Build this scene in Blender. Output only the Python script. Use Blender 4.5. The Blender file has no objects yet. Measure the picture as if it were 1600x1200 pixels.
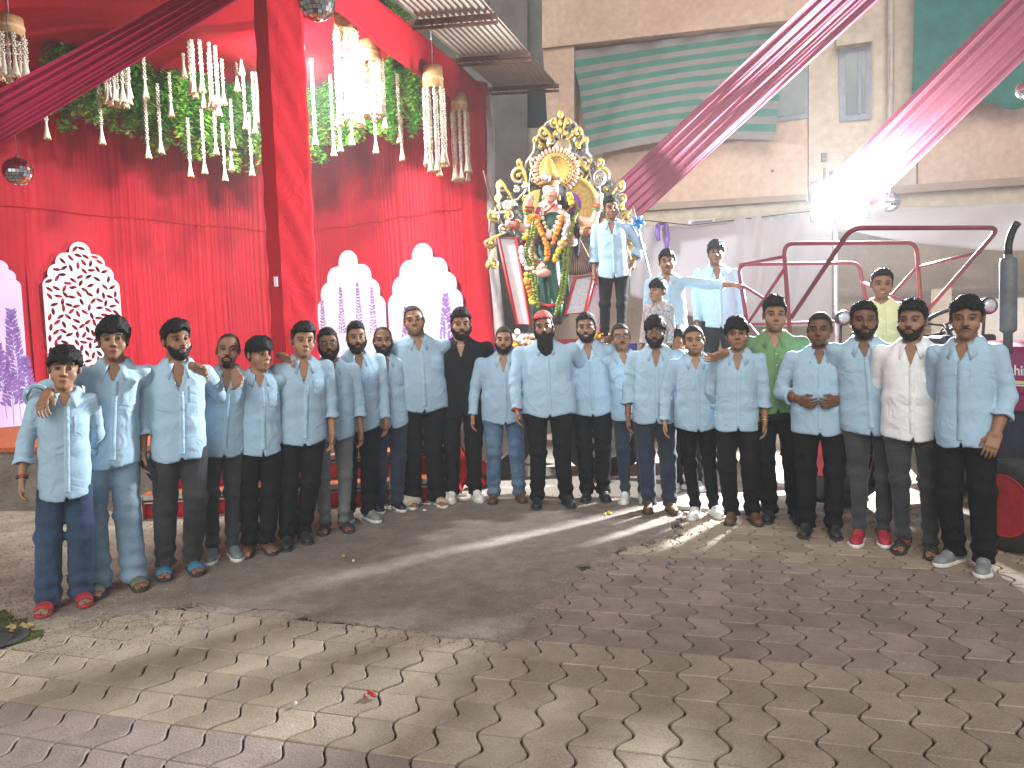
import bpy, bmesh, math, random, time
import numpy as np
from mathutils import Vector, Matrix
T0 = time.time()
random.seed(7)
R = math.radians
sc = bpy.context.scene
COL = sc.collection
# ------------------------------------------------------------------ camera
FPX, CX, CY = 1150.0, 800.0, 600.0          # focal length in photograph pixels
EYE = Vector((0, 0, 1.52))
PITCH, ROLL = math.atan(70 / 1150), 0.0355
_F = Vector((0, math.cos(PITCH), -math.sin(PITCH)))
_U0 = Vector((0, math.sin(PITCH), math.cos(PITCH)))
_R0 = Vector((1, 0, 0))
_RR = _R0 * math.cos(ROLL) - _U0 * math.sin(ROLL)
_UU = _U0 * math.cos(ROLL) + _R0 * math.sin(ROLL)
cd = bpy.data.cameras.new('camera')
cam = bpy.data.objects.new('camera', cd)
COL.objects.link(cam)
cd.sensor_width = 36
cd.lens = 36 * FPX / 1600
cd.clip_end = 400
cd.clip_start = 0.05
cam.matrix_world = Matrix(((_RR.x, _UU.x, -_F.x, EYE.x), (_RR.y, _UU.y, -_F.y, EYE.y), (_RR.z, _UU.z, -_F.z, EYE.z), (0, 0, 0, 1)))
sc.camera = cam
# ------------------------------------------------------------------ night sky glow, soft sun added as frontal fill, exposure
w = bpy.data.worlds.new('World'); sc.world = w; w.use_nodes = True
nt = w.node_tree; nt.nodes.clear()
sky = nt.nodes.new('ShaderNodeTexSky'); sky.sky_type = 'NISHITA'; sky.sun_disc = False
SUN_EL, SUN_AZ = R(34), R(192)
sky.sun_elevation = SUN_EL; sky.sun_rotation = SUN_AZ
hsv = nt.nodes.new('ShaderNodeHueSaturation'); hsv.inputs['Saturation'].default_value = 0.22
bg = nt.nodes.new('ShaderNodeBackground'); bg.inputs['Strength'].default_value = 0.085
wo = nt.nodes.new('ShaderNodeOutputWorld')
nt.links.new(sky.outputs[0], hsv.inputs['Color']); nt.links.new(hsv.outputs[0], bg.inputs['Color']); nt.links.new(bg.outputs[0], wo.inputs['Surface'])
sl = bpy.data.lights.new('front_fill', 'SUN'); sl.energy = 1.75; sl.angle = R(38); sl.color = (1.0, 0.93, 0.84)
so = bpy.data.objects.new('front_fill', sl); COL.objects.link(so)
_sd = Vector((math.sin(SUN_AZ) * math.cos(SUN_EL), math.cos(SUN_AZ) * math.cos(SUN_EL), math.sin(SUN_EL)))
so.rotation_euler = _sd.to_track_quat('Z', 'Y').to_euler()
vs = sc.view_settings
vs.view_transform = 'Standard'; vs.look = 'None'; vs.exposure = 0.40; vs.gamma = 1; vs.use_curve_mapping = False
sc.render.engine = 'CYCLES'
cy = sc.cycles
cy.use_denoising = True
try: cy.denoiser = 'OPENIMAGEDENOISE'
except Exception: pass
cy.max_bounces = 6; cy.diffuse_bounces = 3; cy.glossy_bounces = 3; cy.transmission_bounces = 4; cy.transparent_max_bounces = 12
cy.sample_clamp_indirect = 4; cy.caustics_reflective = False; cy.caustics_refractive = False


def at(px, py, Y):
    """the place at depth Y seen at a photograph pixel"""
    d = _F * FPX + _RR * (px - CX) - _UU * (py - CY)
    return EYE + d * (Y / d.y)


def gnd(px, py, z=0.0):
    d = _F * FPX + _RR * (px - CX) - _UU * (py - CY)
    return EYE + d * ((z - EYE.z) / d.z)


# ------------------------------------------------------------------ object helpers
def tag(o, label=None, cat=None, group=None, kind=None):
    if label: o['label'] = label
    if cat: o['category'] = cat
    if group: o['group'] = group
    if kind: o['kind'] = kind
    return o


def empty(name, loc=(0, 0, 0), rz=0.0, scale=1.0):
    o = bpy.data.objects.new(name, None); COL.objects.link(o)
    o.location = loc; o.rotation_euler = (0, 0, rz); o.scale = (scale,) * 3
    o.empty_display_size = 0.1
    return o


def link(name, me, mat=None, parent=None):
    o = bpy.data.objects.new(name, me); COL.objects.link(o)
    if mat is not None and not me.materials: me.materials.append(mat)
    if parent is not None: o.parent = parent
    return o


def mesh_np(name, V, F, smooth=True, cols=None):
    """V (n,3) array, F list of arrays/tuples or (m,4)/(m,3) array"""
    me = bpy.data.meshes.new(name)
    V = np.asarray(V, np.float32)
    if isinstance(F, np.ndarray):
        k = F.shape[1]; n = len(F)
        me.vertices.add(len(V)); me.vertices.foreach_set('co', V.ravel())
        me.loops.add(n * k); me.loops.foreach_set('vertex_index', F.astype(np.int32).ravel())
        me.polygons.add(n); me.polygons.foreach_set('loop_start', np.arange(0, n * k, k, dtype=np.int32))
        try: me.polygons.foreach_set('loop_total', np.full(n, k, np.int32))
        except Exception: pass
        me.update(calc_edges=True); me.validate()
    else:
        me.from_pydata([tuple(map(float, v)) for v in V], [], [tuple(map(int, f)) for f in F]); me.update()
    if smooth and len(me.polygons):
        me.polygons.foreach_set('use_smooth', np.ones(len(me.polygons), bool))
    if cols is not None:
        a = me.color_attributes.new('Col', 'FLOAT_COLOR', 'POINT')
        c = np.ones((len(V), 4), np.float32); c[:, :3] = cols
        a.data.foreach_set('color', c.ravel())
    return me


class MB:
    """collects boxes, bars, tubes and sheets into one mesh"""
    def __init__(s): s.v = []; s.f = []; s.sm = []

    def add(s, vs, fs, smooth=False):
        b = len(s.v); s.v += [tuple(v) for v in vs]
        s.f += [tuple(b + i for i in f) for f in fs]; s.sm += [smooth] * len(fs)

    def box(s, c, d, rz=0.0, M=None):
        x, y, z = d[0] / 2, d[1] / 2, d[2] / 2
        vs = [Vector((sx * x, sy * y, sz * z)) for sz in (-1, 1) for sy in (-1, 1) for sx in (-1, 1)]
        m = M if M is not None else Matrix.Rotation(rz, 3, 'Z')
        vs = [Vector(c) + m @ v for v in vs]
        s.add(vs, [(0, 2, 3, 1), (4, 5, 7, 6), (0, 1, 5, 4), (2, 6, 7, 3), (0, 4, 6, 2), (1, 3, 7, 5)]); return s

    def bar(s, a, b, wd, h, up=(0, 0, 1)):
        a, b = Vector(a), Vector(b); d = (b - a).normalized(); u = Vector(up)
        r = d.cross(u)
        if r.length < 1e-4: r = d.cross(Vector((1, 0, 0)))
        r.normalize(); u = r.cross(d)
        vs = [p + r * sx * wd / 2 + u * sy * h / 2 for p in (a, b) for sx, sy in ((-1, -1), (1, -1), (1, 1), (-1, 1))]
        s.add(vs, [(0, 1, 2, 3), (7, 6, 5, 4), (0, 4, 5, 1), (1, 5, 6, 2), (2, 6, 7, 3), (3, 7, 4, 0)]); return s

    def tube(s, pts, r, n=8, closed=False, caps=True):
        pts = [Vector(p) for p in pts]; k = len(pts)
        rs = r if isinstance(r, (list, tuple)) else [r] * k
        u = None; vs = []
        for i, p in enumerate(pts):
            if closed: d = pts[(i + 1) % k] - pts[i - 1]
            else: d = pts[min(i + 1, k - 1)] - pts[max(i - 1, 0)]
            d = d.normalized() if d.length > 1e-9 else Vector((0, 0, 1))
            if u is None:
                u = d.cross(Vector((0, 0, 1)))
                if u.length < 1e-3: u = d.cross(Vector((1, 0, 0)))
            u = (u - d * u.dot(d)).normalized(); v = d.cross(u)
            vs += [p + (u * math.cos(2 * math.pi * j / n) + v * math.sin(2 * math.pi * j / n)) * rs[i] for j in range(n)]
        fs = []
        for i in range(k if closed else k - 1):
            i2 = (i + 1) % k
            fs += [(i * n + j, i * n + (j + 1) % n, i2 * n + (j + 1) % n, i2 * n + j) for j in range(n)]
        s.add(vs, fs, True)
        if caps and not closed:
            s.f.append(tuple(len(s.v) - k * n + j for j in range(n))[::-1]); s.sm.append(False)
            s.f.append(tuple(len(s.v) - n + j for j in range(n))); s.sm.append(False)
        return s

    def lathe(s, c, prof, n=16, axis='z', M=None, caps=True):
        vs = []; c = Vector(c)
        for r, h in prof:
            for j in range(n):
                a = 2 * math.pi * j / n
                v = Vector((r * math.cos(a), r * math.sin(a), h))
                if axis == 'y': v = Vector((v.x, v.z, v.y))
                if axis == 'x': v = Vector((v.z, v.x, v.y))
                if M is not None: v = M @ v
                vs.append(c + v)
        k = len(prof)
        s.add(vs, [(i * n + j, i * n + (j + 1) % n, (i + 1) * n + (j + 1) % n, (i + 1) * n + j) for i in range(k - 1) for j in range(n)], True)
        b = len(s.v) - k * n
        if not caps: return s
        if prof[0][0] > 1e-4: s.f.append(tuple(b + j for j in range(n))[::-1]); s.sm.append(False)
        if prof[-1][0] > 1e-4: s.f.append(tuple(b + (k - 1) * n + j for j in range(n))); s.sm.append(False)
        return s

    def ball(s, c, r, n=8, m=6, sq=(1, 1, 1)):
        c = Vector(c); vs = []
        for i in range(m + 1):
            t = math.pi * i / m
            for j in range(n):
                a = 2 * math.pi * j / n
                vs.append(c + Vector((r * sq[0] * math.sin(t) * math.cos(a), r * sq[1] * math.sin(t) * math.sin(a), r * sq[2] * math.cos(t))))
        s.add(vs, [(i * n + j, (i + 1) * n + j, (i + 1) * n + (j + 1) % n, i * n + (j + 1) % n) for i in range(m) for j in range(n)], True); return s

    def grid(s, fn, nu, nv, smooth=True):
        vs = [fn(i / nu, j / nv) for j in range(nv + 1) for i in range(nu + 1)]
        s.add(vs, [(j * (nu + 1) + i, j * (nu + 1) + i + 1, (j + 1) * (nu + 1) + i + 1, (j + 1) * (nu + 1) + i) for j in range(nv) for i in range(nu)], smooth); return s

    def prism(s, pts2, y0, y1, fr):
        """outline pts2 (u,v) -> fr(u,v,depth); extruded between two depths"""
        n = len(pts2)
        s.add([fr(u, v, y0) for u, v in pts2] + [fr(u, v, y1) for u, v in pts2],
              [tuple(range(n))[::-1], tuple(range(n, 2 * n))] + [(i, (i + 1) % n, n + (i + 1) % n, n + i) for i in range(n)]); return s

    def mesh(s, name):
        me = bpy.data.meshes.new(name); me.from_pydata([tuple(v) for v in s.v], [], s.f); me.update()
        me.polygons.foreach_set('use_smooth', np.array(s.sm, bool)); return me

    def build(s, name, mat=None, parent=None): return link(name, s.mesh(name), mat, parent)


def thick(o, t, off=0.0):
    m = o.modifiers.new('cloth_thickness', 'SOLIDIFY'); m.thickness = t; m.offset = off; return o


def arc(c, r, a0, a1, n, fr):
    return [fr(c[0] + r * math.cos(a0 + (a1 - a0) * i / n), c[1] + r * math.sin(a0 + (a1 - a0) * i / n)) for i in range(n + 1)]


def rounded(pts, r, n=5):
    """polyline with its inner corners rounded"""
    pts = [Vector(p) for p in pts]; out = [pts[0]]
    for i in range(1, len(pts) - 1):
        a, b, c = pts[i - 1], pts[i], pts[i + 1]
        p = b + (a - b).normalized() * min(r, (a - b).length * .45); q = b + (c - b).normalized() * min(r, (c - b).length * .45)
        for k in range(n + 1):
            t = k / n; out.append(p * (1 - t) ** 2 + b * 2 * t * (1 - t) + q * t * t)
    out.append(pts[-1]); return out


# ------------------------------------------------------------------ materials
def srgb(r, g, b):
    f = lambda c: (c / 255 / 12.92) if c <= 10 else ((c / 255 + .055) / 1.055) ** 2.4
    return (f(r), f(g), f(b))


def mat(name, col, rough=.7, metal=0.0, noise=None, bump=None, spec=.5, col2=None, trans=0.0, emit=None, coord='Object', rnd=0.0, sheen=0.0, fine=None, world=None):
    """noise=(scale, amount): mottled colour; bump=(scale, strength, distance)"""
    m = bpy.data.materials.new(name); m.use_nodes = True
    n = m.node_tree.nodes; l = m.node_tree.links; p = n['Principled BSDF']
    p.inputs['Base Color'].default_value = (*col, 1); p.inputs['Roughness'].default_value = rough; p.inputs['Metallic'].default_value = metal
    p.inputs['Specular IOR Level'].default_value = spec
    if sheen: p.inputs['Sheen Weight'].default_value = sheen
    tc = n.new('ShaderNodeTexCoord'); oi = n.new('ShaderNodeObjectInfo')
    va = n.new('ShaderNodeVectorMath'); va.operation = 'ADD'
    sc_ = n.new('ShaderNodeVectorMath'); sc_.operation = 'SCALE'; sc_.inputs[0].default_value = (37, 19, 53)
    l.new(oi.outputs['Random'], sc_.inputs['Scale']); l.new(tc.outputs[coord], va.inputs[0]); l.new(sc_.outputs[0], va.inputs[1])
    out = None
    if noise or col2 or rnd:
        base = None
        if noise:
            t = n.new('ShaderNodeTexNoise'); t.inputs['Scale'].default_value = noise[0]; t.inputs['Detail'].default_value = 6; t.inputs['Roughness'].default_value = .65
            l.new(va.outputs[0], t.inputs['Vector'])
            r = n.new('ShaderNodeMapRange'); r.inputs['From Min'].default_value = .3; r.inputs['From Max'].default_value = .7
            l.new(t.outputs[0], r.inputs['Value'])
            mx = n.new('ShaderNodeMix'); mx.data_type = 'RGBA'
            a = noise[1]
            c2 = col2 if col2 else tuple(min(1, c * (1 + a)) for c in col)
            c1 = col if col2 else tuple(c * (1 - a) for c in col)
            mx.inputs['A'].default_value = (*c1, 1); mx.inputs['B'].default_value = (*c2, 1)
            l.new(r.outputs[0], mx.inputs['Factor']); base = mx.outputs['Result']
        if fine:
            t3 = n.new('ShaderNodeTexNoise'); t3.inputs['Scale'].default_value = fine[0]; t3.inputs['Detail'].default_value = 3
            l.new(va.outputs[0], t3.inputs['Vector'])
            r3 = n.new('ShaderNodeMapRange'); r3.inputs['From Min'].default_value = .3; r3.inputs['From Max'].default_value = .7
            r3.inputs['To Min'].default_value = 1 - fine[1]; r3.inputs['To Max'].default_value = 1 + fine[1]
            l.new(t3.outputs[0], r3.inputs['Value'])
            h3 = n.new('ShaderNodeHueSaturation'); l.new(r3.outputs[0], h3.inputs['Value'])
            l.new(base, h3.inputs['Color']) if base else h3.inputs.__getitem__('Color').__setattr__('default_value', (*col, 1)); base = h3.outputs[0]
        if world:
            ge = n.new('ShaderNodeNewGeometry'); t4 = n.new('ShaderNodeTexNoise'); t4.inputs['Scale'].default_value = world[0]; t4.inputs['Detail'].default_value = 7; t4.inputs['Roughness'].default_value = .7
            l.new(ge.outputs['Position'], t4.inputs['Vector']); r4 = n.new('ShaderNodeMapRange'); r4.inputs['From Min'].default_value = .35; r4.inputs['From Max'].default_value = .62
            r4.inputs['To Min'].default_value = 1 - world[1]; r4.inputs['To Max'].default_value = 1 + world[1] * .35
            l.new(t4.outputs[0], r4.inputs['Value']); h4 = n.new('ShaderNodeHueSaturation'); l.new(r4.outputs[0], h4.inputs['Value']); l.new(base, h4.inputs['Color']); base = h4.outputs[0]
        if rnd:
            h = n.new('ShaderNodeHueSaturation'); rr = n.new('ShaderNodeMapRange')
            rr.inputs['To Min'].default_value = 1 - rnd; rr.inputs['To Max'].default_value = 1 + rnd
            l.new(oi.outputs['Random'], rr.inputs['Value']); l.new(rr.outputs[0], h.inputs['Value'])
            if base: l.new(base, h.inputs['Color'])
            else: h.inputs['Color'].default_value = (*col, 1)
            base = h.outputs[0]
        l.new(base, p.inputs['Base Color']); out = base
    if bump:
        t = n.new('ShaderNodeTexNoise'); t.inputs['Scale'].default_value = bump[0]; t.inputs['Detail'].default_value = 2.5
        if len(bump) > 3: t.inputs['Distortion'].default_value = bump[3]
        l.new(va.outputs[0], t.inputs['Vector'])
        b = n.new('ShaderNodeBump'); b.inputs['Strength'].default_value = bump[1]; b.inputs['Distance'].default_value = bump[2]
        l.new(t.outputs[0], b.inputs['Height']); l.new(b.outputs[0], p.inputs['Normal'])
    if trans:
        tr = n.new('ShaderNodeBsdfTranslucent'); mxs = n.new('ShaderNodeMixShader'); mxs.inputs[0].default_value = trans
        if out: l.new(out, tr.inputs['Color'])
        else: tr.inputs['Color'].default_value = (*col, 1)
        l.new(p.outputs[0], mxs.inputs[1]); l.new(tr.outputs[0], mxs.inputs[2]); l.new(mxs.outputs[0], n['Material Output'].inputs['Surface'])
    if emit:
        p.inputs['Emission Color'].default_value = (*emit[0], 1); p.inputs['Emission Strength'].default_value = emit[1]
    return m


def attr_mat(name, rough=.6, noise=(30, .12), bump=(90, .25, .002), spec=.4, rnd=0.0, sss=0.0):
    """colour read from the mesh's own 'Col' attribute (local colour of the thing)"""
    m = mat(name, (1, 1, 1), rough, noise=noise, bump=bump, spec=spec)
    n = m.node_tree.nodes; l = m.node_tree.links; p = n['Principled BSDF']
    a = n.new('ShaderNodeAttribute'); a.attribute_name = 'Col'
    src = p.inputs['Base Color'].links[0].from_socket
    mu = n.new('ShaderNodeMix'); mu.data_type = 'RGBA'; mu.blend_type = 'MULTIPLY'; mu.inputs['Factor'].default_value = 1
    l.new(a.outputs['Color'], mu.inputs['A']); l.new(src, mu.inputs['B']); l.new(mu.outputs['Result'], p.inputs['Base Color'])
    return m
# ------------------------------------------------------------------ signed distance shapes -> meshes (surface nets)
def cap(P, a, b, ra, rb):
    a = np.asarray(a, np.float32); b = np.asarray(b, np.float32); ab = b - a
    q = P - a; t = np.clip((q @ ab) / max(float(ab @ ab), 1e-9), 0, 1)
    return np.sqrt(((q - t[:, None] * ab) ** 2).sum(1)) - (ra + (rb - ra) * t)


def ell(P, c, r):
    q = P - np.asarray(c, np.float32); r = np.asarray(r, np.float32)
    k0 = np.sqrt(((q / r) ** 2).sum(1)); k1 = np.sqrt(((q / (r * r)) ** 2).sum(1)) + 1e-6
    return k0 * (k0 - 1) / k1


def smin(a, b, k):
    h = np.clip(.5 + .5 * (b - a) / k, 0, 1)
    return b * (1 - h) + a * h - k * h * (1 - h)


def smax(a, b, k): return -smin(-a, -b, k)


def prof(P, tab, p=2.3):
    tab = np.asarray(tab, np.float32); z = P[:, 2]
    rx = np.interp(z, tab[:, 0], tab[:, 1]); ry = np.interp(z, tab[:, 0], tab[:, 2]); cyy = np.interp(z, tab[:, 0], tab[:, 3])
    k = (np.abs(P[:, 0] / rx) ** p + np.abs((P[:, 1] - cyy) / ry) ** p) ** (1 / p)
    return (k - 1) * np.minimum(rx, ry)


def sines(P, freq, seed, n=5, stretch=(1, 1, 1)):
    g = np.random.RandomState(seed); o = np.zeros(len(P), np.float32); st = np.asarray(stretch, np.float32)
    for i in range(n):
        d = g.normal(size=3); d /= np.linalg.norm(d)
        f = freq * (.6 + 1.0 * g.rand())
        o += np.sin((P @ (d * st).astype(np.float32)) * f + g.rand() * 6.28 + .8 * np.sin(P[:, 2] * f * .37 + i))
    return o / n


def nets(fn, lo, hi, h):
    """surface of fn<0 in a box, as (verts, quads)"""
    lo = np.asarray(lo, np.float32); hi = np.asarray(hi, np.float32)
    n = np.maximum(np.ceil((hi - lo) / h).astype(int) + 1, 4)
    ax = [lo[i] + h * np.arange(n[i], dtype=np.float32) for i in range(3)]
    X, Y, Z = np.meshgrid(*ax, indexing='ij')
    P = np.stack([X.ravel(), Y.ravel(), Z.ravel()], 1)
    f = fn(P).astype(np.float32).reshape(n)
    f[0] = f[-1] = .05; f[:, 0] = f[:, -1] = .05; f[:, :, 0] = f[:, :, -1] = .05
    s = f < 0
    cell = np.zeros(n - 1, np.int8)
    corners = [(i, j, k) for i in (0, 1) for j in (0, 1) for k in (0, 1)]
    sl_ = lambda i, j, k: (slice(i, n[0] - 1 + i), slice(j, n[1] - 1 + j), slice(k, n[2] - 1 + k))
    for c in corners: cell += s[sl_(*c)]
    idx = np.argwhere((cell > 0) & (cell < 8))
    acc = np.zeros((len(idx), 3), np.float32); cnt = np.zeros(len(idx), np.float32)
    fv = {c: f[idx[:, 0] + c[0], idx[:, 1] + c[1], idx[:, 2] + c[2]] for c in corners}
    for c in corners:
        for a in range(3):
            if c[a]: continue
            d = list(c); d[a] = 1; d = tuple(d)
            f0, f1 = fv[c], fv[d]; m = (f0 < 0) != (f1 < 0)
            t = np.where(m, f0 / np.where(m, f0 - f1, 1), 0)
            p = np.tile(np.array(c, np.float32), (len(idx), 1)); p[:, a] += t
            acc += p * m[:, None]; cnt += m
    V = lo + h * (idx + acc / cnt[:, None])
    vid = np.full(n - 1, -1, np.int32); vid[idx[:, 0], idx[:, 1], idx[:, 2]] = np.arange(len(idx))
    Q = []
    for a in range(3):
        b, c = (a + 1) % 3, (a + 2) % 3
        s0 = [slice(1, n[i] - 1) for i in range(3)]; s0[a] = slice(0, n[a] - 1)
        s1 = list(s0); s1[a] = slice(1, n[a])
        A, B = s[tuple(s0)], s[tuple(s1)]
        e = np.argwhere(A != B)
        if not len(e): continue
        flip = A[e[:, 0], e[:, 1], e[:, 2]]
        e = e + np.array([0 if i == a else 1 for i in range(3)])
        def v(db, dc):
            q = e.copy(); q[:, b] -= db; q[:, c] -= dc
            return vid[q[:, 0], q[:, 1], q[:, 2]]
        quad = np.stack([v(1, 1), v(0, 1), v(0, 0), v(1, 0)], 1)
        quad[~flip] = quad[~flip][:, ::-1]
        Q.append(quad)
    return V, np.concatenate(Q)
# ------------------------------------------------------------------ people
f32 = lambda *a: np.array(a, np.float32)


def rotm(ax, ang):
    c, s = math.cos(ang), math.sin(ang)
    return np.array({'x': [[1, 0, 0], [0, c, -s], [0, s, c]], 'y': [[c, 0, s], [0, 1, 0], [-s, 0, c]], 'z': [[c, -s, 0], [s, c, 0], [0, 0, 1]]}[ax], np.float32)


def make_hand(curl, spread=1.0, thumb=1.0):
    """forearm and hand of the screen-right arm: elbow at the origin, wrist at z=-.25, palm towards -x, thumb towards -y"""
    segs = []
    for y, L, ty in ((-.029, .074, -.040), (-.010, .083, -.012), (.010, .077, .013), (.028, .060, .037)):
        p = np.array([0.0, y, -.335]); a = 0.0; l3 = (L * .48, L * .30, L * .26)
        for k in range(3):
            a += R(curl[k])
            q = p + l3[k] * np.array([-math.sin(a), (ty - y) * spread * (1.2 - .3 * k) / L * .45, -math.cos(a)])
            r0 = (.0092, .0084, .0078)[k]
            segs.append((p.copy(), q, r0, r0 - .0008)); p = q
    th = [((-.006, -.022, -.275), (-.016 * thumb, -.052, -.305), .0135, .0115), ((-.016 * thumb, -.052, -.305), (-.028 * thumb, -.058, -.345), .0108, .0085)]

    def fn(P):
        W = P * f32(1.12, .9, 1)
        d = cap(W, (0, 0, -.02), (0, 0, -.10), .033, .037)
        d = smin(d, cap(W, (0, 0, -.10), (0, 0, -.25), .038, .026), .02)
        q = np.abs(P - f32(-.002, 0, -.298)) - f32(.004, .030, .040)
        pal = np.sqrt((np.maximum(q, 0) ** 2).sum(1)) + np.minimum(q.max(1), 0) - .0105
        d = smin(d, pal, .022)
        g = None
        for a, b, r0, r1 in segs:
            c = cap(P, a, b, r0, r1); g = c if g is None else np.minimum(g, c)
        d = smin(d, g, .005)
        for a, b, r0, r1 in th: d = smin(d, cap(P, a, b, r0, r1), .008)
        return d
    lo = (-.10, -.075, -.44); hi = (.05, .065, .03)
    return nets(fn, lo, hi, .0052)


HANDS = {'relaxed': make_hand((14, 24, 22)), 'drape': make_hand((22, 20, 16), 1.5), 'grip': make_hand((60, 75, 45)), 'clasp': make_hand((38, 45, 30))}


def foot_base(P):
    d = cap(P, (0, .03, .10), (0, .028, .035), .036, .034)
    d = smin(d, cap(P, (0, .03, .032), (.004, -.11, .022), .032, .026), .03)
    d = smin(d, ell(P, (.002, -.105, .022), (.043, .045, .020)), .02)
    g = None
    for x, L, r in ((-.027, .062, .0125), (-.009, .057, .0095), (.008, .052, .009), (.022, .044, .0088), (.035, .034, .0085)):
        c = cap(P, (x, -.125, .016), (x * 1.08, -.125 - L, .012), r, r - .001); g = c if g is None else np.minimum(g, c)
    return smin(d, g, .006)


def footprint(P, grow=0.0):
    q = P.copy(); q[:, 2] = 0
    d = smin(cap(q, (0, .045, 0), (.002, -.05, 0), .034, .034), cap(q, (.002, -.05, 0), (.003, -.125, 0), .034, .046), .02)
    return smin(d, cap(q, (.003, -.125, 0), (-.004, -.165, 0), .046, .033), .02) - grow


SHOES = {}
def make_shoes():
    lo, hi = (-.07, -.24, -.01), (.07, .11, .16)
    def slab(z0, z1, g): return lambda P: smax(footprint(P, g), np.abs(P[:, 2] - (z0 + z1) / 2) - (z1 - z0) / 2, .008)
    def upper(hi_, toe, g):
        def fn(P):
            d = cap(P, (0, .03, .075), (0, .03, .03), .039, .042)
            d = smin(d, cap(P, (0, .02, hi_), (0, -.06, .058), .038, .037), .03)
            d = smin(d, cap(P, (0, -.05, .05), (.002, -.15, toe), .040, .031), .03)
            d = smin(d, ell(P, (0, -.125, .03), (.045, .075, .036)), .02)
            d = smax(d, footprint(P, g), .012)
            ring = cap(P, (0, .034, .13), (0, .03, .075), .031, .026)
            d = smax(d, -ring, .01)
            lace = .0035 * np.sin(P[:, 1] * 260) * ((P[:, 1] < -.02) & (P[:, 1] > -.10) & (np.abs(P[:, 0]) < .02) & (P[:, 2] > .05))
            return smax(d, .016 - P[:, 2], .004) - lace
        return fn
    ms = lambda nm, fn, h=.0068: mesh_np(nm, *nets(fn, lo, hi, h))
    SHOES['sneaker'] = (ms('shoe', upper(.085, .035, .004)), ms('sole', slab(0, .028, .007)))
    SHOES['dress'] = (ms('shoe', upper(.075, .026, .0)), ms('sole', slab(0, .02, .003)))
    def strap(bands, t):
        def fn(P):
            sh = smax(foot_base(P * f32(1, 1, 1)) - t, -(foot_base(P) - .001), .001)
            b = None
            for y0, y1, sk in bands:
                c = np.abs(P[:, 1] + sk * P[:, 0] - (y0 + y1) / 2) - (y1 - y0) / 2; b = c if b is None else np.minimum(b, c)
            return np.maximum(smax(sh, b, .003), .012 - P[:, 2])
        return fn
    up = lambda fn: (lambda P: fn(P - f32(0, 0, .02)))
    SHOES['slipper'] = (ms('strap', up(strap(((-.15, -.055, 0),), .011)), .006), ms('sole', slab(0, .026, .004)))
    SHOES['sandal'] = (ms('strap', up(strap(((-.155, -.115, .5), (-.10, -.06, -.5), (.03, .055, 0)), .009)), .006), ms('sole', slab(0, .024, .004)))
make_shoes()
FOOT = nets(foot_base, (-.07, -.22, -.005), (.07, .08, .13), .007)

M = {}
def cloth(name, c, rough=.85, amt=.10, wr=(5.5, .6, .032), sheen=.15, rnd=0.04):
    M[name] = mat(name, c, rough, noise=(5, amt), bump=(wr[0], wr[1], wr[2], 1.6), spec=.2, rnd=rnd, sheen=sheen, fine=(300, .05)); return M[name]
cloth('shirt_blue', (.305, .445, .555), amt=.05, rnd=.07); cloth('shirt_black', (.0075, .0075, .009), amt=.2, sheen=0); cloth('shirt_green', (.13, .25, .11)); cloth('shirt_white', (.72, .74, .76)); cloth('shirt_yellow', (.55, .58, .33))
cloth('trousers_black', (.0055, .0055, .0068), amt=.25, sheen=0); cloth('trousers_charcoal', (.035, .037, .042), amt=.35)
cloth('denim_dark', (.022, .03, .05), amt=.4)
def denim(name, c, c2):
    M[name] = mat(name, c, .85, noise=(4.5, 0), col2=c2, bump=(14, .5, .015, 1.0), spec=.2, fine=(220, .2), sheen=.1)
denim('denim_indigo', (.018, .035, .075), (.04, .07, .13)); denim('denim_blue', (.022, .05, .105), (.12, .20, .31)); denim('denim_light', (.13, .22, .30), (.26, .36, .44)); denim('denim_grey', (.09, .10, .105), (.17, .185, .19)); denim('denim_fade', (.012, .012, .014), (.05, .05, .055))
M['skin'] = attr_mat('skin', .5, noise=(45, .10), bump=(160, .12, .002), spec=.35)
M['hair'] = mat('hair', (.007, .006, .0055), .62, bump=(120, .9, .008), spec=.22)
M['hair_thin'] = mat('cropped_hair', (.022, .017, .014), .7, noise=(200, .5), bump=(200, .5, .004), spec=.2)
M['beard'] = mat('beard', (.010, .008, .007), .7, bump=(90, .9, .01), spec=.2)
for nm, c in dict(shoe_red=(.30, .015, .03), shoe_navy=(.012, .016, .03), shoe_white=(.62, .62, .60), shoe_grey=(.17, .18, .19), shoe_black=(.012, .012, .013), shoe_brown=(.09, .045, .022), shoe_blue=(.03, .16, .26), shoe_olive=(.11, .12, .09), shoe_beige=(.40, .33, .24), shoe_teal=(.12, .17, .17)).items():
    M[nm] = mat(nm, c, .6, noise=(30, .25), bump=(150, .3, .003))
M['sole_white'] = mat('sole_white', (.55, .55, .52), .7, noise=(20, .2)); M['sole_dark'] = mat('sole_dark', (.03, .028, .026), .8, noise=(20, .3))
M['gold'] = mat('gold_metal', (.55, .36, .12), .35, .9); M['thread'] = mat('red_thread', (.35, .02, .02), .8)
M['glass_frame'] = mat('spectacle_frame', (.01, .01, .012), .3)
M['lens'] = mat('spectacle_lens', (.5, .55, .6), .05, spec=.8); M['lens'].node_tree.nodes['Principled BSDF'].inputs['Alpha'].default_value = .12
M['phone'] = mat('phone_black', (.01, .01, .012), .15)
M['button'] = mat('button', (.6, .58, .5), .4)
M['beads'] = mat('white_beads', (.62, .55, .42), .5, noise=(60, .3))


def obj_mat(o, m):
    if not o.data.materials: o.data.materials.append(m)
    o.material_slots[0].link = 'OBJECT'; o.material_slots[0].material = m


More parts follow.
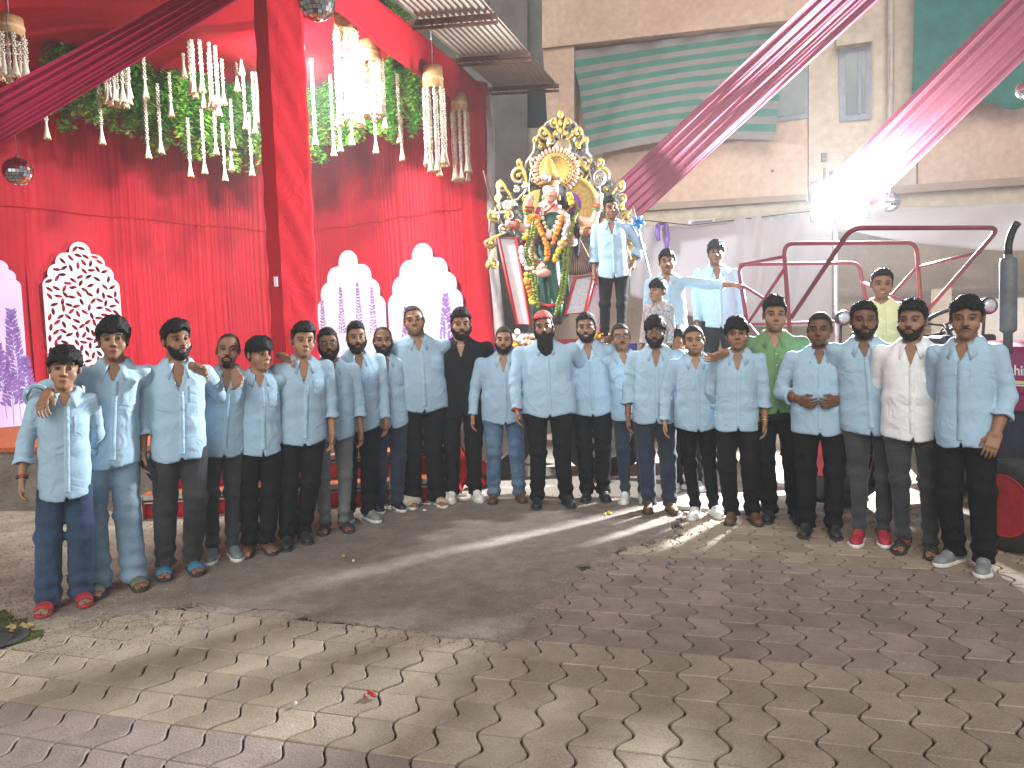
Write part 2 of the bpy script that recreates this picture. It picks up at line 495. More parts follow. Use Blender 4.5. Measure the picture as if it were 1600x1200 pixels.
def frame_from(z, x):
    z = np.asarray(z, np.float32); z = z / np.linalg.norm(z); x = np.asarray(x, np.float32)
    x = x - z * (x @ z); x = x / np.linalg.norm(x); y = np.cross(z, x)
    return np.stack([x, y, z], 1)


ARMS = {  # elbow offset from the shoulder, wrist offset from the elbow, palm normal; for the screen-right side
    'down': ((.075, .0, -.28), (.015, -.075, -.235), (-1, -.15, 0), 'relaxed'),
    'close': ((.042, .005, -.29), (.0, -.06, -.24), (-1, -.2, 0), 'relaxed'),
    'thigh': ((.05, .03, -.28), (-.035, -.115, -.22), (-.3, 1, 0), 'relaxed'),
    'away': ((.10, .02, -.27), (.05, -.06, -.24), (-1, 0, 0), 'relaxed'),
    'pocket': ((.14, .08, -.24), (-.115, -.10, -.20), (-1, .3, 0), 'relaxed'),
    'clasp': ((.085, .03, -.275), (-.165, -.18, -.05), (0, 1, .25), 'clasp'),
    'back': ((.04, .10, -.27), (-.07, .09, -.21), (-1, 0, 0), None),
    'around': ((.11, .16, -.19), (.12, .14, .0), (0, -1, -.5), None),
    'around_low': ((.085, .17, -.22), (.10, .14, -.05), (0, -1, -.5), None),
}


def person(name_label, foot, top, head_x=None, w=1.0, belly=0.0, skin=(.20, .105, .06), hair='short', beard=None, shirt='shirt_blue', trouser='trousers_black',
           fit='straight', shoe=('sneaker', 'shoe_white'), arms=('down', 'down'), turn=None, yaw=0.0, tilt=0.0, nod=0.0, stance=.10, kid=0.0, roll=(1, 1), tilak=False,
           glasses=False, zbase=0.0, depth=None, hem=.80, extra=(), group=None, vneck=.12, smile=False, seed=1, sit=False, half=False, ht=None, sleeve_cut=None, lean=0.0, cap_=False, neck=1.0):
    g = np.random.RandomState(seed); w = w * 1.07
    g9 = np.random.RandomState(seed + 500); fwx = g9.uniform(.96, 1.07); tilt = tilt + g9.uniform(-4, 4); yaw = yaw + g9.uniform(-8, 8); nod = nod + g9.uniform(-4, 3); sway = g9.uniform(-.028, .028); shd = g9.uniform(-.012, .012)
    if depth is None: p0 = gnd(*foot, z=zbase)
    else:
        p0 = at(foot[0], 600, depth); p0 = Vector((p0.x, depth, zbase))
    ztop = at(top[0], top[1], p0.y).z
    Ht = ht or (ztop - p0.z)
    S = Ht / 1.765
    hd = math.atan2(-p0.x, p0.y) * .8 + R(turn or 0)
    root = empty('person', p0, hd, S)
    tag(root, name_label, 'boy' if kid > .5 else 'man', group)
    # sideways lean so that the head sits where the photograph has it
    thp = at(top[0], top[1], p0.y); dx = ((thp.x - p0.x) * math.cos(hd)) / S
    dx = max(-.16, min(.16, dx))
    shear = lambda z: dx * np.clip((np.asarray(z) - .1) / 1.5, 0, 1.1) + sway * np.sin(np.clip(np.asarray(z), 0, 1.5) / 1.5 * math.pi)
    def sh(V):
        V = np.array(V, np.float32); V[:, 0] += shear(V[:, 2]); return V
    def ush(P):
        Q = P.copy(); Q[:, 0] -= shear(P[:, 2]); return Q
    hs = 1.055 + .10 * kid                                    # children have larger heads
    drop = .25 * (hs - 1.055)                                 # ... on lower shoulders
    wd = w * (1 - .14 * kid)
    sx = .182 * wd ** .9
    zsh = 1.396 - drop
    HZ = lambda Q: Q
    RM = rotm('z', R(yaw)) @ rotm('x', R(nod)) @ rotm('y', R(tilt))
    piv = f32(0, .02, 1.50)
    def to_head(P): return (((P - f32(0, 0, 1.765)) / hs + f32(0, 0, 1.765) - piv) @ RM + piv) * f32(1 / fwx, 1, 1)
    def from_head(Q): return ((np.asarray(Q, np.float32) * f32(fwx, 1, 1) - piv) @ RM.T + piv - f32(0, 0, 1.765)) * hs + f32(0, 0, 1.765)
    jw = .93 + .10 * (w - .9) / .3 + g.uniform(-.03, .03)
    chub = max(0, belly)
    # ---- head
    def skull(Q):
        d = ell(Q, (0, .012, 1.655), (.077, .097, .092))
        d = smin(d, ell(Q, (0, -.032, 1.568), (.058 * jw, .062, .066)), .035)
        d = smin(d, ell(Q, (0, -.055, 1.535), (.036 * jw, .036, .032)), .03)
        ax = Q.copy(); ax[:, 0] = np.abs(ax[:, 0])
        d = smin(d, ell(ax, (.045 * jw, -.055, 1.585), (.026 + .01 * chub, .026, .028 + .02 * chub)), .025)
        return d
    nl = g.uniform(-.003, .004)
    def face(Q):
        d = skull(Q); ax = Q.copy(); ax[:, 0] = np.abs(ax[:, 0])
        d = smin(d, cap(ax, (.008, -.088, 1.650), (.045, -.075, 1.652), .010, .010), .014)
        d = smax(d, -ell(ax, (.032, -.100, 1.630), (.019, .016, .012)), .012)
        d = smin(d, ell(ax, (.032, -.080, 1.628), (.015, .0125, .0105)), .004)
        d = smin(d, cap(Q, (0, -.086, 1.645), (0, -.112 + nl, 1.594), .009, .0125), .010)
        d = smin(d, ell(ax, (.013, -.098, 1.589), (.0095, .011, .009)), .006)
        d = smin(d, ell(Q, (0, -.094, 1.560), (.024, .012, .0065)), .006)
        d = smin(d, ell(Q, (0, -.092, 1.548), (.021, .012, .0075)), .006)
        d = smin(d, ell(Q, (0, -.083, 1.522), (.020 * jw, .016, .014)), .014)
        d = smin(d, ell(ax, (.079, .012, 1.617), (.010, .020, .031)), .008)
        return d
    nk = .059 * neck * (1 + .12 * (w - 1)) * (1 - .15 * kid)
    tabB = [(.60, .15 * wd, .11, 0), (.95, .158 * wd, .112, 0), (1.08, .150 * wd, .105 * (1 + .5 * belly), -.03 * belly), (1.25, .165 * wd, .112 * (1 + .3 * belly), -.01 * belly), (1.35, .165 * wd, .103, .003), (1.42, .150 * wd, .085, .01), (1.458, .108 * wd, .070, .016), (1.487, .072, .060, .02), (1.52, .056, .054, .022)]
    tabB = [(z - drop * min(1, max(0, (z - .6) / .5)), a * float(np.interp(z, [.9, 1.3, 1.42, 1.47], [.95, .88, .93, 1.0])), b, c) for z, a, b, c in tabB]
    nb = f32(0, .03, 1.40 - drop)
    def upper(P):
        Q = to_head(P)
        d = face(Q)
        d = smin(d, cap(P, nb, from_head(f32(0, .018, 1.57)), nk * 1.06, nk), .022)
        return smin(d, smax(prof(P, tabB), P[:, 2] - (1.487 - drop), .02), .03)
    hc = from_head(f32(0, 0, 1.62))
    zlo = 1.30 - drop
    V1, Q1 = nets(upper, (-.145, -.165 + min(0, hc[1]), zlo), (.145, .15, 1.81), .0066)
    # colour of the skin, lips, brows and eyes
    Hq = to_head(V1); sk = np.array(skin, np.float32) * f32(1.22, 1.15, 1.08)
    C1 = np.tile(sk, (len(V1), 1)) * (1 + .10 * sines(V1, 40, seed)[:, None])
    def paint(mask, c, a=1.0):
        m = (np.clip(mask, 0, 1) * a)[:, None]; C1[:] = C1 * (1 - m) + np.array(c, np.float32) * m
    fr = Hq[:, 1] < -.045
    ax = np.abs(Hq[:, 0]); z = Hq[:, 2]; y = Hq[:, 1]
    el = lambda cx, cz, rx, rz, soft=.5: np.clip((1 - ((ax - cx) / rx) ** 2 - ((z - cz) / rz) ** 2) / soft, 0, 1) * fr
    paint(el(0, 1.59, .075, .03, .8), sk * f32(1.12, 1.0, .95), .5)
    if beard is not None or not kid:
        zc = np.interp(ax, [0, .022, .035, .055, .08], [1.542, 1.545, 1.565, 1.575, 1.60])
        jm = np.clip((zc - z + (.014 if beard in ('short', 'full', 'long') else 0)) / .018, 0, 1) * (y < -.005) * np.clip((z - 1.49) / .015, 0, 1)
        paint(jm, sk * .35, .65 if beard in ('stubble', 'short', 'full', 'long') else .22)
    hf_ = dict(short=1.702, crop=1.705, buzz=1.71, bald=1.728, fringe=1.658, quiff=1.698, mop=1.668, long=1.69, side=1.688)[hair]
    zl0 = np.interp(y, [-.14, -.08, -.05, -.028, -.005, .02], [hf_, hf_, hf_ - .010, 1.655, 1.615, 1.605])
    paint(np.clip((z - zl0 + .014) / .014, 0, 1) * (y < .03) * (ax < .085), (.014, .011, .009), .75)
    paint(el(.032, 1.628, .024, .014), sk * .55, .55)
    paint(el(.032, 1.6280, .0135, .0046, .6), (.12, .10, .085))
    paint(el(.032, 1.629, .0085, .0085, .3), (.012, .008, .006))
    paint(el(.033, 1.6345, .020, .0040, .5), (.02, .014, .010), .85)
    paint(el(.035, 1.651, .025, .0072, .5), (.014, .010, .008), .92)
    lc = f32(sk[0] * .80, sk[1] * .55, sk[2] * .55)
    paint(el(0, 1.554, .026, .011, .5), lc)
    paint(el(0, 1.5545, .024, .0026, .6), sk * .3, .7)
    if smile: paint(el(0, 1.5545, .019, .0046, .6), (.45, .42, .37))
    paint(el(.0085, 1.584, .006, .004, .5), sk * .3, .7)
    if tilak: paint(el(0, 1.675, .006, .016, .4), (.42, .03, .03))
    paint(np.clip((y - .03) / .01, 0, 1) * (z > 1.56) * (z < 1.72) * (ax < .073), (.012, .010, .009), .9 if hair != 'bald' else .4)
    parts = [(sh(V1), Q1, C1)]
    # ---- trunk and legs inside the clothes
    fw = stance; ank = {}
    FIT = {'slim': (.094, .064, .048), 'straight': (.098, .076, .066), 'wide': (.097, .079, .080)}[fit]
    kn = {s: f32(s * (fw * .5 + .05) + g.uniform(-.01, .01), -.015 + g.uniform(-.015, .01), .50) for s in (-1, 1)}
    for s in (-1, 1): ank[s] = f32(s * fw + g.uniform(-.012, .012), g.uniform(-.065, .065) + .02, .10)
    hip = {s: f32(s * .086 * wd, 0, .90) for s in (-1, 1)}
    if sit:
        for s in (-1, 1): kn[s] = f32(s * .16, -.40, .84); ank[s] = f32(s * .15, -.42, .42)
    def innerbody(P):
        d = prof(P, [(zz, a * .93, b * .9, c) for zz, a, b, c in tabB])
        d = smax(d, .80 - P[:, 2], .02); d = smax(d, P[:, 2] - (1.42 - drop), .02)
        for s in (-1, 1):
            d = smin(d, cap(P, hip[s], kn[s], .075, .05), .02); d = smin(d, cap(P, kn[s], ank[s], .05, .034), .02)
        return d
    if not half:
        zl = .06; ylo = -.5 if sit else -.2
        V2, Q2 = nets(innerbody, (-.3, ylo, zl), (.3, .22, 1.46), .026)
        parts.append((sh(V2), Q2, np.tile(sk, (len(V2), 1))))
    # ---- arms
    sleeves = []; S0 = {}
    for i, s in enumerate((-1, 1)):
        spec = arms[i]
        if isinstance(spec, str): spec = ARMS[spec]
        eo, wo_, pn, hand = spec
        m = f32(s, 1, 1); k = 1 - .10 * kid
        s0 = f32(s * sx, .012, zsh + s * shd)
        if eo[0] == 'W':                                  # elbow and wrist given as places in the scene
            Mi_ = (Matrix.Translation(p0) @ Matrix.Rotation(hd, 4, 'Z') @ Matrix.Scale(S, 4)).inverted()
            e = ush(f32(*(Mi_ @ eo[1]))[None])[0]; wo_ = (ush(f32(*(Mi_ @ wo_[1]))[None])[0] - e) * m
        else: e = s0 + f32(*eo) * m * k * .98
        wv = f32(*wo_) * m; wv = wv / np.linalg.norm(wv) * .25 * k; wr = e + wv
        S0[s] = (s0, e, wr)
        sleeves.append((s0, e, wr, s, roll[i]))
        if hand:
            HV, HQ = HANDS[hand]
            HV = HV.copy(); HV[:, 0] *= s
            if s < 0: HQ = HQ[:, ::-1]
            Fm = frame_from(e - wr, -f32(*pn) * m * s)
            V = (HV * k) @ Fm.T + e
            parts.append((sh(V), HQ, np.tile(sk * f32(.97, .97, .97), (len(V), 1)) * (1 - .25 * np.clip((-.33 - HV[:, 2:3]) / .02, 0, 1) * 0)))
    # ---- feet
    st, sc_ = shoe
    feet = []
    for s in (-1, 1):
        a = ank[s]; yaw_f = s * R(10 + g.uniform(-6, 8)); Rz = rotm('z', yaw_f)
        loc = f32(a[0], a[1], 0); feet.append((loc, yaw_f, s))
        if st in ('slipper', 'sandal') and not half:
            V = FOOT[0].copy(); V[:, 0] *= s; V[:, 2] += .02
            Q = FOOT[1] if s > 0 else FOOT[1][:, ::-1]
            parts.append((sh(V @ Rz.T + loc), Q, np.tile(sk * .9, (len(V), 1))))
    off = 0; VV = []; QQ = []; CC = []
    for V, Q, C in parts:
        VV.append(V); QQ.append(Q + off); CC.append(C); off += len(V)
    link('body', mesh_np('body', np.concatenate(VV), np.concatenate(QQ), cols=np.concatenate(CC)), M['skin'], root)
    # ---- shirt
    tabS = [(.70, .196 * wd, .136, .0), (.86, .194 * wd, .135 * (1 + .35 * belly), -.01 * belly), (1.02, .189 * wd * (1 + .10 * belly), .130 * (1 + .75 * belly), -.035 * belly), (1.15, .187 * wd * (1 + .05 * belly), .130 * (1 + .6 * belly), -.03 * belly), (1.27, .190 * wd, .131 * (1 + .3 * belly), -.01 * belly), (1.35, .185 * wd, .120, .004), (1.405, .172 * wd, .104, .010), (1.442, .142 * wd, .090, .016), (1.473, .108 * (1 + wd) / 2, .079, .021), (1.496, .085, .072, .023), (1.52, .068, .066, .024)]
    tabS = [(z_ - drop * min(1, max(0, (z_ - .7) / .5)), a * float(np.interp(z_, [.9, 1.3, 1.40, 1.47], [.95, .885, .93, 1.0])), b, c) for z_, a, b, c in tabS]
    zv = 1.462 - vneck - drop
    zh0 = hem
    ph = g.rand() * 6
    def sleeve_r(t): return .066 * (1 + .15 * (w - 1)) - .012 * t
    def torso_s(P):
        d = prof(P, tabS, 2.25)
        zz = P[:, 2]
        wr = .0085 * sines(P, 13, seed + 3, 5, (1.7, .7, .5)) + .0042 * sines(P, 34, seed + 5, 5, (1.3, .7, .8))
        wr += .0028 * np.sin(zz * 46 + 5 * P[:, 0] * np.sign(P[:, 0]) + ph) * np.exp(-((zz - 1.08) / .13) ** 2)
        return d + wr * np.clip((1.46 - drop - zz) / .08, 0, 1)
    def shirt_fn(P):
        d = torso_s(P)
        for s0, e, wrp, s, rl in sleeves:
            a = cap(P, s0, e, .059 * (1 + .25 * (w - 1)) * (1 - .1 * kid), .056 * (1 + .1 * (w - 1)) * (1 - .1 * kid))
            fold = .006 * np.sin(np.linalg.norm(P - e, axis=1) * 75 + 9 * P[:, 1] + 7 * P[:, 0]) * np.exp(-(np.linalg.norm(P - e, axis=1) / .10) ** 2)
            fr_ = .52 if rl else .93
            if sleeve_cut is not None: fr_ = sleeve_cut
            if fr_ > 0:
                ce = e + (wrp - e) * fr_
                b = cap(P, e, ce, .055 * (1 - .1 * kid), .050 if rl else .043)
                # flat sleeve end
                n_ = (wrp - e) / np.linalg.norm(wrp - e)
                b = smax(b, ((P - ce) @ n_) , .006)
                a = smin(a, b, .02)
            else:
                ce = s0 + (e - s0) * .72; n_ = (e - s0) / np.linalg.norm(e - s0)
                a = smax(a, ((P - ce) @ n_), .006)
            a = a + fold + .004 * sines(P, 30, seed + 9, 4)
            d = smin(d, a, np.interp(P[:, 2], [zsh - .16, zsh - .05], [.005, .034]).astype(np.float32))
        x = P[:, 0]; z_ = P[:, 2]
        hz = zh0 + .024 * np.clip((np.abs(x) - .06) / .13, 0, 1) ** 2 + .008 * np.sin(x * 22 + ph)
        low = (hz - z_)
        d = smax(d, low, .006)
        notch = np.where(P[:, 1] < -.03, np.abs(x - .01) - np.clip((hz + .045 - z_), 0, 1) * .26, 1)
        d = smax(d, -notch, .004)
        # open neck: a V in front, the collar round at the sides
        hw = np.clip((z_ - zv) / vneck, 0, 1.3) * .048
        vee = np.maximum(np.abs(x) - hw, P[:, 1] + .0)
        vee = np.maximum(vee, zv - z_)
        vee = np.maximum(vee, -(prof(P, tabB) + .012))
        d = smax(d, -vee, .004)
        return smax(d, z_ - (1.502 - drop), .004)
    lo = np.array([-.26, -.19, zh0 - .03]); hi = np.array([.26, .20, 1.51 - drop])
    lo[1] -= .10 * max(0, belly) + .015
    for s0, e, wrp, s, rl in sleeves:
        for q in (e, e + (wrp - e) * (.58 if rl else .95)):
            lo = np.minimum(lo, q - .075); hi = np.maximum(hi, q + .075)
    hi[2] = max(hi[2], 1.51 - drop)
    VS, QS = nets(shirt_fn, lo, hi, .0125)
    so_ = link('shirt', mesh_np('shirt', sh(VS), QS), M[shirt], root)
    # cuffs: rolled bands that stand proud of the sleeve
    for s0, e, wrp, s, rl in sleeves:
        if sleeve_cut is not None: continue
        f0, f1 = (.40, .56) if rl else (.84, .97)
        n_ = (wrp - e) / np.linalg.norm(wrp - e)
        fm = frame_from(n_, f32(1, .3, .1)); r = .058 if rl else .045
        mb = MB(); fl = .006 if rl else .002
        rings = [(f0, r - .004), (f0 + .01, r + .002), ((f0 + f1) / 2, r + .003 + fl * .5), (f1 - .01, r + .004 + fl), (f1, r + fl), (f1 - .01, r - .010)]
        n = 18
        vs_ = []
        for t, rr in rings:
            for j in range(n):
                a = 2 * math.pi * j / n; wob = 1 + .05 * math.sin(2 * a + seed) + .03 * math.sin(5 * a + s)
                q = e + (wrp - e) * t + fm @ f32(rr * wob * math.cos(a), rr * wob * math.sin(a), .006 * math.sin(3 * a + seed))
                vs_.append(q)
        vs_ = sh(np.array(vs_) * (1)) if True else vs_
        mb.add([tuple(v) for v in vs_], [(i * n + j, i * n + (j + 1) % n, (i + 1) * n + (j + 1) % n, (i + 1) * n + j) for i in range(len(rings) - 1) for j in range(n)], True)
        mb.build('cuff', M[shirt], so_)
    # front surface of the shirt, for placket and pocket
    ys = np.linspace(lo[1], .05, 90).astype(np.float32)
    def front(xs, zs):
        P = np.stack([np.repeat(xs, 90), np.tile(ys, len(xs)), np.repeat(zs, 90)], 1).astype(np.float32)
        d = torso_s(P).reshape(len(xs), 90)
        k = np.argmax(d < 0, axis=1); k = np.where((d < 0).any(1), k, 60); k0 = np.maximum(k - 1, 0)
        a = np.arange(len(xs)); d0, d1 = d[a, k0], d[a, k]
        t = np.where(d0 != d1, d0 / (d0 - d1 + 1e-9), 0); t = np.clip(t, 0, 1)
        return ys[k0] + (ys[k] - ys[k0]) * t
    nz = 22
    zs = np.linspace(zh0 + .055, zv + .012, nz)
    xo = .012
    cols_ = [-.018, -.016, .016, .018]
    vs_ = []
    for ci, c in enumerate(cols_):
        yy = front(np.full(nz, xo + c), zs)
        vs_.append(np.stack([np.full(nz, xo + c), yy - (.0055 if ci in (1, 2) else -.004), zs], 1))
    A = np.array(vs_).transpose(1, 0, 2).reshape(-1, 3)
    fs = [(i * 4 + j, i * 4 + j + 1, (i + 1) * 4 + j + 1, (i + 1) * 4 + j) for i in range(nz - 1) for j in range(3)]
    link('placket', mesh_np('placket', sh(A), fs), M[shirt], so_)
    for i in (3, 7, 11, 15, 19):
        b = MB(); q = A[i * 4 + 1] * .5 + A[i * 4 + 2] * .5; q = sh(q[None])[0]
        b.lathe((q[0], q[1] - .002, q[2]), [(.0055, .003), (.0055, -.001)], 7, 'y'); b.build('button', M['button'] if shirt in ('shirt_green', 'shirt_white') else M[shirt], so_)
    # chest pocket
    px_ = np.linspace(.065, .15, 5) * wd; pz = np.linspace(1.20, 1.31, 5) - drop
    gx, gz = np.meshgrid(px_, pz)
    yy = front(gx.ravel(), gz.ravel())
    inner = np.ones((5, 5)); inner[0] = inner[-1] = 0; inner[:, 0] = inner[:, -1] = 0
    A = np.stack([gx.ravel(), yy - np.where(inner.ravel() > 0, .005, .003), gz.ravel() - .012 * (np.abs(gx.ravel() - px_.mean()) < .01) * (gz.ravel() < pz[0] + .001)], 1)
    link('pocket', mesh_np('pocket', sh(A), [(j * 5 + i, j * 5 + i + 1, (j + 1) * 5 + i + 1, (j + 1) * 5 + i) for j in range(4) for i in range(4)]), M[shirt], so_)
    # collar
    if sleeve_cut is None or shirt != 'shirt_yellow':
        na = 34; rows = []
        for i in range(na + 1):
            u = i / na; th = R(20) + u * R(320)
            fx = math.sin(th); fy = -math.cos(th); fro = max(0, math.cos(th))      # 1 in front
            end = max(0, 1 - min(u, 1 - u) / .20)
            rx_, ry_ = .077 + .005 * w, .075
            cyc = .020 - .012 * fro
            zb = 1.472 - drop - .034 * fro + .012 * max(0, -math.cos(th))
            def rp(r, z_): return (fx * (rx_ + r), cyc + fy * (ry_ + r), z_)
            sg = 1 if u < .5 else -1
            tip = end ** 1.2
            pts_ = [rp(-.002, zb - .020), rp(-.005, zb + .018 - .006 * fro), rp(.0, zb + .026 - .008 * fro), rp(.014 + .010 * tip, zb + .013 - .016 * fro - .004 * tip)]
            ed = rp(.031 + .014 * tip, zb - .015 - .018 * fro - .052 * tip)
            pts_.append((ed[0] + sg * .016 * tip, ed[1] - .008 * tip, ed[2])); rows.append(pts_)
        A = np.array(rows, np.float32).reshape(-1, 3)
        fs = [(i * 5 + j, i * 5 + j + 1, (i + 1) * 5 + j + 1, (i + 1) * 5 + j) for i in range(na) for j in range(4)]
        thick(link('collar', mesh_np('collar', sh(A), fs), M[shirt], so_), .005, 1)
    # ---- trousers
    def trouser_fn(P):
        d = prof(P, [(.70, .150 * wd, .118, .0), (.80, .172 * wd, .128, .005), (.92, .168 * wd, .124, .005), (1.05, .16 * wd, .118, 0)])
        d = smax(d, (.79 if not sit else .80) - P[:, 2], .04)
        for s in (-1, 1):
            hp = hip[s]
            l = cap(P, hp, kn[s], FIT[0] * wd ** .6, FIT[1]); l = smin(l, cap(P, kn[s], ank[s] - f32(0, 0, .03), FIT[1], FIT[2]), .03)
            zz = P[:, 2]
            fo = .008 * np.sin(zz * 62 + 6 * P[:, 0] * s + 5 * P[:, 1] + ph + s) * np.exp(-((zz - .12) / .13) ** 2) + .006 * np.sin(zz * 52 + 9 * P[:, 0] + ph) * np.exp(-((zz - .52) / .09) ** 2)
            l = l + fo
            d = smin(d, l, .022)
        d = d + .0045 * sines(P, 22, seed + 11, 5, (1.2, 1, .7))
        hz = .055 if st in ('sneaker', 'dress') else .07
        if fit == 'wide': hz = .03
        return smax(d, hz - P[:, 2], .004)
    top_z = zh0 + .09
    ylo, yhi = (-.52, .17) if sit else (-.19, .19)
    if not half:
        VT, QT = nets(trouser_fn, (-.28, ylo, .02), (.28, yhi, top_z), .0135)
        link('trousers', mesh_np('trousers', sh(VT), QT), M[trouser], root)
        um, sm_ = SHOES[st]
        for loc, yf, s in feet:
            if sit: loc = loc + f32(0, 0, ank[s][2] - .1)
            o = link('shoe' if st in ('sneaker', 'dress') else st, um, None, root); obj_mat(o, M[sc_])
            o.location = (loc[0] + float(shear(.05)), loc[1], loc[2]); o.rotation_euler = (0, 0, yf); o.scale = (s, 1, 1)
            q = link('sole', sm_, None, o); obj_mat(q, M['sole_white' if sc_ in ('shoe_white', 'shoe_grey', 'shoe_red', 'shoe_beige', 'shoe_teal', 'shoe_navy') and st == 'sneaker' or sc_ == 'shoe_beige' else ('shoe_red' if sc_ == 'shoe_red' else 'sole_dark')])
    # ---- hair
    HP = dict(short=(.015, .007, 1.704), crop=(.009, .004, 1.706), buzz=(.0045, .003, 1.71), bald=(.0022, .0025, 1.728), fringe=(.022, .016, 1.658), quiff=(.030, .008, 1.698), mop=(.030, .020, 1.668), long=(.034, .024, 1.690), side=(.024, .010, 1.688))[hair]
    tt, ts, zf = HP
    qx = g.uniform(-.02, .02)
    def hair_fn(P):
        Q = to_head(P); zz, yy, xx = Q[:, 2], Q[:, 1], Q[:, 0]
        c = ell(Q, (0, .012, 1.655), (.077, .097, .092))
        k = np.clip((zz - 1.655) / .06, 0, 1); k = k * k * (3 - 2 * k)
        k = k * (1 - .75 * np.clip((np.abs(xx) - .030) / .045, 0, 1))
        t = ts + (tt - ts) * k + (.010 * np.clip(-yy / .08, 0, 1) if hair in ('quiff', 'fringe', 'mop', 'side') else 0)
        amp = .0052 if tt > .012 else .0012
        nz_ = amp * sines(Q, 120, seed + 2, 6, (1.5, .45, .8)) + amp * sines(Q, 45, seed + 4, 4, (1.2, .6, .6))
        d = c - t + nz_
        if hair in ('quiff', 'mop', 'long', 'side'):
            d = smin(d, ell(Q, (qx, -.050, 1.738 if hair == 'quiff' else 1.725), (.050, .042, .028 if hair == 'quiff' else .024)) + nz_ * 1.8, .022)
        bk = 1.535 if hair not in ('long', 'mop') else 1.50
        zl = np.interp(yy, [-.14, -.08, -.05, -.028, -.005, .02, .05, .12], [zf, zf, zf - .010, 1.655, 1.615, 1.605, bk + .02, bk])
        if hair in ('fringe', 'mop', 'side'): zl = zl + .012 * np.sin(xx * 60 + seed) * (yy < -.05) + (.06 * xx if hair == 'side' else 0)
        if hair == 'bald': zl = zl + .02 * np.clip(1 - np.abs(np.abs(xx) - .05) / .03, 0, 1) * (yy < -.03)
        d = smax(d, zl - zz, .006)
        ear = ell(np.stack([np.abs(xx), yy, zz], 1), (.085, .012, 1.614), (.022, .024, .032))
        return smax(d, -ear, .005)
    if not cap_:
        lo = from_head(f32(0, .01, 1.65)) - f32(.135, .155, .17); hi = from_head(f32(0, .01, 1.65)) + f32(.135, .16, .165)
        VH, QH = nets(hair_fn, lo, hi, .0072)
        ho = link('hair', mesh_np('hair', sh(VH), QH), M['hair' if tt > .01 else 'hair_thin'], root)
        if tt > .010:                                     # loose tufts break the outline
            Hh = to_head(VH); ok = np.where((Hh[:, 2] > zf - .01) & (Hh[:, 2] > 1.60))[0]; pick = g.choice(ok, min(len(ok), 210), replace=False)
            tm_ = MB(); cen = from_head(f32(0, .01, 1.65))
            for i_ in pick:
                p_ = VH[i_]; nrm_ = (p_ - cen) / np.linalg.norm(p_ - cen); fl_ = f32(g.normal() * .5 + .5 * np.sign(p_[0] - cen[0]), (-.9 if hair in ('fringe', 'mop', 'side') and p_[1] < cen[1] + .02 else .6) + g.normal() * .4, -.55 + g.normal() * .4)
                fl_ = fl_ - nrm_ * (fl_ @ nrm_); fl_ = fl_ / (np.linalg.norm(fl_) + 1e-6); sd_ = np.cross(fl_, nrm_)
                L_ = g.uniform(.018, .036); a_ = p_ - nrm_ * .004 - fl_ * L_ * .4; tipp = p_ + fl_ * L_ * .7 + nrm_ * g.uniform(.001, .008); wd_ = g.uniform(.004, .007)
                q_ = sh(np.array([a_ + sd_ * wd_, a_ - sd_ * wd_, a_ + nrm_ * wd_ * 1.2 + fl_ * .3 * L_, tipp]))
                tm_.add([tuple(v_) for v_ in q_], [(0, 2, 3), (2, 1, 3), (1, 0, 3)], True)
            to_ = tm_.build('hair_tufts', M['hair'], ho); to_['kind'] = 'stuff'
    # ---- beard and moustache
    if beard in ('short', 'full', 'long', 'goatee', 'mous'):
        tb = dict(short=.0045, full=.010, long=.016, goatee=.006, mous=.003)[beard]
        def beard_fn(P):
            Q = to_head(P); zz, yy = Q[:, 2], Q[:, 1]; axx = np.abs(Q[:, 0]); A_ = Q.copy(); A_[:, 0] = axx
            d = skull(Q) - tb - .002 + .0014 * sines(Q, 130, seed + 7, 5)
            d = smin(d, ell(Q, (0, -.083, 1.522), (.020 * jw, .016, .014)) - tb, .012)
            zc = np.interp(axx, [0, .020, .034, .055, .075, .09], [1.541, 1.543, 1.560, 1.571, 1.60, 1.63])
            if beard == 'goatee': d = np.maximum(d, axx - .026)
            if beard == 'mous': d = d * 0 + 1
            d = smax(d, zz - zc, .004); d = smax(d, yy - .012, .005)
            if beard == 'long': d = smin(d, ell(Q, (0, -.082, 1.468), (.066, .042, .105)) + .005 * sines(Q, 60, seed, 5, (1.4, 1, .4)), .03)
            mu_ = cap(A_, (.002, -.1035, 1.5715), (.028, -.090, 1.560), .0058 + .25 * tb, .0045 + .2 * tb)
            if beard == 'goatee' or beard in ('short', 'full', 'long'): mu_ = smin(mu_, cap(A_, (.028, -.090, 1.560), (.031, -.083, 1.538), .0055, .006), .005)
            return smin(d, mu_, .004)
        lo = from_head(f32(0, -.04, 1.52)) - f32(.10, .10, .18 if beard == 'long' else .06); hi = from_head(f32(0, -.04, 1.56)) + f32(.10, .085, .09)
        VB, QB = nets(beard_fn, lo, hi, .0062)
        link('beard' if beard != 'mous' else 'moustache', mesh_np('beard', sh(VB), QB), M['beard'], root)
    hp = lambda *q: tuple(sh(from_head(f32(*q))[None])[0])
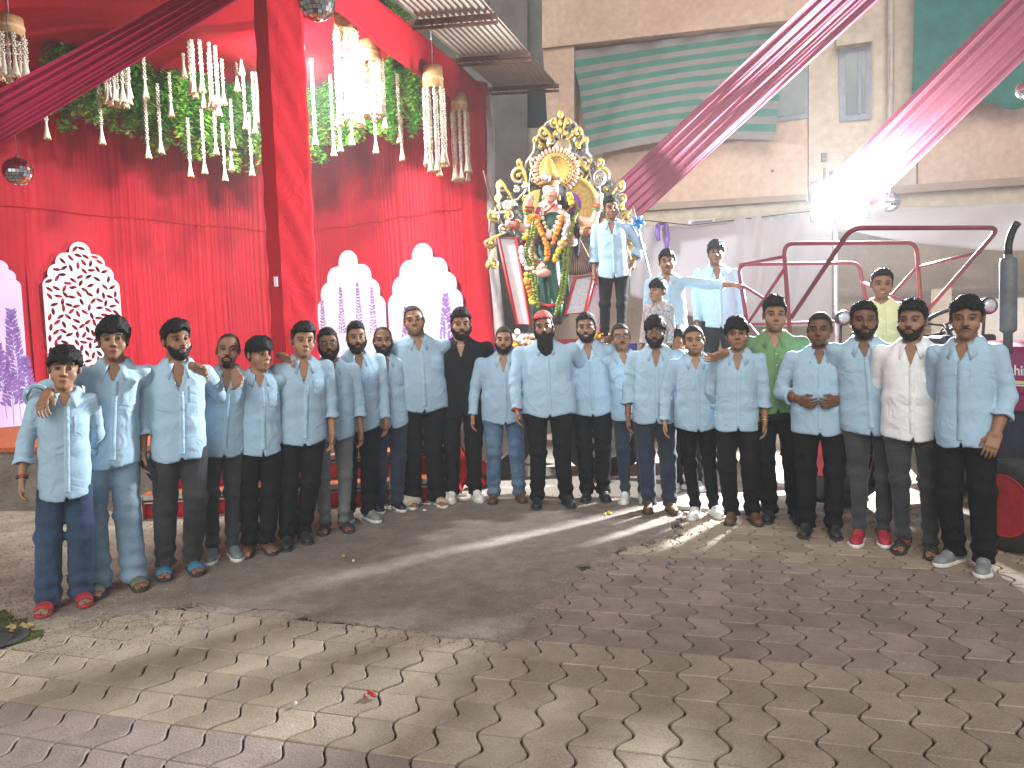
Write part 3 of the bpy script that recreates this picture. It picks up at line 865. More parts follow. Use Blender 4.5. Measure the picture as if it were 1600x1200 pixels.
    if glasses:
        mb = MB()
        for s in (-1, 1):
            mb.tube([hp(s * .034 + .021 * math.cos(a), -.107 + .02 * abs(s * .034 + .021 * math.cos(a)), 1.626 + .017 * math.sin(a)) for a in np.linspace(0, 2 * math.pi, 14)[:-1]], .0016, 5, closed=True)
            mb.tube([hp(s * .055, -.104, 1.632), hp(s * .078, -.06, 1.632), hp(s * .080, .015, 1.630)], .0016, 5)
        mb.tube([hp(-.013, -.108, 1.630), hp(.013, -.108, 1.630)], .0016, 5)
        go = mb.build('glasses', M['glass_frame'], root)
        for s in (-1, 1):
            lm = MB(); n = 12
            ring = [hp(s * .034 + .020 * math.cos(2 * math.pi * a / n), -.106 + .02 * abs(s * .034), 1.626 + .016 * math.sin(2 * math.pi * a / n)) for a in range(n)]
            lm.add(ring, [tuple(range(n))], True); thick(lm.build('lens', M['lens'], go), .001)
    info = dict(root=root, S0=S0, sh=sh, hp=hp, front=front, ank=ank, S=S, drop=drop, from_head=from_head, to_head=to_head)
    return info
# ------------------------------------------------------------------ ground
S_ = lambda name, c, **k: mat(name, c, **k)
M['dust'] = mat('dusty_concrete', (.22, .18, .14), .95, noise=(1.3, 0), col2=(.31, .265, .215), world=(3.5, .35), bump=(22, .7, .02), spec=.15, fine=(60, .25))
M['yard'] = mat('yard_concrete', (.40, .36, .30), .9, noise=(1.1, 0), col2=(.52, .48, .41), bump=(30, .5, .01), spec=.2, fine=(45, .15))
M['asphalt'] = mat('worn_asphalt', (.175, .150, .130), .93, noise=(1.6, 0), col2=(.255, .222, .19), world=(7, .25), bump=(120, .8, .008), spec=.2, fine=(170, .35))
M['paver_beige'] = mat('beige_concrete_paver', (.255, .208, .152), .88, noise=(5.0, 0), col2=(.335, .28, .21), world=(2.2, .15), bump=(90, .55, .006), spec=.2, rnd=.14, fine=(140, .2))
M['paver_mauve'] = mat('mauve_concrete_paver', (.222, .178, .153), .88, noise=(5.0, 0), col2=(.298, .245, .212), world=(2.2, .2), bump=(90, .55, .006), spec=.2, rnd=.13, fine=(140, .2))
M['joint'] = mat('paver_joint_sand', (.045, .040, .034), 1.0, noise=(8, .4), bump=(80, .6, .01), spec=.05)
M['moss'] = mat('mossy_soil', (.06, .065, .025), 1.0, noise=(9, .5), bump=(40, 1, .02), spec=.05)

m = MB(); m.grid(lambda u, v: Vector((-40 + 80 * u, -20 + 80 * v, -.045)), 20, 20); tag(m.build('ground', M['dust']), kind='structure')


def in_poly(p, poly):
    x, y = p; c = False
    for i in range(len(poly)):
        x1, y1 = poly[i]; x2, y2 = poly[i - 1]
        if (y1 > y) != (y2 > y) and x < (x2 - x1) * (y - y1) / (y2 - y1) + x1: c = not c
    return c


def sheet(name, outline, z, m_, res=.12, jit=.05, seed=0, amp=.0):
    """a ragged flat patch with its own low edge, from an outline on the ground"""
    g = random.Random(seed); pts = []
    n = len(outline)
    for i in range(n):
        a, b = Vector(outline[i]), Vector(outline[(i + 1) % n]); L = (b - a).length; k = max(1, int(L / res))
        for j in range(k):
            p = a.lerp(b, j / k); a_ = (i * 7.3 + j * res); pts.append((p.x + g.uniform(-jit, jit) + jit * 1.6 * math.sin(a_ * 5.1 + seed), p.y + g.uniform(-jit, jit) + jit * 1.6 * math.sin(a_ * 7.7 + 2 * seed)))
    bm = bmesh.new(); top = [bm.verts.new((x, y, z)) for x, y in pts]; f = bm.faces.new(top)
    bot = [bm.verts.new((x + (x * 0), y, z - .03)) for x, y in pts]
    for i in range(len(pts)): bm.faces.new((top[i], bot[i], bot[(i + 1) % len(pts)], top[(i + 1) % len(pts)]))
    bmesh.ops.recalc_face_normals(bm, faces=bm.faces)
    bmesh.ops.triangulate(bm, faces=[f])
    me = bpy.data.meshes.new(name); bm.to_mesh(me); bm.free()
    return tag(link(name, me, m_), kind='structure')


g2 = lambda px, py: (gnd(px, py).x, gnd(px, py).y)
# back yard of pale concrete behind the row, lit by the floodlight
yard = [g2(560, 800), g2(800, 772), g2(1060, 792), g2(1160, 800), g2(1260, 805), (3.2, 6.3), (12, 4.4), (14, 13), (4, 17), (-2, 15), (-2.0, 7.5)]
sheet('yard', yard, -.004, M['yard'], .4, .03, 1)
ASPH = [(150, 962), (330, 944), (520, 967), (640, 985), (720, 997), (800, 1001), (832, 955), (870, 920), (912, 888), (966, 866), (1010, 850), (1060, 838), (1062, 800), (1000, 778), (860, 776), (700, 782), (600, 792), (520, 812), (430, 850), (330, 880), (220, 920)]
asph_w = [g2(*p) for p in ASPH]
sheet('asphalt_road', asph_w, .003, M['asphalt'], .045, .024, 2)
DIRT = [(-260, 1020), (0, 968), (60, 972), (150, 962), (220, 920), (330, 880), (430, 850), (520, 812), (600, 792), (560, 770), (0, 770), (-500, 800)]
dirt_w = [g2(*p) for p in DIRT]
sheet('dirt_verge', dirt_w, -.001, M['dust'], .15, .05, 3)
# ------------------------------------------------------------------ wavy interlocking pavers
pav = empty('pavement', (0, 0, 0)); pav['kind'] = 'structure'
PA = R(-16.8); E1 = Vector((math.cos(PA), math.sin(PA))); E2 = Vector((-math.sin(PA), math.cos(PA)))
PW, PL, AMP, GAP = .178, .222, .028, .0053
base_poly = [g2(-300, 1020), g2(0, 970), (-4.5, 1.0), (5.5, 1.0), (9, 4.0), (12, 4.7), (3.2, 6.6), g2(1260, 800), g2(1160, 795), g2(1055, 800), g2(1060, 840)] + asph_w[8:13] + [g2(800, 993), g2(640, 978), g2(330, 944), g2(150, 962)]
_bp = [g2(-300, 1010), (-5, 1.0), (5.5, 1.0), (9, 4.0), (12, 4.9), (3.2, 6.6), g2(1260, 798), g2(1055, 800), g2(1040, 842), g2(905, 880), g2(800, 990), g2(330, 942), g2(150, 960), g2(0, 966)]
sheet('paver_bed', _bp, -.016, M['joint'], .5, 0, 4).parent = pav


def paver_mesh(k):
    """one block: two straight sides, two S-shaped sides, worn bevelled edge"""
    n = 10; g = random.Random(k); rim = []
    f = lambda v: AMP * math.cos(2 * math.pi * v / PL)
    hw, hl = PW / 2 - GAP, PL / 2 - .0022
    for i in range(n + 1):
        v = -hl + 2 * hl * i / n; rim.append((hw + f(v), v))
    for i in range(n + 1):
        v = hl - 2 * hl * i / n; rim.append((-hw + f(v), v))
    N = len(rim); top = []
    for x, y in rim:
        cx = f(y); top.append((cx + (x - cx) * .945, y * .972))
    vs = [(x, y, -.03) for x, y in rim] + [(x, y, -.0045 + g.uniform(-.001, .001)) for x, y in rim] + [(x, y, 0) for x, y in top]
    fs = [(i, (i + 1) % N, N + (i + 1) % N, N + i) for i in range(N)] + [(N + i, N + (i + 1) % N, 2 * N + (i + 1) % N, 2 * N + i) for i in range(N)]
    h = n + 1
    fs += [(2 * N + i, 2 * N + i + 1, 2 * N + N - 2 - i, 2 * N + N - 1 - i) for i in range(n)]
    me = bpy.data.meshes.new('paver'); me.from_pydata(vs, [], [q[::-1] if q[0] >= 2 * N and False else q for q in fs]); me.update()
    bm = bmesh.new(); bm.from_mesh(me); bmesh.ops.recalc_face_normals(bm, faces=bm.faces); bm.to_mesh(me); bm.free()
    me.materials.append(M['paver_beige']); return me


PM = [paver_mesh(k) for k in range(4)]
cand = []
eye2 = Vector((0, 0))
for a in range(-60, 90):
    for b in range(2, 46):
        c = E1 * (a * PW + .03) + E2 * (b * PL + .05)
        if c.y < 1.2: continue
        if abs(c.x) > .80 * c.y + .6 : continue
        if not in_poly(c, _bp): continue
        vis = abs(c.x) < .72 * c.y + .1 and c.y > 2.35
        cand.append((0 if vis else 1, c.length, a, b, c))
cand.sort(key=lambda t: t[:2])
rest = [[], [], [], []]
RP = random.Random(5)
for i, (nv, L, a, b, c) in enumerate(cand):
    bb = b + (0 if a > -60 else 0)
    mauve = (bb <= 10) or (16 <= bb <= 22) or bb in (28, 29, 30)
    tz = RP.uniform(-.0030, .0020); ry, rx = RP.uniform(-.010, .010), RP.uniform(-.008, .008); rz = PA + RP.uniform(-.012, .012)
    if i < 300:
        o = link('paver', PM[i % 4], None, pav); o.location = (c.x, c.y, tz); o.rotation_euler = (rx, ry, rz)
        if mauve: o.material_slots[0].link = 'OBJECT'; o.material_slots[0].material = M['paver_mauve']
    else:
        rest[1 if mauve else 0].append((c, tz, rz, i % 4))
for k, nm in ((0, 'paver_beige'), (1, 'paver_mauve')):
    vs = []; fs = []
    for c, tz, rz, q in rest[k]:
        b = len(vs); me = PM[q]; cs, sn = math.cos(rz), math.sin(rz)
        vs += [(c.x + v.co.x * cs - v.co.y * sn, c.y + v.co.x * sn + v.co.y * cs, v.co.z + tz) for v in me.vertices]
        fs += [tuple(b + j for j in p.vertices) for p in me.polygons]
    me = bpy.data.meshes.new('far_pavers'); me.from_pydata(vs, [], fs); me.update()
    tag(link('far_pavers', me, M[nm], pav), kind='stuff')
# loose grit along the edge of the asphalt and over the dirt
gg = random.Random(21); gm = {0: MB(), 1: MB(), 2: MB()}
def grit(x, y, r, k):
    h = r * gg.uniform(.5, .9); a0 = gg.uniform(0, 6); b_ = [Vector((x + r * gg.uniform(.7, 1.2) * math.cos(a0 + 1.57 * i), y + r * gg.uniform(.7, 1.2) * math.sin(a0 + 1.57 * i), .002)) for i in range(4)]
    gm[k].add(b_ + [Vector((x, y, .003 + h))], [(0, 1, 4), (1, 2, 4), (2, 3, 4), (3, 0, 4)])
na_ = len(asph_w)
for i in range(na_):
    a, b = Vector(asph_w[i]), Vector(asph_w[(i + 1) % na_]); L = (b - a).length; dense = 1 if i in (0, 1, 2, 3, 4, 5, 6, 7, 8, 9, 10, 11) else .3
    for j in range(int(L * 420 * dense)):
        p = a.lerp(b, gg.random()); s_ = abs(gg.gauss(0, .085)) * gg.choice((-1, 1)); n_ = Vector((-(b - a).y, (b - a).x)).normalized(); p = p + n_ * s_; grit(p.x, p.y, gg.choice((.003, .004, .005, .008)), gg.randrange(2))
for j in range(2600):
    q = gnd(gg.uniform(-40, 330), gg.uniform(800, 985)); grit(q.x, q.y, gg.choice((.003, .004, .006, .010)), gg.randrange(2))
for j in range(900):
    q = gnd(gg.uniform(300, 1080), gg.uniform(800, 985)); grit(q.x, q.y, gg.choice((.002, .003, .004)), gg.randrange(2))
for j in range(2200):
    u_ = gg.random() ** 1.6; q = gnd(-40 + 330 * u_, 972 + gg.uniform(-12, 75) * (1 - .6 * u_)); grit(q.x, q.y, gg.choice((.0015, .002, .003)), 2)
tag(gm[2].build('moss_flecks', M['moss']), kind='stuff')
tag(gm[0].build('gravel', M['dust']), kind='stuff'); tag(gm[1].build('gravel', M['asphalt']), kind='stuff')
# drain hole with moss at the left
mo = [g2(-120, 1075), g2(0, 1010), g2(60, 992), g2(30, 972), g2(0, 960), g2(-160, 975)]
sheet('mossy_soil', mo, .004, M['moss'], .06, .035, 8)
dr = MB(); c = gnd(-12, 1003); dr.lathe((c.x, c.y, .0), [(.17, .012), (.165, .022), (.12, .022), (.115, -.02), (0.001, -.025)], 18)
tag(dr.build('drain_pipe', mat('drain_dark', (.02, .02, .018), .9)), 'dark open drain mouth in the mossy soil at the pavement corner', 'drain')

# ------------------------------------------------------------------ stage with red curtains
RED = srgb(188, 14, 34)
def red_cloth(name, c, rough=.55, tr=.12, sheen=.3, wr=(5, .35, .03)):
    M[name] = mat(name, c, rough, noise=(2.2, .12), bump=(wr[0], wr[1], wr[2], 1.5), spec=.16, trans=tr, sheen=0, fine=(120, .06)); return M[name]
red_cloth('red_satin', (.40, .006, .018), .6, .10); red_cloth('red_cloth', (.42, .008, .018), .75, .06); red_cloth('red_ceiling', (.40, .010, .02), .7, .2)
M['concrete_grey'] = mat('stage_concrete', (.20, .18, .155), .95, noise=(4, 0), col2=(.10, .085, .07), bump=(18, .7, .03), spec=.1)
M['carpet'] = mat('stage_carpet', (.30, .045, .02), .95, noise=(26, 0), col2=(.42, .16, .06), bump=(60, .6, .01), spec=.1)
M['steel'] = mat('brushed_steel', (.45, .45, .46), .38, .85, noise=(20, .2))
M['white_board'] = mat('white_board', (.58, .54, .59), .55, noise=(2, .05))
M['lilac_board'] = mat('lilac_board', (.50, .40, .74), .55, noise=(1.6, 0), col2=(.62, .54, .80))
M['grey_sheet'] = mat('crumpled_sheet', (.42, .40, .39), .9, noise=(6, .2), bump=(9, .6, .03)); M['lavender'] = mat('lavender_print', (.17, .085, .29), .7, noise=(14, .4)); M['lavender_stem'] = mat('lavender_stem_print', (.30, .27, .42), .7)
CORN = Vector((-3.73, 13.0, 0)); DL = Vector((.656, .755, 0)); DB = Vector((.848, -.53, 0))
ZST = .60


def wallpt(px, py, d, off=0.0):
    """photograph pixel on the left ('L') or back ('B') curtain wall, off metres in front of it"""
    D = DL if d == 'L' else DB
    n = Vector((D.y, -D.x, 0)) if d == 'L' else Vector((D.y, -D.x, 0))
    if n.dot(Vector((0, 0, 0)) - CORN) < 0: n = -n
    ray = _F * FPX + _RR * (px - CX) - _UU * (py - CY)
    q = CORN + n * off
    t = (q - EYE).dot(n) / ray.dot(n)
    return EYE + ray * t


# stage floor slab
fl = [Vector((-9.2, 9.6, 0)), Vector((-5.25, 7.45, 0)), Vector((-2.2, 6.65, 0)), Vector((-.45, 7.6, 0)), Vector((.1, 11.3, 0)), Vector((-3.7, 13.4, 0)), Vector((-9.5, 8.2, 0))]
fl = [Vector((-9.6, 9.2, 0)), Vector((-5.3, 7.42, 0)), Vector((-2.3, 6.95, 0)), Vector((-.75, 7.75, 0)), Vector((.0, 11.2, 0)), Vector((-3.6, 13.5, 0))]
st = MB(); st.prism([(p.x, p.y) for p in fl], -.05, ZST - .03, lambda u, v, d: Vector((u, v, d)))
stg = st.build('stage_platform', M['concrete_grey']); tag(stg, 'low grey concrete stage platform under the red curtains', 'stage')
cp = MB(); cp.prism([(p.x, p.y) for p in [q + Vector((-.02, -.03, 0)) if q.y < 8 else q for q in fl]], ZST - .035, ZST + .012, lambda u, v, d: Vector((u, v, d)))
cp.build('carpet', M['carpet'], stg)


def curtain(parent, D, t0, t1, z0, z1, seed, name='curtain', amp=.028, wl=.085):
    """gathered cloth with uneven pleats between two stations of a wall"""
    g = random.Random(seed); L = t1 - t0; n = int(L / .017); ph = []; a = 0
    am = []
    for i in range(n + 1):
        a += 2 * math.pi * (L / n) / wl * (1 + .45 * math.sin(i * .071 + seed) + .25 * g.uniform(-1, 1)); ph.append(a); am.append(amp * (.55 + .45 * math.sin(i * .043 + seed * 2)))
    nrm = Vector((D.y, -D.x, 0))
    if nrm.dot(-CORN) < 0: nrm = -nrm
    nv = 22
    mb = MB()
    def fn(u, v):
        i = min(n, int(round(u * n))); z = z0 + (z1 - z0) * v
        k = am[i] * (.6 + .5 * abs(math.sin(v * 3 + seed)) )
        o = k * (math.sin(ph[i] + .5 * math.sin(v * 4 + i * .05)) + .35 * math.sin(2 * ph[i] + 1)) + .02 * math.sin(v * 9 + i * .02)
        p = CORN + D * (t0 + L * u) + nrm * o
        return Vector((p.x, p.y, z))
    mb.grid(fn, n, nv)
    o = mb.build(name, M['red_satin'], parent); return o


bk = empty('curtain_backdrop', CORN + Vector((0, 0, ZST))); tag(bk, 'pleated red satin curtain wall behind the right pair of arches', 'curtain')
bl = empty('curtain_backdrop', CORN + DL * -3 + Vector((0, 0, ZST))); tag(bl, 'pleated red satin curtain wall at far left behind the leaf lattice panel', 'curtain')
def par_keep(o, p): o.parent = p; o.matrix_parent_inverse = p.matrix_world.inverted() if False else Matrix.Translation(-p.location)
for k, (a, b) in enumerate(((-7.2, -5.6), (-5.6, -4.1), (-4.1, -2.7), (-2.7, -1.3), (-1.3, .05))):
    par_keep(curtain(None, DL, a, b + .04, ZST, 5.6, 3 + k), bl)
for k, (a, b) in enumerate(((-.05, 1.2), (1.2, 2.5), (2.5, 3.72))):
    par_keep(curtain(None, DB, a, b + .03, ZST, 5.6, 23 + k), bk)
for D, a, b, p in ((DL, -7.2, 0, bl), (DB, 0, 3.72, bk)):
    n_ = Vector((D.y, -D.x, 0)); n_ = -n_ if n_.dot(-CORN) < 0 else n_
    mb = MB(); mb.tube([CORN + D * (a + (b - a) * i / 24) + n_ * .035 + Vector((0, 0, 3.49 + .012 * math.sin(i * 1.3))) for i in range(25)], .007, 5)
    par_keep(mb.build('seam_band', M['red_cloth']), p)
# end return of the back wall: a boxed fold of plain red cloth
er = MB(); a = CORN + DB * 3.66; b_ = CORN + DB * 4.16
def erf(u, v):
    p = a.lerp(b_, u) + Vector((-.1, -.22, 0)) * (1 - abs(2 * u - 1)) ** .5
    return Vector((p.x + .012 * math.sin(v * 17 + u * 5), p.y + .02 * math.sin(v * 11 + u * 9), .3 + 4.9 * v))
er.grid(erf, 14, 26); tag(thick(er.build('corner_cloth', M['red_cloth']), .01), 'plain red cloth wrapped round the back right corner post', 'drape')
er = MB(); er.grid(lambda u, v: Vector((-.26 + .16 * u * (1 - .4 * v) + .03 * math.sin(v * 9), 10.72 + .05 * math.sin(v * 14 + u * 4), 1.0 + 4.0 * v)), 4, 24)
tag(thick(er.build('corner_sheet', M['grey_sheet']), .008), 'narrow strip of crumpled white sheet beside the red corner post', 'sheet')

# front pillar wrapped in red cloth
pl_c = at(455, 400, 7.2); pc = Vector((pl_c.x, 7.2, 0))
pm = MB(); ang = R(38); hw_ = .172
def pf(u, v):
    t = u * 4; k = int(t) % 4; f = t - int(t)
    cs = [(-1, -1), (1, -1), (1, 1), (-1, 1)]
    x = cs[k][0] + (cs[(k + 1) % 4][0] - cs[k][0]) * f; y = cs[k][1] + (cs[(k + 1) % 4][1] - cs[k][1]) * f
    z = 5.6 * v
    r = hw_ + .007 * math.sin(z * 4.5 + t * 3.2) * math.sin(f * math.pi) + .004 * math.sin(z * 15 + t * 9 + 2 * f)
    xx = x * r; yy = y * r
    return Vector((pc.x + xx * math.cos(ang) - yy * math.sin(ang), pc.y + xx * math.sin(ang) + yy * math.cos(ang), z))
pm.grid(pf, 48, 90); po = pm.build('stage_pillar', M['red_cloth']); tag(po, 'tall square stage pillar wrapped in plain red cloth', 'pillar')
cl = MB(); q = at(431, 440, 6.93); cl.box(q, (.03, .02, .09)); par = cl.build('clip', M['white_board'], po)

# eave fascia, front beam, ceiling
EA, EB = Vector((-.22, 11.0, 5.17)), Vector((-1.36, 7.8, 5.17)); EC = EB + (EB - EA).normalized() * 3.2
fa = MB()
def ff(u, v):
    p = EA.lerp(EC, u); z = 5.17 - (.42 + .02 * math.sin(u * 20)) * v
    return Vector((p.x + .02 * math.sin(v * 3 + u * 8) - .10 * v, p.y + .02 * math.sin(u * 30), z + .0))
fa.grid(ff, 60, 10); tag(thick(fa.build('eave_valance', M['red_cloth']), .01), 'red cloth valance along the right eave of the stage canopy', 'valance')
ce = MB()
cA, cB, cC, cD = EA + Vector((-.15, 0, -.02)), EC + Vector((-.15, 0, -.02)), Vector((-10, 6.0, 5.3)), Vector((-4.0, 13.6, 5.3))
def cf(u, v):
    p = cA.lerp(cB, v).lerp(cD.lerp(cC, v), u)
    return Vector((p.x, p.y, p.z + .10 * math.sin(u * 14 + v * 2) * math.sin(v * math.pi) - .18 * math.sin(u * math.pi) * math.sin(v * math.pi)))
ce.grid(cf, 50, 20); tag(thick(ce.build('canopy_ceiling', M['red_ceiling']), .01), 'sagging red cloth ceiling stretched over the stage', 'canopy')
# tin roof beside the canopy
M['tin'] = mat('corrugated_tin', (.34, .30, .25), .6, .25, noise=(3, 0), col2=(.42, .38, .32), bump=(40, .2, .01)); M['rust'] = mat('rusty_angle', (.10, .045, .03), .85, noise=(12, .4))
tr_ = empty('tin_roof', EA); tag(tr_, 'corrugated tin roof on rusty purlins beside the red canopy', 'roof')
dE = (EC - EA).normalized(); sE = Vector((dE.y * -1, dE.x, 0)).normalized()
if sE.x < 0: sE = -sE
tm = MB()
def tf(u, v):
    s_ = u * .98; p = EA + Vector((0, 0, .12)) + dE * (-.35 + 5.0 * v) + sE * (.02 + s_)
    return Vector((p.x, p.y, p.z + .018 * math.sin(s_ * 2 * math.pi / .076) - .10 * s_))
tm.grid(tf, 104, 3); par_keep(thick(tm.build('sheet', M['tin']), .003), tr_)
for k, t in enumerate((-.15, 1.1, 2.35, 3.6)):
    pb = MB(); a = EA + dE * t + Vector((0, 0, .06)) - sE * .1; b = a + sE * 1.15 + Vector((0, 0, -.11))
    pb.bar(a, b, .05, .05); pb.bar(a + Vector((0, 0, -.07)), b + Vector((0, 0, -.07)), .035, .03)
    for j in range(9):
        q = a.lerp(b, (j + .5) / 9); pb.bar(q, q.lerp(b, .07) + Vector((0, 0, -.07)), .012, .012)
    par_keep(pb.build('purlin', M['rust']), tr_)

# scalloped panels
def arch_outline(w, h, n=70):
    hw = w / 2; r = hw * .36
    cs = [(0, h - .27 * hw, .27 * hw), (hw * .36, h - .60 * hw, .28 * hw), (hw * .58, h - .92 * hw, .28 * hw), (hw * .75, h - 1.25 * hw, .25 * hw)]
    def half(z):
        x = 0.0
        for cx, cz, rr in cs:
            if abs(z - cz) <= rr: x = max(x, cx + math.sqrt(rr * rr - (z - cz) ** 2))
            elif z < cz: x = max(x, 0 if cx == 0 else 0)
        if z <= cs[-1][1]: x = max(x, hw)
        for cx, cz, rr in cs:
            if z < cz and cx + rr * .55 > x and z > cz - rr: x = max(x, cx)
        return x
    zt = h * .999; zs = [h - hw * 1.3 + (zt - h + hw * 1.3) * (1 - (1 - i / n) ** 1.5) for i in range(n + 1)]
    rt = [(hw, 0.0)] + [(half(z), z) for z in zs]
    return rt + [(0, h)] + [(-x, z) for x, z in reversed(rt)]


def panel(d, pxl, pxr, pytop, mat_, label, sub=None, tcusp=False):
    """board standing on the stage in front of a curtain wall"""
    D = DL if d == 'L' else DB
    pl, pr = wallpt(pxl, 560, d, .09), wallpt(pxr, 560, d, .09); pt = wallpt((pxl + pxr) / 2, pytop, d, .09)
    W = (pr - pl).length; H = pt.z - ZST - .012
    mid = (pl + pr) / 2; root = empty('arch_panel', (mid.x, mid.y, ZST + .012)); tag(root, label, 'panel')
    ax = Vector((D.x, D.y, 0)).normalized(); n_ = Vector((ax.y, -ax.x, 0)); n_ = -n_ if n_.dot(-mid) < 0 else n_
    fr = lambda u, v, dd: Vector((ax.x * u + n_.x * dd, ax.y * u + n_.y * dd, v))
    out = arch_outline(W, H)
    return root, out, W, H, fr


def flat_board(out, holes, fr, t=.02):
    """board with cut-through holes"""
    from mathutils.geometry import delaunay_2d_cdt
    vs = [Vector(p) for p in out]; ed = [(i, (i + 1) % len(out)) for i in range(len(out))]
    for h in holes:
        b = len(vs); vs += [Vector(p) for p in h]; ed += [(b + i, b + (i + 1) % len(h)) for i in range(len(h))]
    v2, e2, f2, *_ = delaunay_2d_cdt(vs, ed, [], 0, 1e-5)
    keep = []
    for f in f2:
        c = sum((v2[i] for i in f), Vector((0, 0))) / len(f)
        if in_poly(c, out) and not any((c - Vector(h[0])).length < .3 and in_poly(c, h) for h in holes): keep.append(tuple(f))
    mb = MB(); mb.add([fr(p.x, p.y, 0) for p in v2], keep); return mb


def lavender(root, W, H, fr, spots, seed, dense=1.0):
    g = random.Random(seed); mb = MB(); ms = MB()
    for x, y0, L in spots:
        lean = g.uniform(-.05, .05)
        ms.bar(fr(x, y0, .015), fr(x + lean * .5, y0 + L * .55, .015), .008, .003)
        n = int(13 * L)
        for i in range(n):
            t = .4 + .6 * i / n; yy = y0 + L * t; xx = x + lean * t; k = (1.15 - t) * .11 * dense
            for s in (-1, 1):
                for q in range(2):
                    cx = xx + s * (k * (.35 + .5 * q)) + g.uniform(-.006, .006); cyy = yy + .012 * q + g.uniform(-.01, .01); a = s * g.uniform(.5, 1.0)
                    r1, r2 = .034 * dense * g.uniform(.7, 1.1), .014 * dense
                    c, sn = math.cos(math.pi / 2 - a), math.sin(math.pi / 2 - a)
                    pts = [(-r1, 0), (0, -r2), (r1, 0), (0, r2)]
                    mb.add([fr(cx + p * c - w_ * sn, cyy + p * sn + w_ * c, .0145 + .001 * q + .0006 * (i % 3)) for p, w_ in pts], [(0, 1, 2, 3)])
    for o_ in (mb.build('lavender_print', M['lavender'], root), ms.build('stem_print', M['lavender_stem'], root)): o_['kind'] = 'stuff'


# far-left lilac panel
r_, out, W, H, fr = panel('L', -62, 41, 392, None, 'lilac arch panel printed with tall lavender at far left edge')
MB().prism(out, -.012, .012, fr).build('board', M['lilac_board'], r_); lavender(r_, W, H, fr, [(W * .34, .05, 1.5), (W * .12, .1, 1.0), (W * .44, .02, .9), (-W * .1, .1, 1.3), (W * .22, .02, .7)], 3, 1.5)
# white lattice with cut leaf shapes
r_, out, W, H, fr = panel('L', 75, 194, 379, None, 'white arch panel cut all over with leaf-shaped openings')
holes = []; gL = random.Random(12); pts_ = []
tries = 0
while tries < 14000 and len(holes) < 290:
    tries += 1
    x, y = gL.uniform(-W / 2, W / 2), gL.uniform(.05, H)
    a = gL.choice((0, .6, 1.2, 1.9, 2.5)) + gL.uniform(-.2, .2) + (.9 if int(y / .3) % 2 else 0)
    if any((x - p) ** 2 + ((y - q_) * .95) ** 2 < .0066 for p, q_ in pts_): continue
    L_, wd_ = .058, .023
    lf = [(-L_, 0), (-L_ * .5, wd_ * .8), (0, wd_), (L_ * .5, wd_ * .8), (L_, 0), (L_ * .5, -wd_ * .8), (0, -wd_), (-L_ * .5, -wd_ * .8)]
    pl_ = [(x + p * math.cos(a) - q_ * math.sin(a), y + p * math.sin(a) + q_ * math.cos(a)) for p, q_ in lf]
    big = [(x + (p - x) * 1.35, y + (q_ - y) * 1.35) for p, q_ in pl_]
    if all(in_poly(p, out) for p in big): holes.append(pl_); pts_.append((x, y))
thick(flat_board(out, holes, fr).build('lattice_board', M['white_board'], r_), .008)
r_, out, W, H, fr = panel('B', 500, 606, 390, None, 'white arch panel with sprigs of purple lavender right of pillar')
MB().prism(out, -.012, .012, fr).build('board', M['white_board'], r_); lavender(r_, W, H, fr, [(-.42 * W, .4, 1.3), (-.12 * W, .6, 1.3), (.14 * W, .7, 1.25), (.33 * W, .6, 1.25)], 5, 1.0)
r_, out, W, H, fr = panel('B', 611, 727, 379, None, 'lilac to white arch panel with lavender behind the smiling tall man')
M['lilac_fade'] = mat('lilac_to_white_board', (.44, .36, .62), .55, noise=(.9, 0), col2=(.62, .60, .66))
MB().prism(out, -.012, .012, fr).build('board', M['lilac_fade'], r_); lavender(r_, W, H, fr, [(-.26 * W, .4, 1.1), (.28 * W, .5, 1.15), (.44 * W, .3, .9)], 6, 1.6)

# steps at the stage front with steel rails and red cloth
se = empty('stage_steps', (-2.9, 6.75, 0)); tag(se, 'steel framed stage steps hung with red cloth', 'steps')
sa, sb = gnd(196, 826), gnd(705, 800)
sa = Vector((-3.40, 6.62, 0)); sb = Vector((-.62, 6.98, 0))
du = (sb - sa).normalized(); nu = Vector((-du.y, du.x, 0))
for k, (zt, off) in enumerate(((.20, 0), (.44, .25))):
    cm = MB(); a = sa + nu * (off + .03)
    def sf(u, v, a=a, zt=zt):
        p = a + du * ((sb - sa).length * u) + nu * (.02 * math.sin(u * 90) + .01 * math.sin(u * 47 + v * 3))
        return Vector((p.x, p.y, (zt - .005) * (1 - v) - (0 if zt < .3 else -.2 * v)))
    cm.grid(sf, 160, 5); par_keep(thick(cm.build('riser_cloth', M['red_satin']), .006), se)
    cm = MB(); A_ = sa + nu * off; B_ = sb + nu * off
    cm.bar(A_ + Vector((0, 0, zt)), B_ + Vector((0, 0, zt)), .04, .045); cm.bar(A_ + Vector((0, 0, zt - .05)), B_ + Vector((0, 0, zt - .05)), .02, .012)
    par_keep(cm.build('rail', M['steel']), se)
    cm = MB(); cm.add([A_ + Vector((0, 0, zt + .024)), B_ + Vector((0, 0, zt + .024)), B_ + nu * .27 + Vector((0, 0, zt + .024)), A_ + nu * .27 + Vector((0, 0, zt + .024))], [(0, 1, 2, 3)])
    par_keep(cm.build('tread', M['carpet']), se)
for t in (0, .22, .55, .8, 1):
    cm = MB(); p = sa + (sb - sa) * t - nu * .02; cm.bar(p, p + Vector((0, 0, .22)), .03, .03); par_keep(cm.build('post', M['steel']), se)
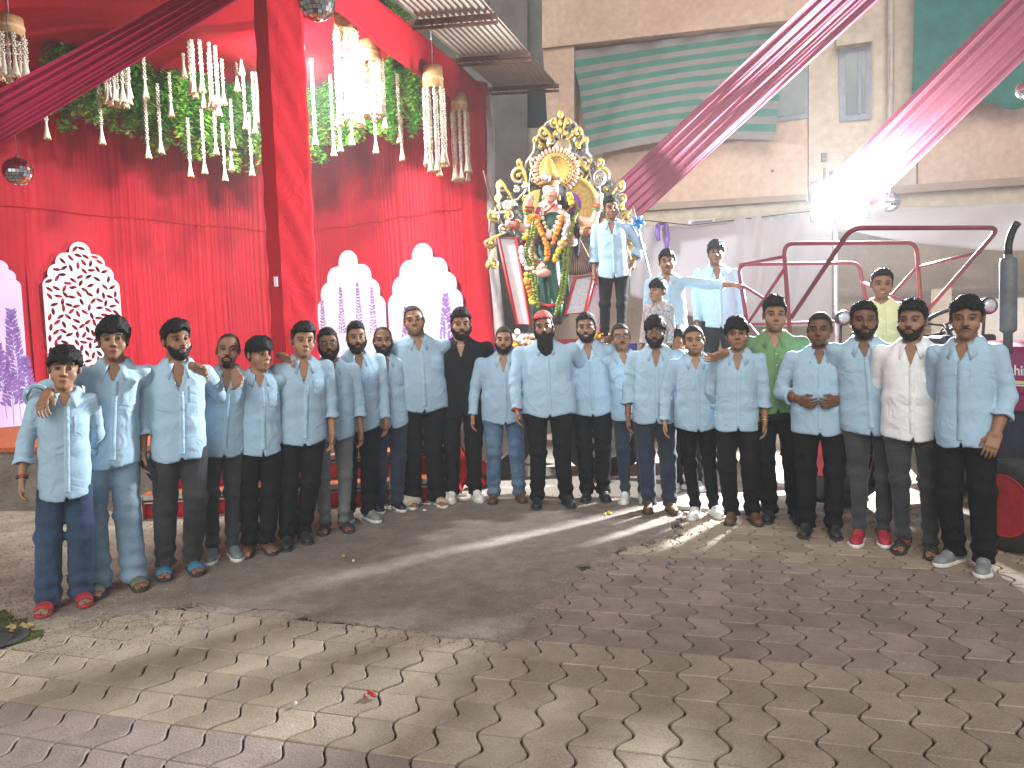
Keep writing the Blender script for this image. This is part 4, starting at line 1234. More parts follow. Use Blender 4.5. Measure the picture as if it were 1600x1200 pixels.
# red cloth spilling at the right end of the steps
sp = MB()
def spf(u, v):
    p = (sb + Vector((-.05, .35, 0))).lerp(Vector((-.30, 7.75, 0)), u); return Vector((p.x + .05 * math.sin(v * 7 + u * 9), p.y + .12 * (1 - v) * math.sin(u * 13 + 1) - .1 * (1 - v), .02 + .55 * v * (1 - .7 * u) + .015 * math.sin(u * 40)))
sp.grid(spf, 30, 12); tag(thick(sp.build('loose_cloth', M['red_cloth']), .008), 'loose red cloth heaped at the right end of the stage steps', 'cloth')

# ------------------------------------------------------------------ building behind
FD = Vector((.96, -.28, 0)); FO = Vector((.73, 12.0, 0)); FN = Vector((-.28, -.96, 0))


def fac(px, py, off=0.0):
    ray = _F * FPX + _RR * (px - CX) - _UU * (py - CY); q = FO + FN * off
    return EYE + ray * ((q - EYE).dot(FN) / ray.dot(FN))


def slab(name, quad, off, dep, m_, parent, mbx=None):
    """wall piece seen at four photograph corners; its face off metres proud of the facade, dep thick"""
    f = [fac(x, y, off) for x, y in quad]; b = [p - FN * dep for p in f]
    mb = MB(); mb.add(f + b, [(0, 1, 2, 3), (7, 6, 5, 4)] + [(i, 4 + i, 4 + (i + 1) % 4, (i + 1) % 4) for i in range(4)])
    bm = bmesh.new(); me = mb.mesh(name); bm.from_mesh(me); bmesh.ops.recalc_face_normals(bm, faces=bm.faces); bm.to_mesh(me); bm.free()
    o = link(name, me, m_); par_keep(o, parent); return o


M['peach'] = mat('peach_plaster', (.40, .275, .20), .92, noise=(.8, 0), col2=(.48, .36, .27), bump=(30, .4, .01), spec=.15, fine=(12, .10))
M['cream'] = mat('cream_plaster', (.46, .40, .31), .92, noise=(.9, 0), col2=(.36, .31, .24), bump=(30, .4, .01), spec=.15, fine=(9, .12))
M['brown_band'] = mat('brown_paint_and_shadow', (.26, .19, .145), .9, noise=(2, .2)); M['dark_gap'] = mat('dark_interior_and_shade', (.02, .02, .022), .9)
M['grey_wall'] = mat('weathered_grey_concrete', (.17, .16, .15), .95, noise=(1.2, 0), col2=(.09, .088, .08), bump=(14, .5, .02), spec=.1)
M['win_frame'] = mat('blue_grey_window_paint', (.20, .22, .26), .6, noise=(9, .2)); M['win_glass'] = mat('dusty_glass', (.07, .10, .10), .15, noise=(3, .3))
M['net_green'] = mat('green_shade_net', (.015, .14, .11), .9, noise=(5, .25), trans=.2, bump=(300, .3, .003))
M['white_cloth'] = mat('white_tent_cloth', (.47, .45, .47), .85, noise=(1.5, .04), bump=(4, .2, .02, 2), trans=.25, spec=.2)
M['pipe'] = mat('drain_pipe_paint', (.34, .29, .23), .7, noise=(5, .3))
bd = empty('apartment_building', FO); tag(bd, 'peach and cream plastered apartment building with a tarpaulin over its balcony', 'building')
slab('wall', [(890, 40), (1262, 30), (1262, 330), (890, 360)], 0, .2, M['peach'], bd)
slab('beam', [(847, -160), (1420, -200), (1262, 28), (847, 75)], .45, .9, M['peach'], bd)
slab('column', [(848, 74), (897, 70), (897, 372), (866, 372)], .40, .5, M['peach'], bd)
slab('wall', [(1264, -120), (1432, -130), (1432, 300), (1264, 312)], .08, .3, M['cream'], bd)
slab('wall', [(1434, -160), (1900, -200), (1900, 255), (1434, 288)], .02, .2, M['peach'], bd)
slab('string_course_shadow', [(960, 321), (1262, 303), (1262, 312), (960, 332)], .12, .2, M['brown_band'], bd)  # brown of these courses paints the shadow line below the peach wall
slab('string_course_shadow', [(1264, 300), (1900, 255), (1900, 268), (1264, 312)], .14, .2, M['brown_band'], bd)
slab('plinth_band', [(930, 332), (1900, 268), (1900, 330), (930, 380)], .04, .2, M['cream'], bd)
slab('lower_wall', [(860, 374), (1900, 318), (1900, 620), (860, 640)], -.3, .2, mat('tan_wash', (.30, .24, .185), .92, noise=(1.1, .25), bump=(20, .4, .02), spec=.1), bd)
for yy in (455, 478, 500):
    slab('rail', [(1290, yy), (1900, yy - 20), (1900, yy - 15), (1290, yy + 4)], -.05, .08, M['brown_band'], bd)
slab('ledge', [(1480, 470), (1900, 452), (1900, 545), (1480, 560)], .2, .4, mat('pale_ledge', (.5, .46, .42), .9, noise=(2, .15)), bd)
slab('lower_pier', [(1455, 452), (1487, 450), (1487, 560), (1455, 560)], .25, .3, M['cream'], bd)
# tall narrow window
wf = slab('window_frame', [(1310, 72), (1362, 66), (1362, 186), (1312, 190)], .11, .1, M['win_frame'], bd)
slab('window_pane', [(1321, 84), (1352, 80), (1352, 176), (1322, 180)], .118, .05, M['win_glass'], bd)
slab('window_mullion', [(1341, 80), (1345, 80), (1345, 178), (1341, 178)], .135, .03, M['win_frame'], bd)
slab('window_hood', [(1307, 55), (1364, 50), (1364, 64), (1307, 72)], .26, .3, M['cream'], bd)
# balcony window behind the tarpaulin
slab('window_frame', [(1150, 60), (1265, 52), (1265, 184), (1150, 200)], .015, .1, M['win_frame'], bd)
slab('window_pane', [(1158, 68), (1258, 60), (1258, 177), (1158, 192)], .022, .05, M['win_glass'], bd)
slab('painted_balcony_shade', [(897, 60), (1262, 35), (1262, 60), (897, 84)], .03, .1, M['dark_gap'], bd)  # near-black strip paints the shade under the beam
dp = MB(); dp.tube([fac(1391, -150, .18), fac(1392, 60, .18), fac(1391, 190, .18), fac(1387, 300, .18)], .045, 8); par_keep(dp.build('downpipe', M['pipe']), bd)
nb_ = MB()
def nf(u, v):
    a = fac(1432, -160, .3).lerp(fac(1900, -190, .3), u); b = fac(1424, 160, .3).lerp(fac(1900, 130, .3), u)
    q = a.lerp(b, v); q.z -= .1 * math.sin(u * 20) * v + .15 * math.sin(u * 7) * v; return q + FN * (.05 * math.sin(u * 24 + v * 3))
nb_.grid(nf, 60, 20); tag(thick(nb_.build('shade_net', M['net_green']), .006), 'green shade net hung over the right part of the building', 'net')
sm_ = MB()
for q, d in ((fac(1287, 246, .09), (.07, .05, .12)), (fac(1288, 275, .09), (.03, .03, .22)), (fac(1207, 267, .02), (.03, .03, .03)), (fac(1299, 270, .09), (.05, .03, .05))): sm_.box(q, d)
par_keep(sm_.build('meter_box', M['grey_wall']), bd)
vg = slab('vent', [(1076, 344), (1117, 341), (1117, 349), (1076, 352)], .10, .06, M['white_board'], bd); slab('vent_grille', [(1080, 346), (1113, 343.5), (1113, 347), (1080, 349.5)], .11, .02, M['win_frame'], bd)
# striped tarpaulin
M['tarp_grey'] = mat('tarpaulin_grey', (.185, .17, .155), .8, noise=(3, .12), bump=(40, .2, .01), trans=.1); M['tarp_green'] = mat('tarpaulin_green', (.035, .145, .105), .8, noise=(3, .15), trans=.1)
tp = empty('tarpaulin', fac(1000, 150, .35)); tag(tp, 'grey and green striped tarpaulin sagging over the balcony opening', 'tarpaulin')
edges_t = [(888, 72), (893, 92), (899, 104), (902, 116), (905, 128), (907, 140), (908, 150), (909, 162), (911, 174), (913, 186), (914, 196), (916, 208), (918, 220), (924, 236)]
def tp_pt(u, v):
    k = v * (len(edges_t) - 1); i = min(int(k), len(edges_t) - 2); f = k - i
    xl = edges_t[i][0] * (1 - f) + edges_t[i + 1][0] * f; yl = edges_t[i][1] * (1 - f) + edges_t[i + 1][1] * f + 8
    xr = 1235 - 25 * v; yr = 38 + 182 * v - 10 * math.sin(v * 3)
    x = xl + (xr - xl) * u; y = yl + (yr - yl) * u - (14 * v) * math.sin(u * math.pi) * (1 if u < .6 else .8)
    return fac(x, y, .34 + .10 * math.sin(u * 9 + v * 4) * v + .03 * math.sin(u * 31 + v * 8))
nst = 17
for i in range(nst):
    v0, v1 = i / nst, (i + 1) / nst
    mb = MB(); mb.grid(lambda u, v, v0=v0, v1=v1: tp_pt(u, v0 + (v1 - v0) * v), 46, 3)
    par_keep(mb.build('stripe', M['tarp_green'] if i % 2 == 1 else M['tarp_grey']), tp)
# grey building far left of it
gb = empty('grey_building', (0, 15, 0)); tag(gb, 'weathered grey concrete building with dark openings behind the canopy', 'building')
def gslab(name, quad, Y, dep, m_):
    f = [at(x, y, Y) for x, y in quad]; b = [p + Vector((0, dep, 0)) for p in f]
    mb = MB(); mb.add(f + b, [(3, 2, 1, 0), (4, 5, 6, 7)] + [(i, (i + 1) % 4, 4 + (i + 1) % 4, 4 + i) for i in range(4)])
    o = mb.build(name, m_); par_keep(o, gb); return o
gslab('wall', [(560, -300), (824, -300), (824, 520), (560, 520)], 15, .3, M['grey_wall'])
gslab('wall', [(822, -300), (900, -300), (900, 108), (822, 108)], 15.2, .3, M['grey_wall'])
gslab('wall', [(822, 200), (900, 200), (900, 520), (822, 520)], 15.2, .3, M['cream'])
gslab('opening', [(820, 100), (900, 100), (900, 210), (820, 210)], 15.6, .3, M['dark_gap'])
gslab('pilaster', [(735, -300), (762, -300), (762, 100), (735, 100)], 14.9, .2, M['grey_wall'])
# white cloth along the building
wc = MB()
def wf_(u, v):
    x = 985 + (1300 - 985) * u; yt = 356 - 30 * u + 3 * math.sin(u * 5) + (8 if u < .06 else 0); yb = 462 + 48 * min(1, u * 2.2)
    return fac(x, yt + (yb - yt) * v, .75 + .018 * math.sin(u * 55 + v * 5 + 3 * math.sin(u * 9)) + .04 * math.sin(u * 13 + v * 4))
wc.grid(wf_, 130, 16); tag(thick(wc.build('white_drape', M['white_cloth']), .006), 'white cloth screen hung along the wall left of the floodlight', 'cloth')
wc = MB()
def wf2(u, v):
    x = 1302 + 620 * u; yt = 328 - 22 * u; yb = 352 + 66 * u ** .75 + 8 * math.sin(u * 6)
    return fac(x, yt + (yb - yt) * v, .78 + .05 * math.sin(u * 21 + v * 4))
wc.grid(wf2, 90, 12); tag(thick(wc.build('white_drape', M['white_cloth']), .006), 'white cloth swag sweeping down to the right behind the exhaust pipe', 'cloth')
rb = MB(); q = fac(1034, 352, .85)
for dx, L in ((-.06, .22), (.06, .34)): rb.tube([q + Vector((0, 0, .03)), q + Vector((dx, -.02, 0)), q + Vector((dx * 1.2, -.02, -L * .6)), q + Vector((dx * .9, -.03, -L))], [.03, .035, .035, .03], 6)
tag(rb.build('purple_ribbon', mat('purple_ribbon', (.20, .08, .42), .6)), 'small purple ribbon looped on top of the white cloth', 'ribbon')
# line with cloth top
ln = MB(); ln.tube([at(985, 342, 10.6), fac(1080, 352, .76), fac(1300, 326, .8)], .008, 5); tag(ln.build('cloth_line', M['rust']), 'thin line holding up the white cloth screen', 'line')
# ------------------------------------------------------------------ drapes overhead
M['maroon_net'] = mat('maroon_sheer', (.27, .014, .05), .85, noise=(2, .15), bump=(60, .3, .004), trans=.4, spec=.15)
M['pink_net'] = mat('pink_sheer', (.42, .115, .175), .85, noise=(2, .12), bump=(60, .2, .004), trans=.5, spec=.15)


def drape(label, L0, R0_, L1, R1_, Y0, Y1, m_, t0=-.05, t1=1.7, sag=.25, n=18, seed=1):
    """gathered strip of sheer cloth strung between two places; edges given at both ends"""
    a, b = at(*L0, Y0), at(*R0_, Y0); c, d = at(*L1, Y1), at(*R1_, Y1); g = random.Random(seed)
    ph = [g.uniform(0, 6) for _ in range(6)]
    mb = MB(); ax = ((c + d) / 2 - (a + b) / 2).normalized()
    def fn(u, v):
        t = t0 + (t1 - t0) * v
        p = (a + (c - a) * t).lerp(b + (d - b) * t, u); wv = (b - a).normalized(); nn = ax.cross(wv).normalized()
        amp = .012
        o = amp * (math.sin(u * 34 + ph[0] + .6 * math.sin(v * 3 + ph[1])) + .6 * math.sin(u * 71 + ph[2]) + .5 * math.sin(u * 17 + v * 2 + ph[3]))
        p = p + nn * o; p.z -= sag * 4 * max(0, t) * max(0, 1 - t / t1) * .25; return p
    mb.grid(fn, 64, 34); o = mb.build('overhead_drape', m_); return tag(o, label, 'drape')


drape('dark maroon sheer drape crossing the upper left corner', (-60, 168), (-60, 262), (262, 0), (372, 0), 6.6, 5.4, M['maroon_net'], t0=-.8, t1=1.3, sag=0, seed=3)
drape('pink sheer drape running up from behind the idol backdrop', (966, 283), (1000, 340), (1267, 0), (1373, 0), 10.2, 6.6, M['pink_net'], t0=-.04, t1=1.25, sag=0, seed=5)
drape('pink sheer drape rising right from the floodlight', (1283, 293), (1367, 317), (1560, 14), (1672, 22), 8.6, 5.6, M['pink_net'], t0=-.02, t1=1.3, sag=0, seed=8)
# dark red swag of the canopy ceiling at the top-left
# ------------------------------------------------------------------ mirror balls
M['mirror'] = mat('mirror_tile', (.62, .64, .66), .12, 1.0); M['mirror_gap'] = mat('mirror_ball_core', (.05, .05, .05), .6)


def mirror_ball(px, py, rpx, Y, label, hang):
    c = at(px, py, Y); r = rpx * Y / FPX
    o = empty('mirror_ball', c); tag(o, label, 'mirror ball')
    MB().ball((0, 0, 0), r * .97, 20, 12).build('core', M['mirror_gap'], o)
    mb = MB(); m_ = 13
    for i in range(1, m_):
        for_n = max(6, int(26 * math.sin(math.pi * i / m_)))
        for j in range(for_n):
            t0, t1 = math.pi * (i - .44) / m_, math.pi * (i + .44) / m_; a0, a1 = 2 * math.pi * (j - .44) / for_n, 2 * math.pi * (j + .44) / for_n
            mb.add([Vector((math.sin(t) * math.cos(a), math.sin(t) * math.sin(a), math.cos(t))) * r for t, a in ((t0, a0), (t1, a0), (t1, a1), (t0, a1))], [(0, 1, 2, 3)])
    s_ = mb.build('mirror_tiles', M['mirror'], o); s_['kind'] = 'stuff'
    h = MB(); h.lathe((0, 0, r * .97), [(r * .14, 0), (r * .14, r * .16), (.004, r * .2)], 8); h.tube([(0, 0, r), (0, 0, hang)], .004, 5); h.build('hanger', M['steel'], o)


mirror_ball(28, 268, 21, 6.9, 'silver mirror ball on a string before the red curtain', 2.2)
mirror_ball(495, 3, 28, 6.5, 'largest silver mirror ball beside the pillar top', 1.0)
mirror_ball(1391, 316, 15, 8.2, 'small silver mirror ball right of the floodlight', 1.6)
mirror_ball(1604, 140, 15, 6.2, 'silver mirror ball cut by the right edge before green net', 1.2)

# ------------------------------------------------------------------ hanging foliage
M['leaf'] = mat('vine_leaf', (.10, .30, .03), .5, noise=(6, .35), rnd=.25, trans=.3); M['leaf2'] = mat('vine_leaf_yellow', (.24, .42, .05), .5, noise=(6, .3), rnd=.25, trans=.3)
M['stem'] = mat('vine_stem', (.06, .09, .02), .8); M['blossom'] = mat('tuberose_blossom', (.70, .64, .52), .7, noise=(60, .12), bump=(60, .5, .01), trans=.15); M['petal_tip'] = mat('yellow_tip', (.55, .38, .16), .7)
M['bamboo'] = mat('bamboo_basket', (.42, .25, .10), .7, noise=(14, .3), bump=(40, .5, .01)); M['bamboo_dark'] = mat('bamboo_band', (.50, .36, .18), .7)


def vine_mesh(seed, L):
    g = random.Random(seed); st_ = MB(); lf = MB(); pts = []
    x = y = 0
    for i in range(14):
        pts.append(Vector((x, y, -L * i / 13))); x += g.uniform(-.022, .022); y += g.uniform(-.022, .022)
    st_.tube(pts, .004, 4)
    n = int(L * 250)
    for i in range(n):
        t = (g.random() ** .85) * 13; k = min(12, int(t)); p = pts[k].lerp(pts[k + 1], t - k)
        a = g.uniform(0, 6.28); rr = g.uniform(.02, .13) * (1 - .3 * t / 13)
        c = p + Vector((math.cos(a) * rr, math.sin(a) * rr, g.uniform(-.03, .03))); s = g.uniform(.026, .044)
        d = Vector((math.cos(a), math.sin(a), g.uniform(-1.2, .1))).normalized(); w_ = d.cross(Vector((g.uniform(-.4, .4), g.uniform(-.4, .4), 1))).normalized(); nn = d.cross(w_)
        lf.add([c - d * s, c + w_ * s * .62 + nn * s * .2 - d * s * .1, c + d * s, c - w_ * s * .62 + nn * s * .2 - d * s * .1], [(0, 1, 2), (0, 2, 3)])
    return st_.mesh('stem'), lf.mesh('foliage')


VM = [vine_mesh(40 + i, L) for i, L in enumerate((1.0, 1.25, 1.5, .8, 1.15, 1.35, .95, 1.45))]
for a, b in VM: a.materials.append(M['stem']); b.materials.append(M['leaf'])
gv = random.Random(9)


def vine(px, ybot, Y, n=1, ytop=None):
    k = gv.randrange(8); top = at(px, ybot, Y); L = (1.0, 1.25, 1.5, .8, 1.15, 1.35, .95, 1.45)[k]
    s = gv.uniform(.9, 1.15)
    o = empty('hanging_vine', (top.x, Y, top.z + L * s), gv.uniform(0, 6.28), s)
    z_ = 'leafy green vine in the ' + ('thin fringe of vines under the maroon drape' if px < 190 else 'thicket over the far left curtain wall' if px < 300 else 'brightest thicket left of the red pillar' if px < 420 else 'thicket right of pillar around the baskets' if px < 570 else 'thicket beside the long creamy chandelier'); tag(o, z_, 'vine', z_[12:])
    link('stem', VM[k][0], None, o); f = link('foliage', VM[k][1], None, o)
    f.material_slots[0].link = 'OBJECT'; f.material_slots[0].material = M['leaf' if gv.random() < .65 else 'leaf2']


low = lambda px: np.interp(px, [70, 110, 160, 200, 240, 300, 350, 410, 480, 520, 560, 610, 660], [190, 210, 220, 238, 250, 258, 270, 282, 262, 250, 235, 232, 222])
for px in np.arange(84, 414, 6.6):
    Yb = np.interp(px, [80, 410], [8.7, 10.6])
    vine(px + gv.uniform(-4, 4), low(px) - gv.uniform(0, 60), Yb + gv.uniform(-.2, .3))
    for r in (1, 2, 3, 4):
        yy = low(px) - 66 * r + gv.uniform(-24, 30)
        if yy > -40 and px > 110: vine(px + gv.uniform(-5, 5), yy, Yb + gv.uniform(-.2, .3))
for px in np.arange(484, 664, 9):
    Yb = np.interp(px, [480, 660], [10.4, 9.4])
    vine(px + gv.uniform(-4, 4), low(px) - gv.uniform(0, 40), Yb + gv.uniform(-.2, .2))
    for r in (1, 2):
        yy = low(px) - 62 * r + gv.uniform(-20, 20)
        if yy > 40 + (px - 480) * .55: vine(px + gv.uniform(-5, 5), yy, Yb + gv.uniform(-.2, .2))


def string_mesh(L, seed):
    g = random.Random(seed); mb = MB(); n = int(L / .024); h0 = .20
    for i in range(n):
        z = -i * .024; r = .021 * g.uniform(.85, 1.2)
        if -z > L - h0: break
        for q in range(3):
            a = q * 2.1 + i * .9; mb.ball((math.cos(a) * r * .55, math.sin(a) * r * .55, z), r * .62, 4, 3, (1, 1, .8))
    ts = MB(); ts.lathe((0, 0, -L), [(.001, h0), (.016, h0), (.013, h0 * .8), (.022, h0 * .45), (.036, .02), (.042, 0), (.02, -.005), (.001, 0)], 9)
    tip = MB()
    for q in range(7): a = q * .9; tip.ball((.034 * math.cos(a), .034 * math.sin(a), -L - .004), .012, 4, 3)
    return mb.mesh('blossoms'), ts.mesh('tassel'), tip.mesh('tips')


SM = {}
def string_parts(L, parent, loc=(0, 0, 0), deep=False):
    key = round(L / .1) * .1
    if key not in SM:
        SM[key] = string_mesh(key, int(key * 100)); SM[key][0].materials.append(M['blossom']); SM[key][1].materials.append(M['blossom']); SM[key][2].materials.append(M['petal_tip'])
    a, b, c = SM[key]
    s = link('blossom_string', a, None, parent); s.location = loc
    if deep: link('tassel', b, None, s); link('tips', c, None, s)
    else: link('tassel', b, None, parent); link('tips', c, None, parent)


def flower_string(px, yt, yb, Y, label):
    a, b = at(px, yt, Y), at(px, yb, Y); L = max(.3, a.z - b.z); k = round(L / .1) * .1
    o = empty('flower_string', (b.x, Y, b.z + k)); tag(o, label, 'flower string', 'white flower strings among the vines')
    string_parts(L, o)


def chandelier(px, yt, yb, ybot, Y, label, n=9, wpx=32):
    a, b, e = at(px, yt, Y), at(px, yb, Y), at(px, ybot, Y); r = wpx / 2 * Y / FPX; h = a.z - b.z
    o = empty('flower_chandelier', (b.x, Y, b.z)); tag(o, label, 'flower chandelier')
    bs = MB(); bs.lathe((0, 0, 0), [(r * .93, h), (r * .97, h * .5), (r, 0), (r * .92, 0), (r * .90, h * .5), (r * .85, h)], 20)
    bo = bs.build('basket', M['bamboo'], o)
    bb = MB(); bb.lathe((0, 0, h * .38), [(r * .985, 0), (r * 1.02, .01), (r * 1.02, .03), (r * .98, .04)], 20); bb.build('band', M['bamboo_dark'], bo)
    wr = MB(); wr.tube([(0, 0, h), (0, 0, h + 1.2)], .005, 5); wr.build('hanging_wire', M['steel'], o)
    g = random.Random(int(px))
    for i in range(n):
        t = 2 * math.pi * i / n; L = (b.z - e.z) * g.uniform(.86, 1.02)
        string_parts(max(.4, L), o, (r * .95 * math.cos(t), r * .95 * math.sin(t), .0), True)


STR = [(74, 150, 216, 8.6), (160, 120, 224, 8.7), (228, 90, 152, 8.8), (252, 130, 238, 9.0), (268, 110, 181, 9.0), (298, 180, 275, 9.3), (320, 170, 270, 9.4), (330, 40, 168, 9.0), (338, 160, 240, 9.5), (350, 20, 162, 9.2), (364, 160, 230, 9.7), (378, -20, 115, 9.1), (394, 180, 273, 9.9), (399, 100, 207, 9.7), (352, 190, 281, 9.6), (232, 150, 246, 9.0), (362, 200, 265, 9.8), (404, 30, 190, 9.7),
       (493, 35, 225, 9.2), (522, 120, 242, 9.6), (532, 110, 235, 9.6), (550, 100, 225, 9.5), (588, 130, 238, 9.4), (625, 112, 222, 9.1), (629, 180, 250, 9.2), (602, 90, 200, 8.9), (586, 120, 190, 9.0), (384, 40, 200, 9.6), (371, 10, 140, 9.3), (288, 20, 120, 9.2)]
for i, (px, yt, yb, Y) in enumerate(STR): flower_string(px, yt, yb, Y, 'white tuberose string with flared tassel ' + ('under the maroon drape edge' if px < 200 else 'among vines above the lattice panel' if px < 300 else 'in the thicket next to the red pillar' if px < 420 else 'right of the pillar by the baskets'))
chandelier(16, 28, 58, 105, 7.4, 'bamboo flower chandelier half hidden at the upper left edge', 8, 40)
chandelier(181, 60, 92, 164, 8.6, 'flower chandelier hanging just under the maroon drape', 9, 34)
chandelier(313, -20, 22, 168, 8.6, 'flower chandelier in front of the thickest vines', 9, 40)
chandelier(541, 6, 50, 205, 8.3, 'bamboo flower chandelier closest to the mirror ball and stage lamp', 9, 36)
chandelier(579, 66, 100, 188, 8.9, 'bamboo flower chandelier with short strings third from right', 9, 34)
chandelier(677, 105, 140, 268, 9.2, 'bamboo flower chandelier with long creamy strings before red curtain', 9, 32)
chandelier(718, 148, 176, 284, 10.2, 'smaller bamboo flower chandelier nearest the corner post', 8, 25)

# ------------------------------------------------------------------ lamps that are lit in the photograph
M['lamp_white'] = mat('lit_led_panel', (1, 1, 1), .4, emit=((.95, .98, 1.0), 60))
M['lamp_body'] = mat('lamp_housing', (.03, .03, .03), .5)


def flood(px, py, Y, label, power, face, size=.34, rad=.12, col=(.93, .97, 1.0), pole=None, off=.25):
    c = at(px, py, Y); o = empty('floodlight', c); tag(o, label, 'floodlight')
    d = Vector(face).normalized(); q = d.to_track_quat('Z', 'Y').to_matrix()
    b = MB(); b.box(-d * .05, (size * 1.15, size * .85, .08), M=q); b.build('housing', M['lamp_body'], o)
    e = MB(); e.box(d * .002, (size, size * .7, .012), M=q); e.build('led_panel', M['lamp_white'], o)
    br = MB(); br.tube([q @ Vector((-size * .62, 0, -.03)), q @ Vector((-size * .62, size * .3, -.15)), q @ Vector((size * .62, size * .3, -.15)), q @ Vector((size * .62, 0, -.03))], .012, 6); br.build('bracket', M['steel'], o)
    if pole: pm_ = MB(); pm_.tube([(0, .12, .05), (0, .12, pole)], .03, 8); pm_.build('pole', M['steel'], o)
    l = bpy.data.lights.new('floodlight_glow', 'AREA'); l.energy = power; l.shape = 'DISK'; l.size = rad * 2; l.color = col
    lo = bpy.data.objects.new('floodlight_glow', l); COL.objects.link(lo); lo.location = c + d * off; lo.rotation_euler = (-d).to_track_quat('Z', 'Y').to_euler()
    return o


flood(1312, 312, 8.7, 'blazing white floodlight on a pole above the red frame', 2500, (-.35, -.9, -.12), .56, .2, pole=-3.1, off=.06)
flood(456, 84, 7.72, 'stage floodlight tucked behind the pillar top', 540, (.03, .72, -.62), .22, .2, off=.06)
# ------------------------------------------------------------------ trailer with the idol
M['maroon_paint'] = mat('maroon_paint', (.20, .012, .035), .5, noise=(4, .25)); M['blue_paint'] = mat('blue_trim_paint', (.04, .045, .22), .5, noise=(5, .2))
M['rubber'] = mat('tyre_rubber', (.028, .027, .026), .85, noise=(20, .3), bump=(60, .3, .004)); M['rim_grey'] = mat('rim_grey', (.32, .30, .28), .5, .3, noise=(8, .2)); M['rim_red'] = mat('rim_red', (.42, .03, .03), .5, noise=(9, .3))
IY = 8.55
tl = empty('trailer', (.36, 8.9, 0)); tag(tl, 'two wheeled farm trailer carrying the goddess idol', 'trailer')
ZD = 1.40
b = MB(); b.box((.36, 8.95, ZD - .05), (1.95, 2.0, .10)); par_keep(b.build('deck', mat('deck_boards', (.16, .10, .06), .85, noise=(6, .3))), tl)
b = MB(); b.box((.36, 7.94, ZD - .02), (2.0, .04, .10)); par_keep(b.build('edge_trim', M['blue_paint']), tl)
b = MB(); b.box((.36, 7.97, ZD - .28), (1.96, .04, .40)); b.box((-.62, 8.95, ZD - .28), (.04, 1.98, .40)); b.box((1.34, 8.95, ZD - .28), (.04, 1.98, .40)); par_keep(b.build('side_board', M['maroon_paint']), tl)
b = MB(); b.box((.36, 8.9, .78), (.12, 2.6, .14)); b.box((.36, 8.8, .62), (1.5, .12, .12)); b.bar((.36, 7.9, .7), (1.9, 7.1, .55), .1, .1); par_keep(b.build('chassis', M['rust']), tl)


def wheel(parent, c, R_, W_, ax, rimm, lugs=0, name='wheel', rim_r=.62):
    """tyre with tread and a dished rim; ax = outward axle direction"""
    ax = Vector(ax).normalized(); q = ax.to_track_quat('Z', 'Y').to_matrix(); c = Vector(c)
    w_ = link(name, MB().lathe(c, [(R_ * rim_r, -W_ / 2), (R_ * .90, -W_ / 2), (R_ * .98, -W_ * .38), (R_, -W_ * .2), (R_, W_ * .2), (R_ * .98, W_ * .38), (R_ * .90, W_ / 2), (R_ * rim_r, W_ / 2)], 36, M=q, caps=False).mesh('tyre'), M['rubber'])
    if parent is not None: par_keep(w_, parent)
    t = MB()
    if lugs:
        for i in range(lugs):
            for s in (-1, 1):
                a = 2 * math.pi * (i + .25 * s) / lugs
                r0 = q @ Vector((math.cos(a), math.sin(a), 0)); r1 = q @ Vector((math.cos(a + .16), math.sin(a + .16), 0))
                t.bar(c + r0 * (R_ * .97) + ax * s * W_ * .46, c + r1 * (R_ * 1.01) + ax * s * W_ * .04, R_ * .055, R_ * .10, up=r0)
        o = t.build('tread', M['rubber']); o.parent = w_; o.matrix_parent_inverse = Matrix.Identity(4)
        o.matrix_parent_inverse = Matrix.Identity(4)
    r = rim_r * R_
    rm = MB().lathe(c, [(r, W_ * .48), (r * .96, W_ * .52), (r * .92, W_ * .46), (r * .86, W_ * .20), (r * .55, W_ * .12), (r * .42, W_ * .26), (r * .22, W_ * .30), (r * .20, W_ * .42), (.001, W_ * .44)], 32, M=q)
    for i in range(6):
        a = 2 * math.pi * i / 6; p = c + q @ Vector((r * .33 * math.cos(a), r * .33 * math.sin(a), W_ * .29)); rm.lathe(p, [(r * .05, 0), (r * .05, r * .07), (.001, r * .07)], 6, M=q)
    ro = rm.build('rim', rimm); ro.parent = w_
    return w_


wheel(tl, (-.28, 8.0, .49), .49, .22, (-.05, -1, 0), M['rim_grey'], 0)
wheel(tl, (.98, 8.0, .49), .49, .22, (-.05, -1, 0), M['rim_grey'], 0)
# ---- ornate backdrop
M['silver'] = mat('silver_paint', (.42, .41, .40), .38, .6, noise=(14, .25)); M['goldp'] = mat('gold_paint', (.40, .27, .06), .42, .2, noise=(40, .35), bump=(60, .6, .008)); M['bronze'] = mat('bronze_paint', (.20, .15, .09), .45, .4, noise=(18, .4), bump=(30, .6, .02)); M['dark_back'] = mat('dark_backing', (.05, .05, .052), .5, .3, noise=(16, 0), col2=(.20, .195, .185), bump=(24, 1.0, .03))
M['idol_skin'] = mat('painted_idol_skin', (.62, .36, .28), .4, noise=(5, .06)); M['sari'] = mat('green_sari', (.008, .075, .055), .45, noise=(10, .3), bump=(20, .3, .01)); M['pallu'] = mat('brown_pleated_silk', (.14, .06, .04), .45, noise=(9, 0), col2=(.30, .22, .18))
M['purple'] = mat('purple_cloth', (.20, .02, .32), .5, noise=(6, .2)); M['marigold'] = mat('marigold_bloom', (.72, .22, .015), .7, noise=(40, .2)); M['yellow_bloom'] = mat('yellow_bloom', (.75, .50, .03), .7, noise=(40, .15)); M['maroon_bloom'] = mat('maroon_bloom', (.12, .008, .02), .7, noise=(40, .3)); M['white_bloom'] = mat('white_bloom', (.70, .66, .56), .7, noise=(40, .1))
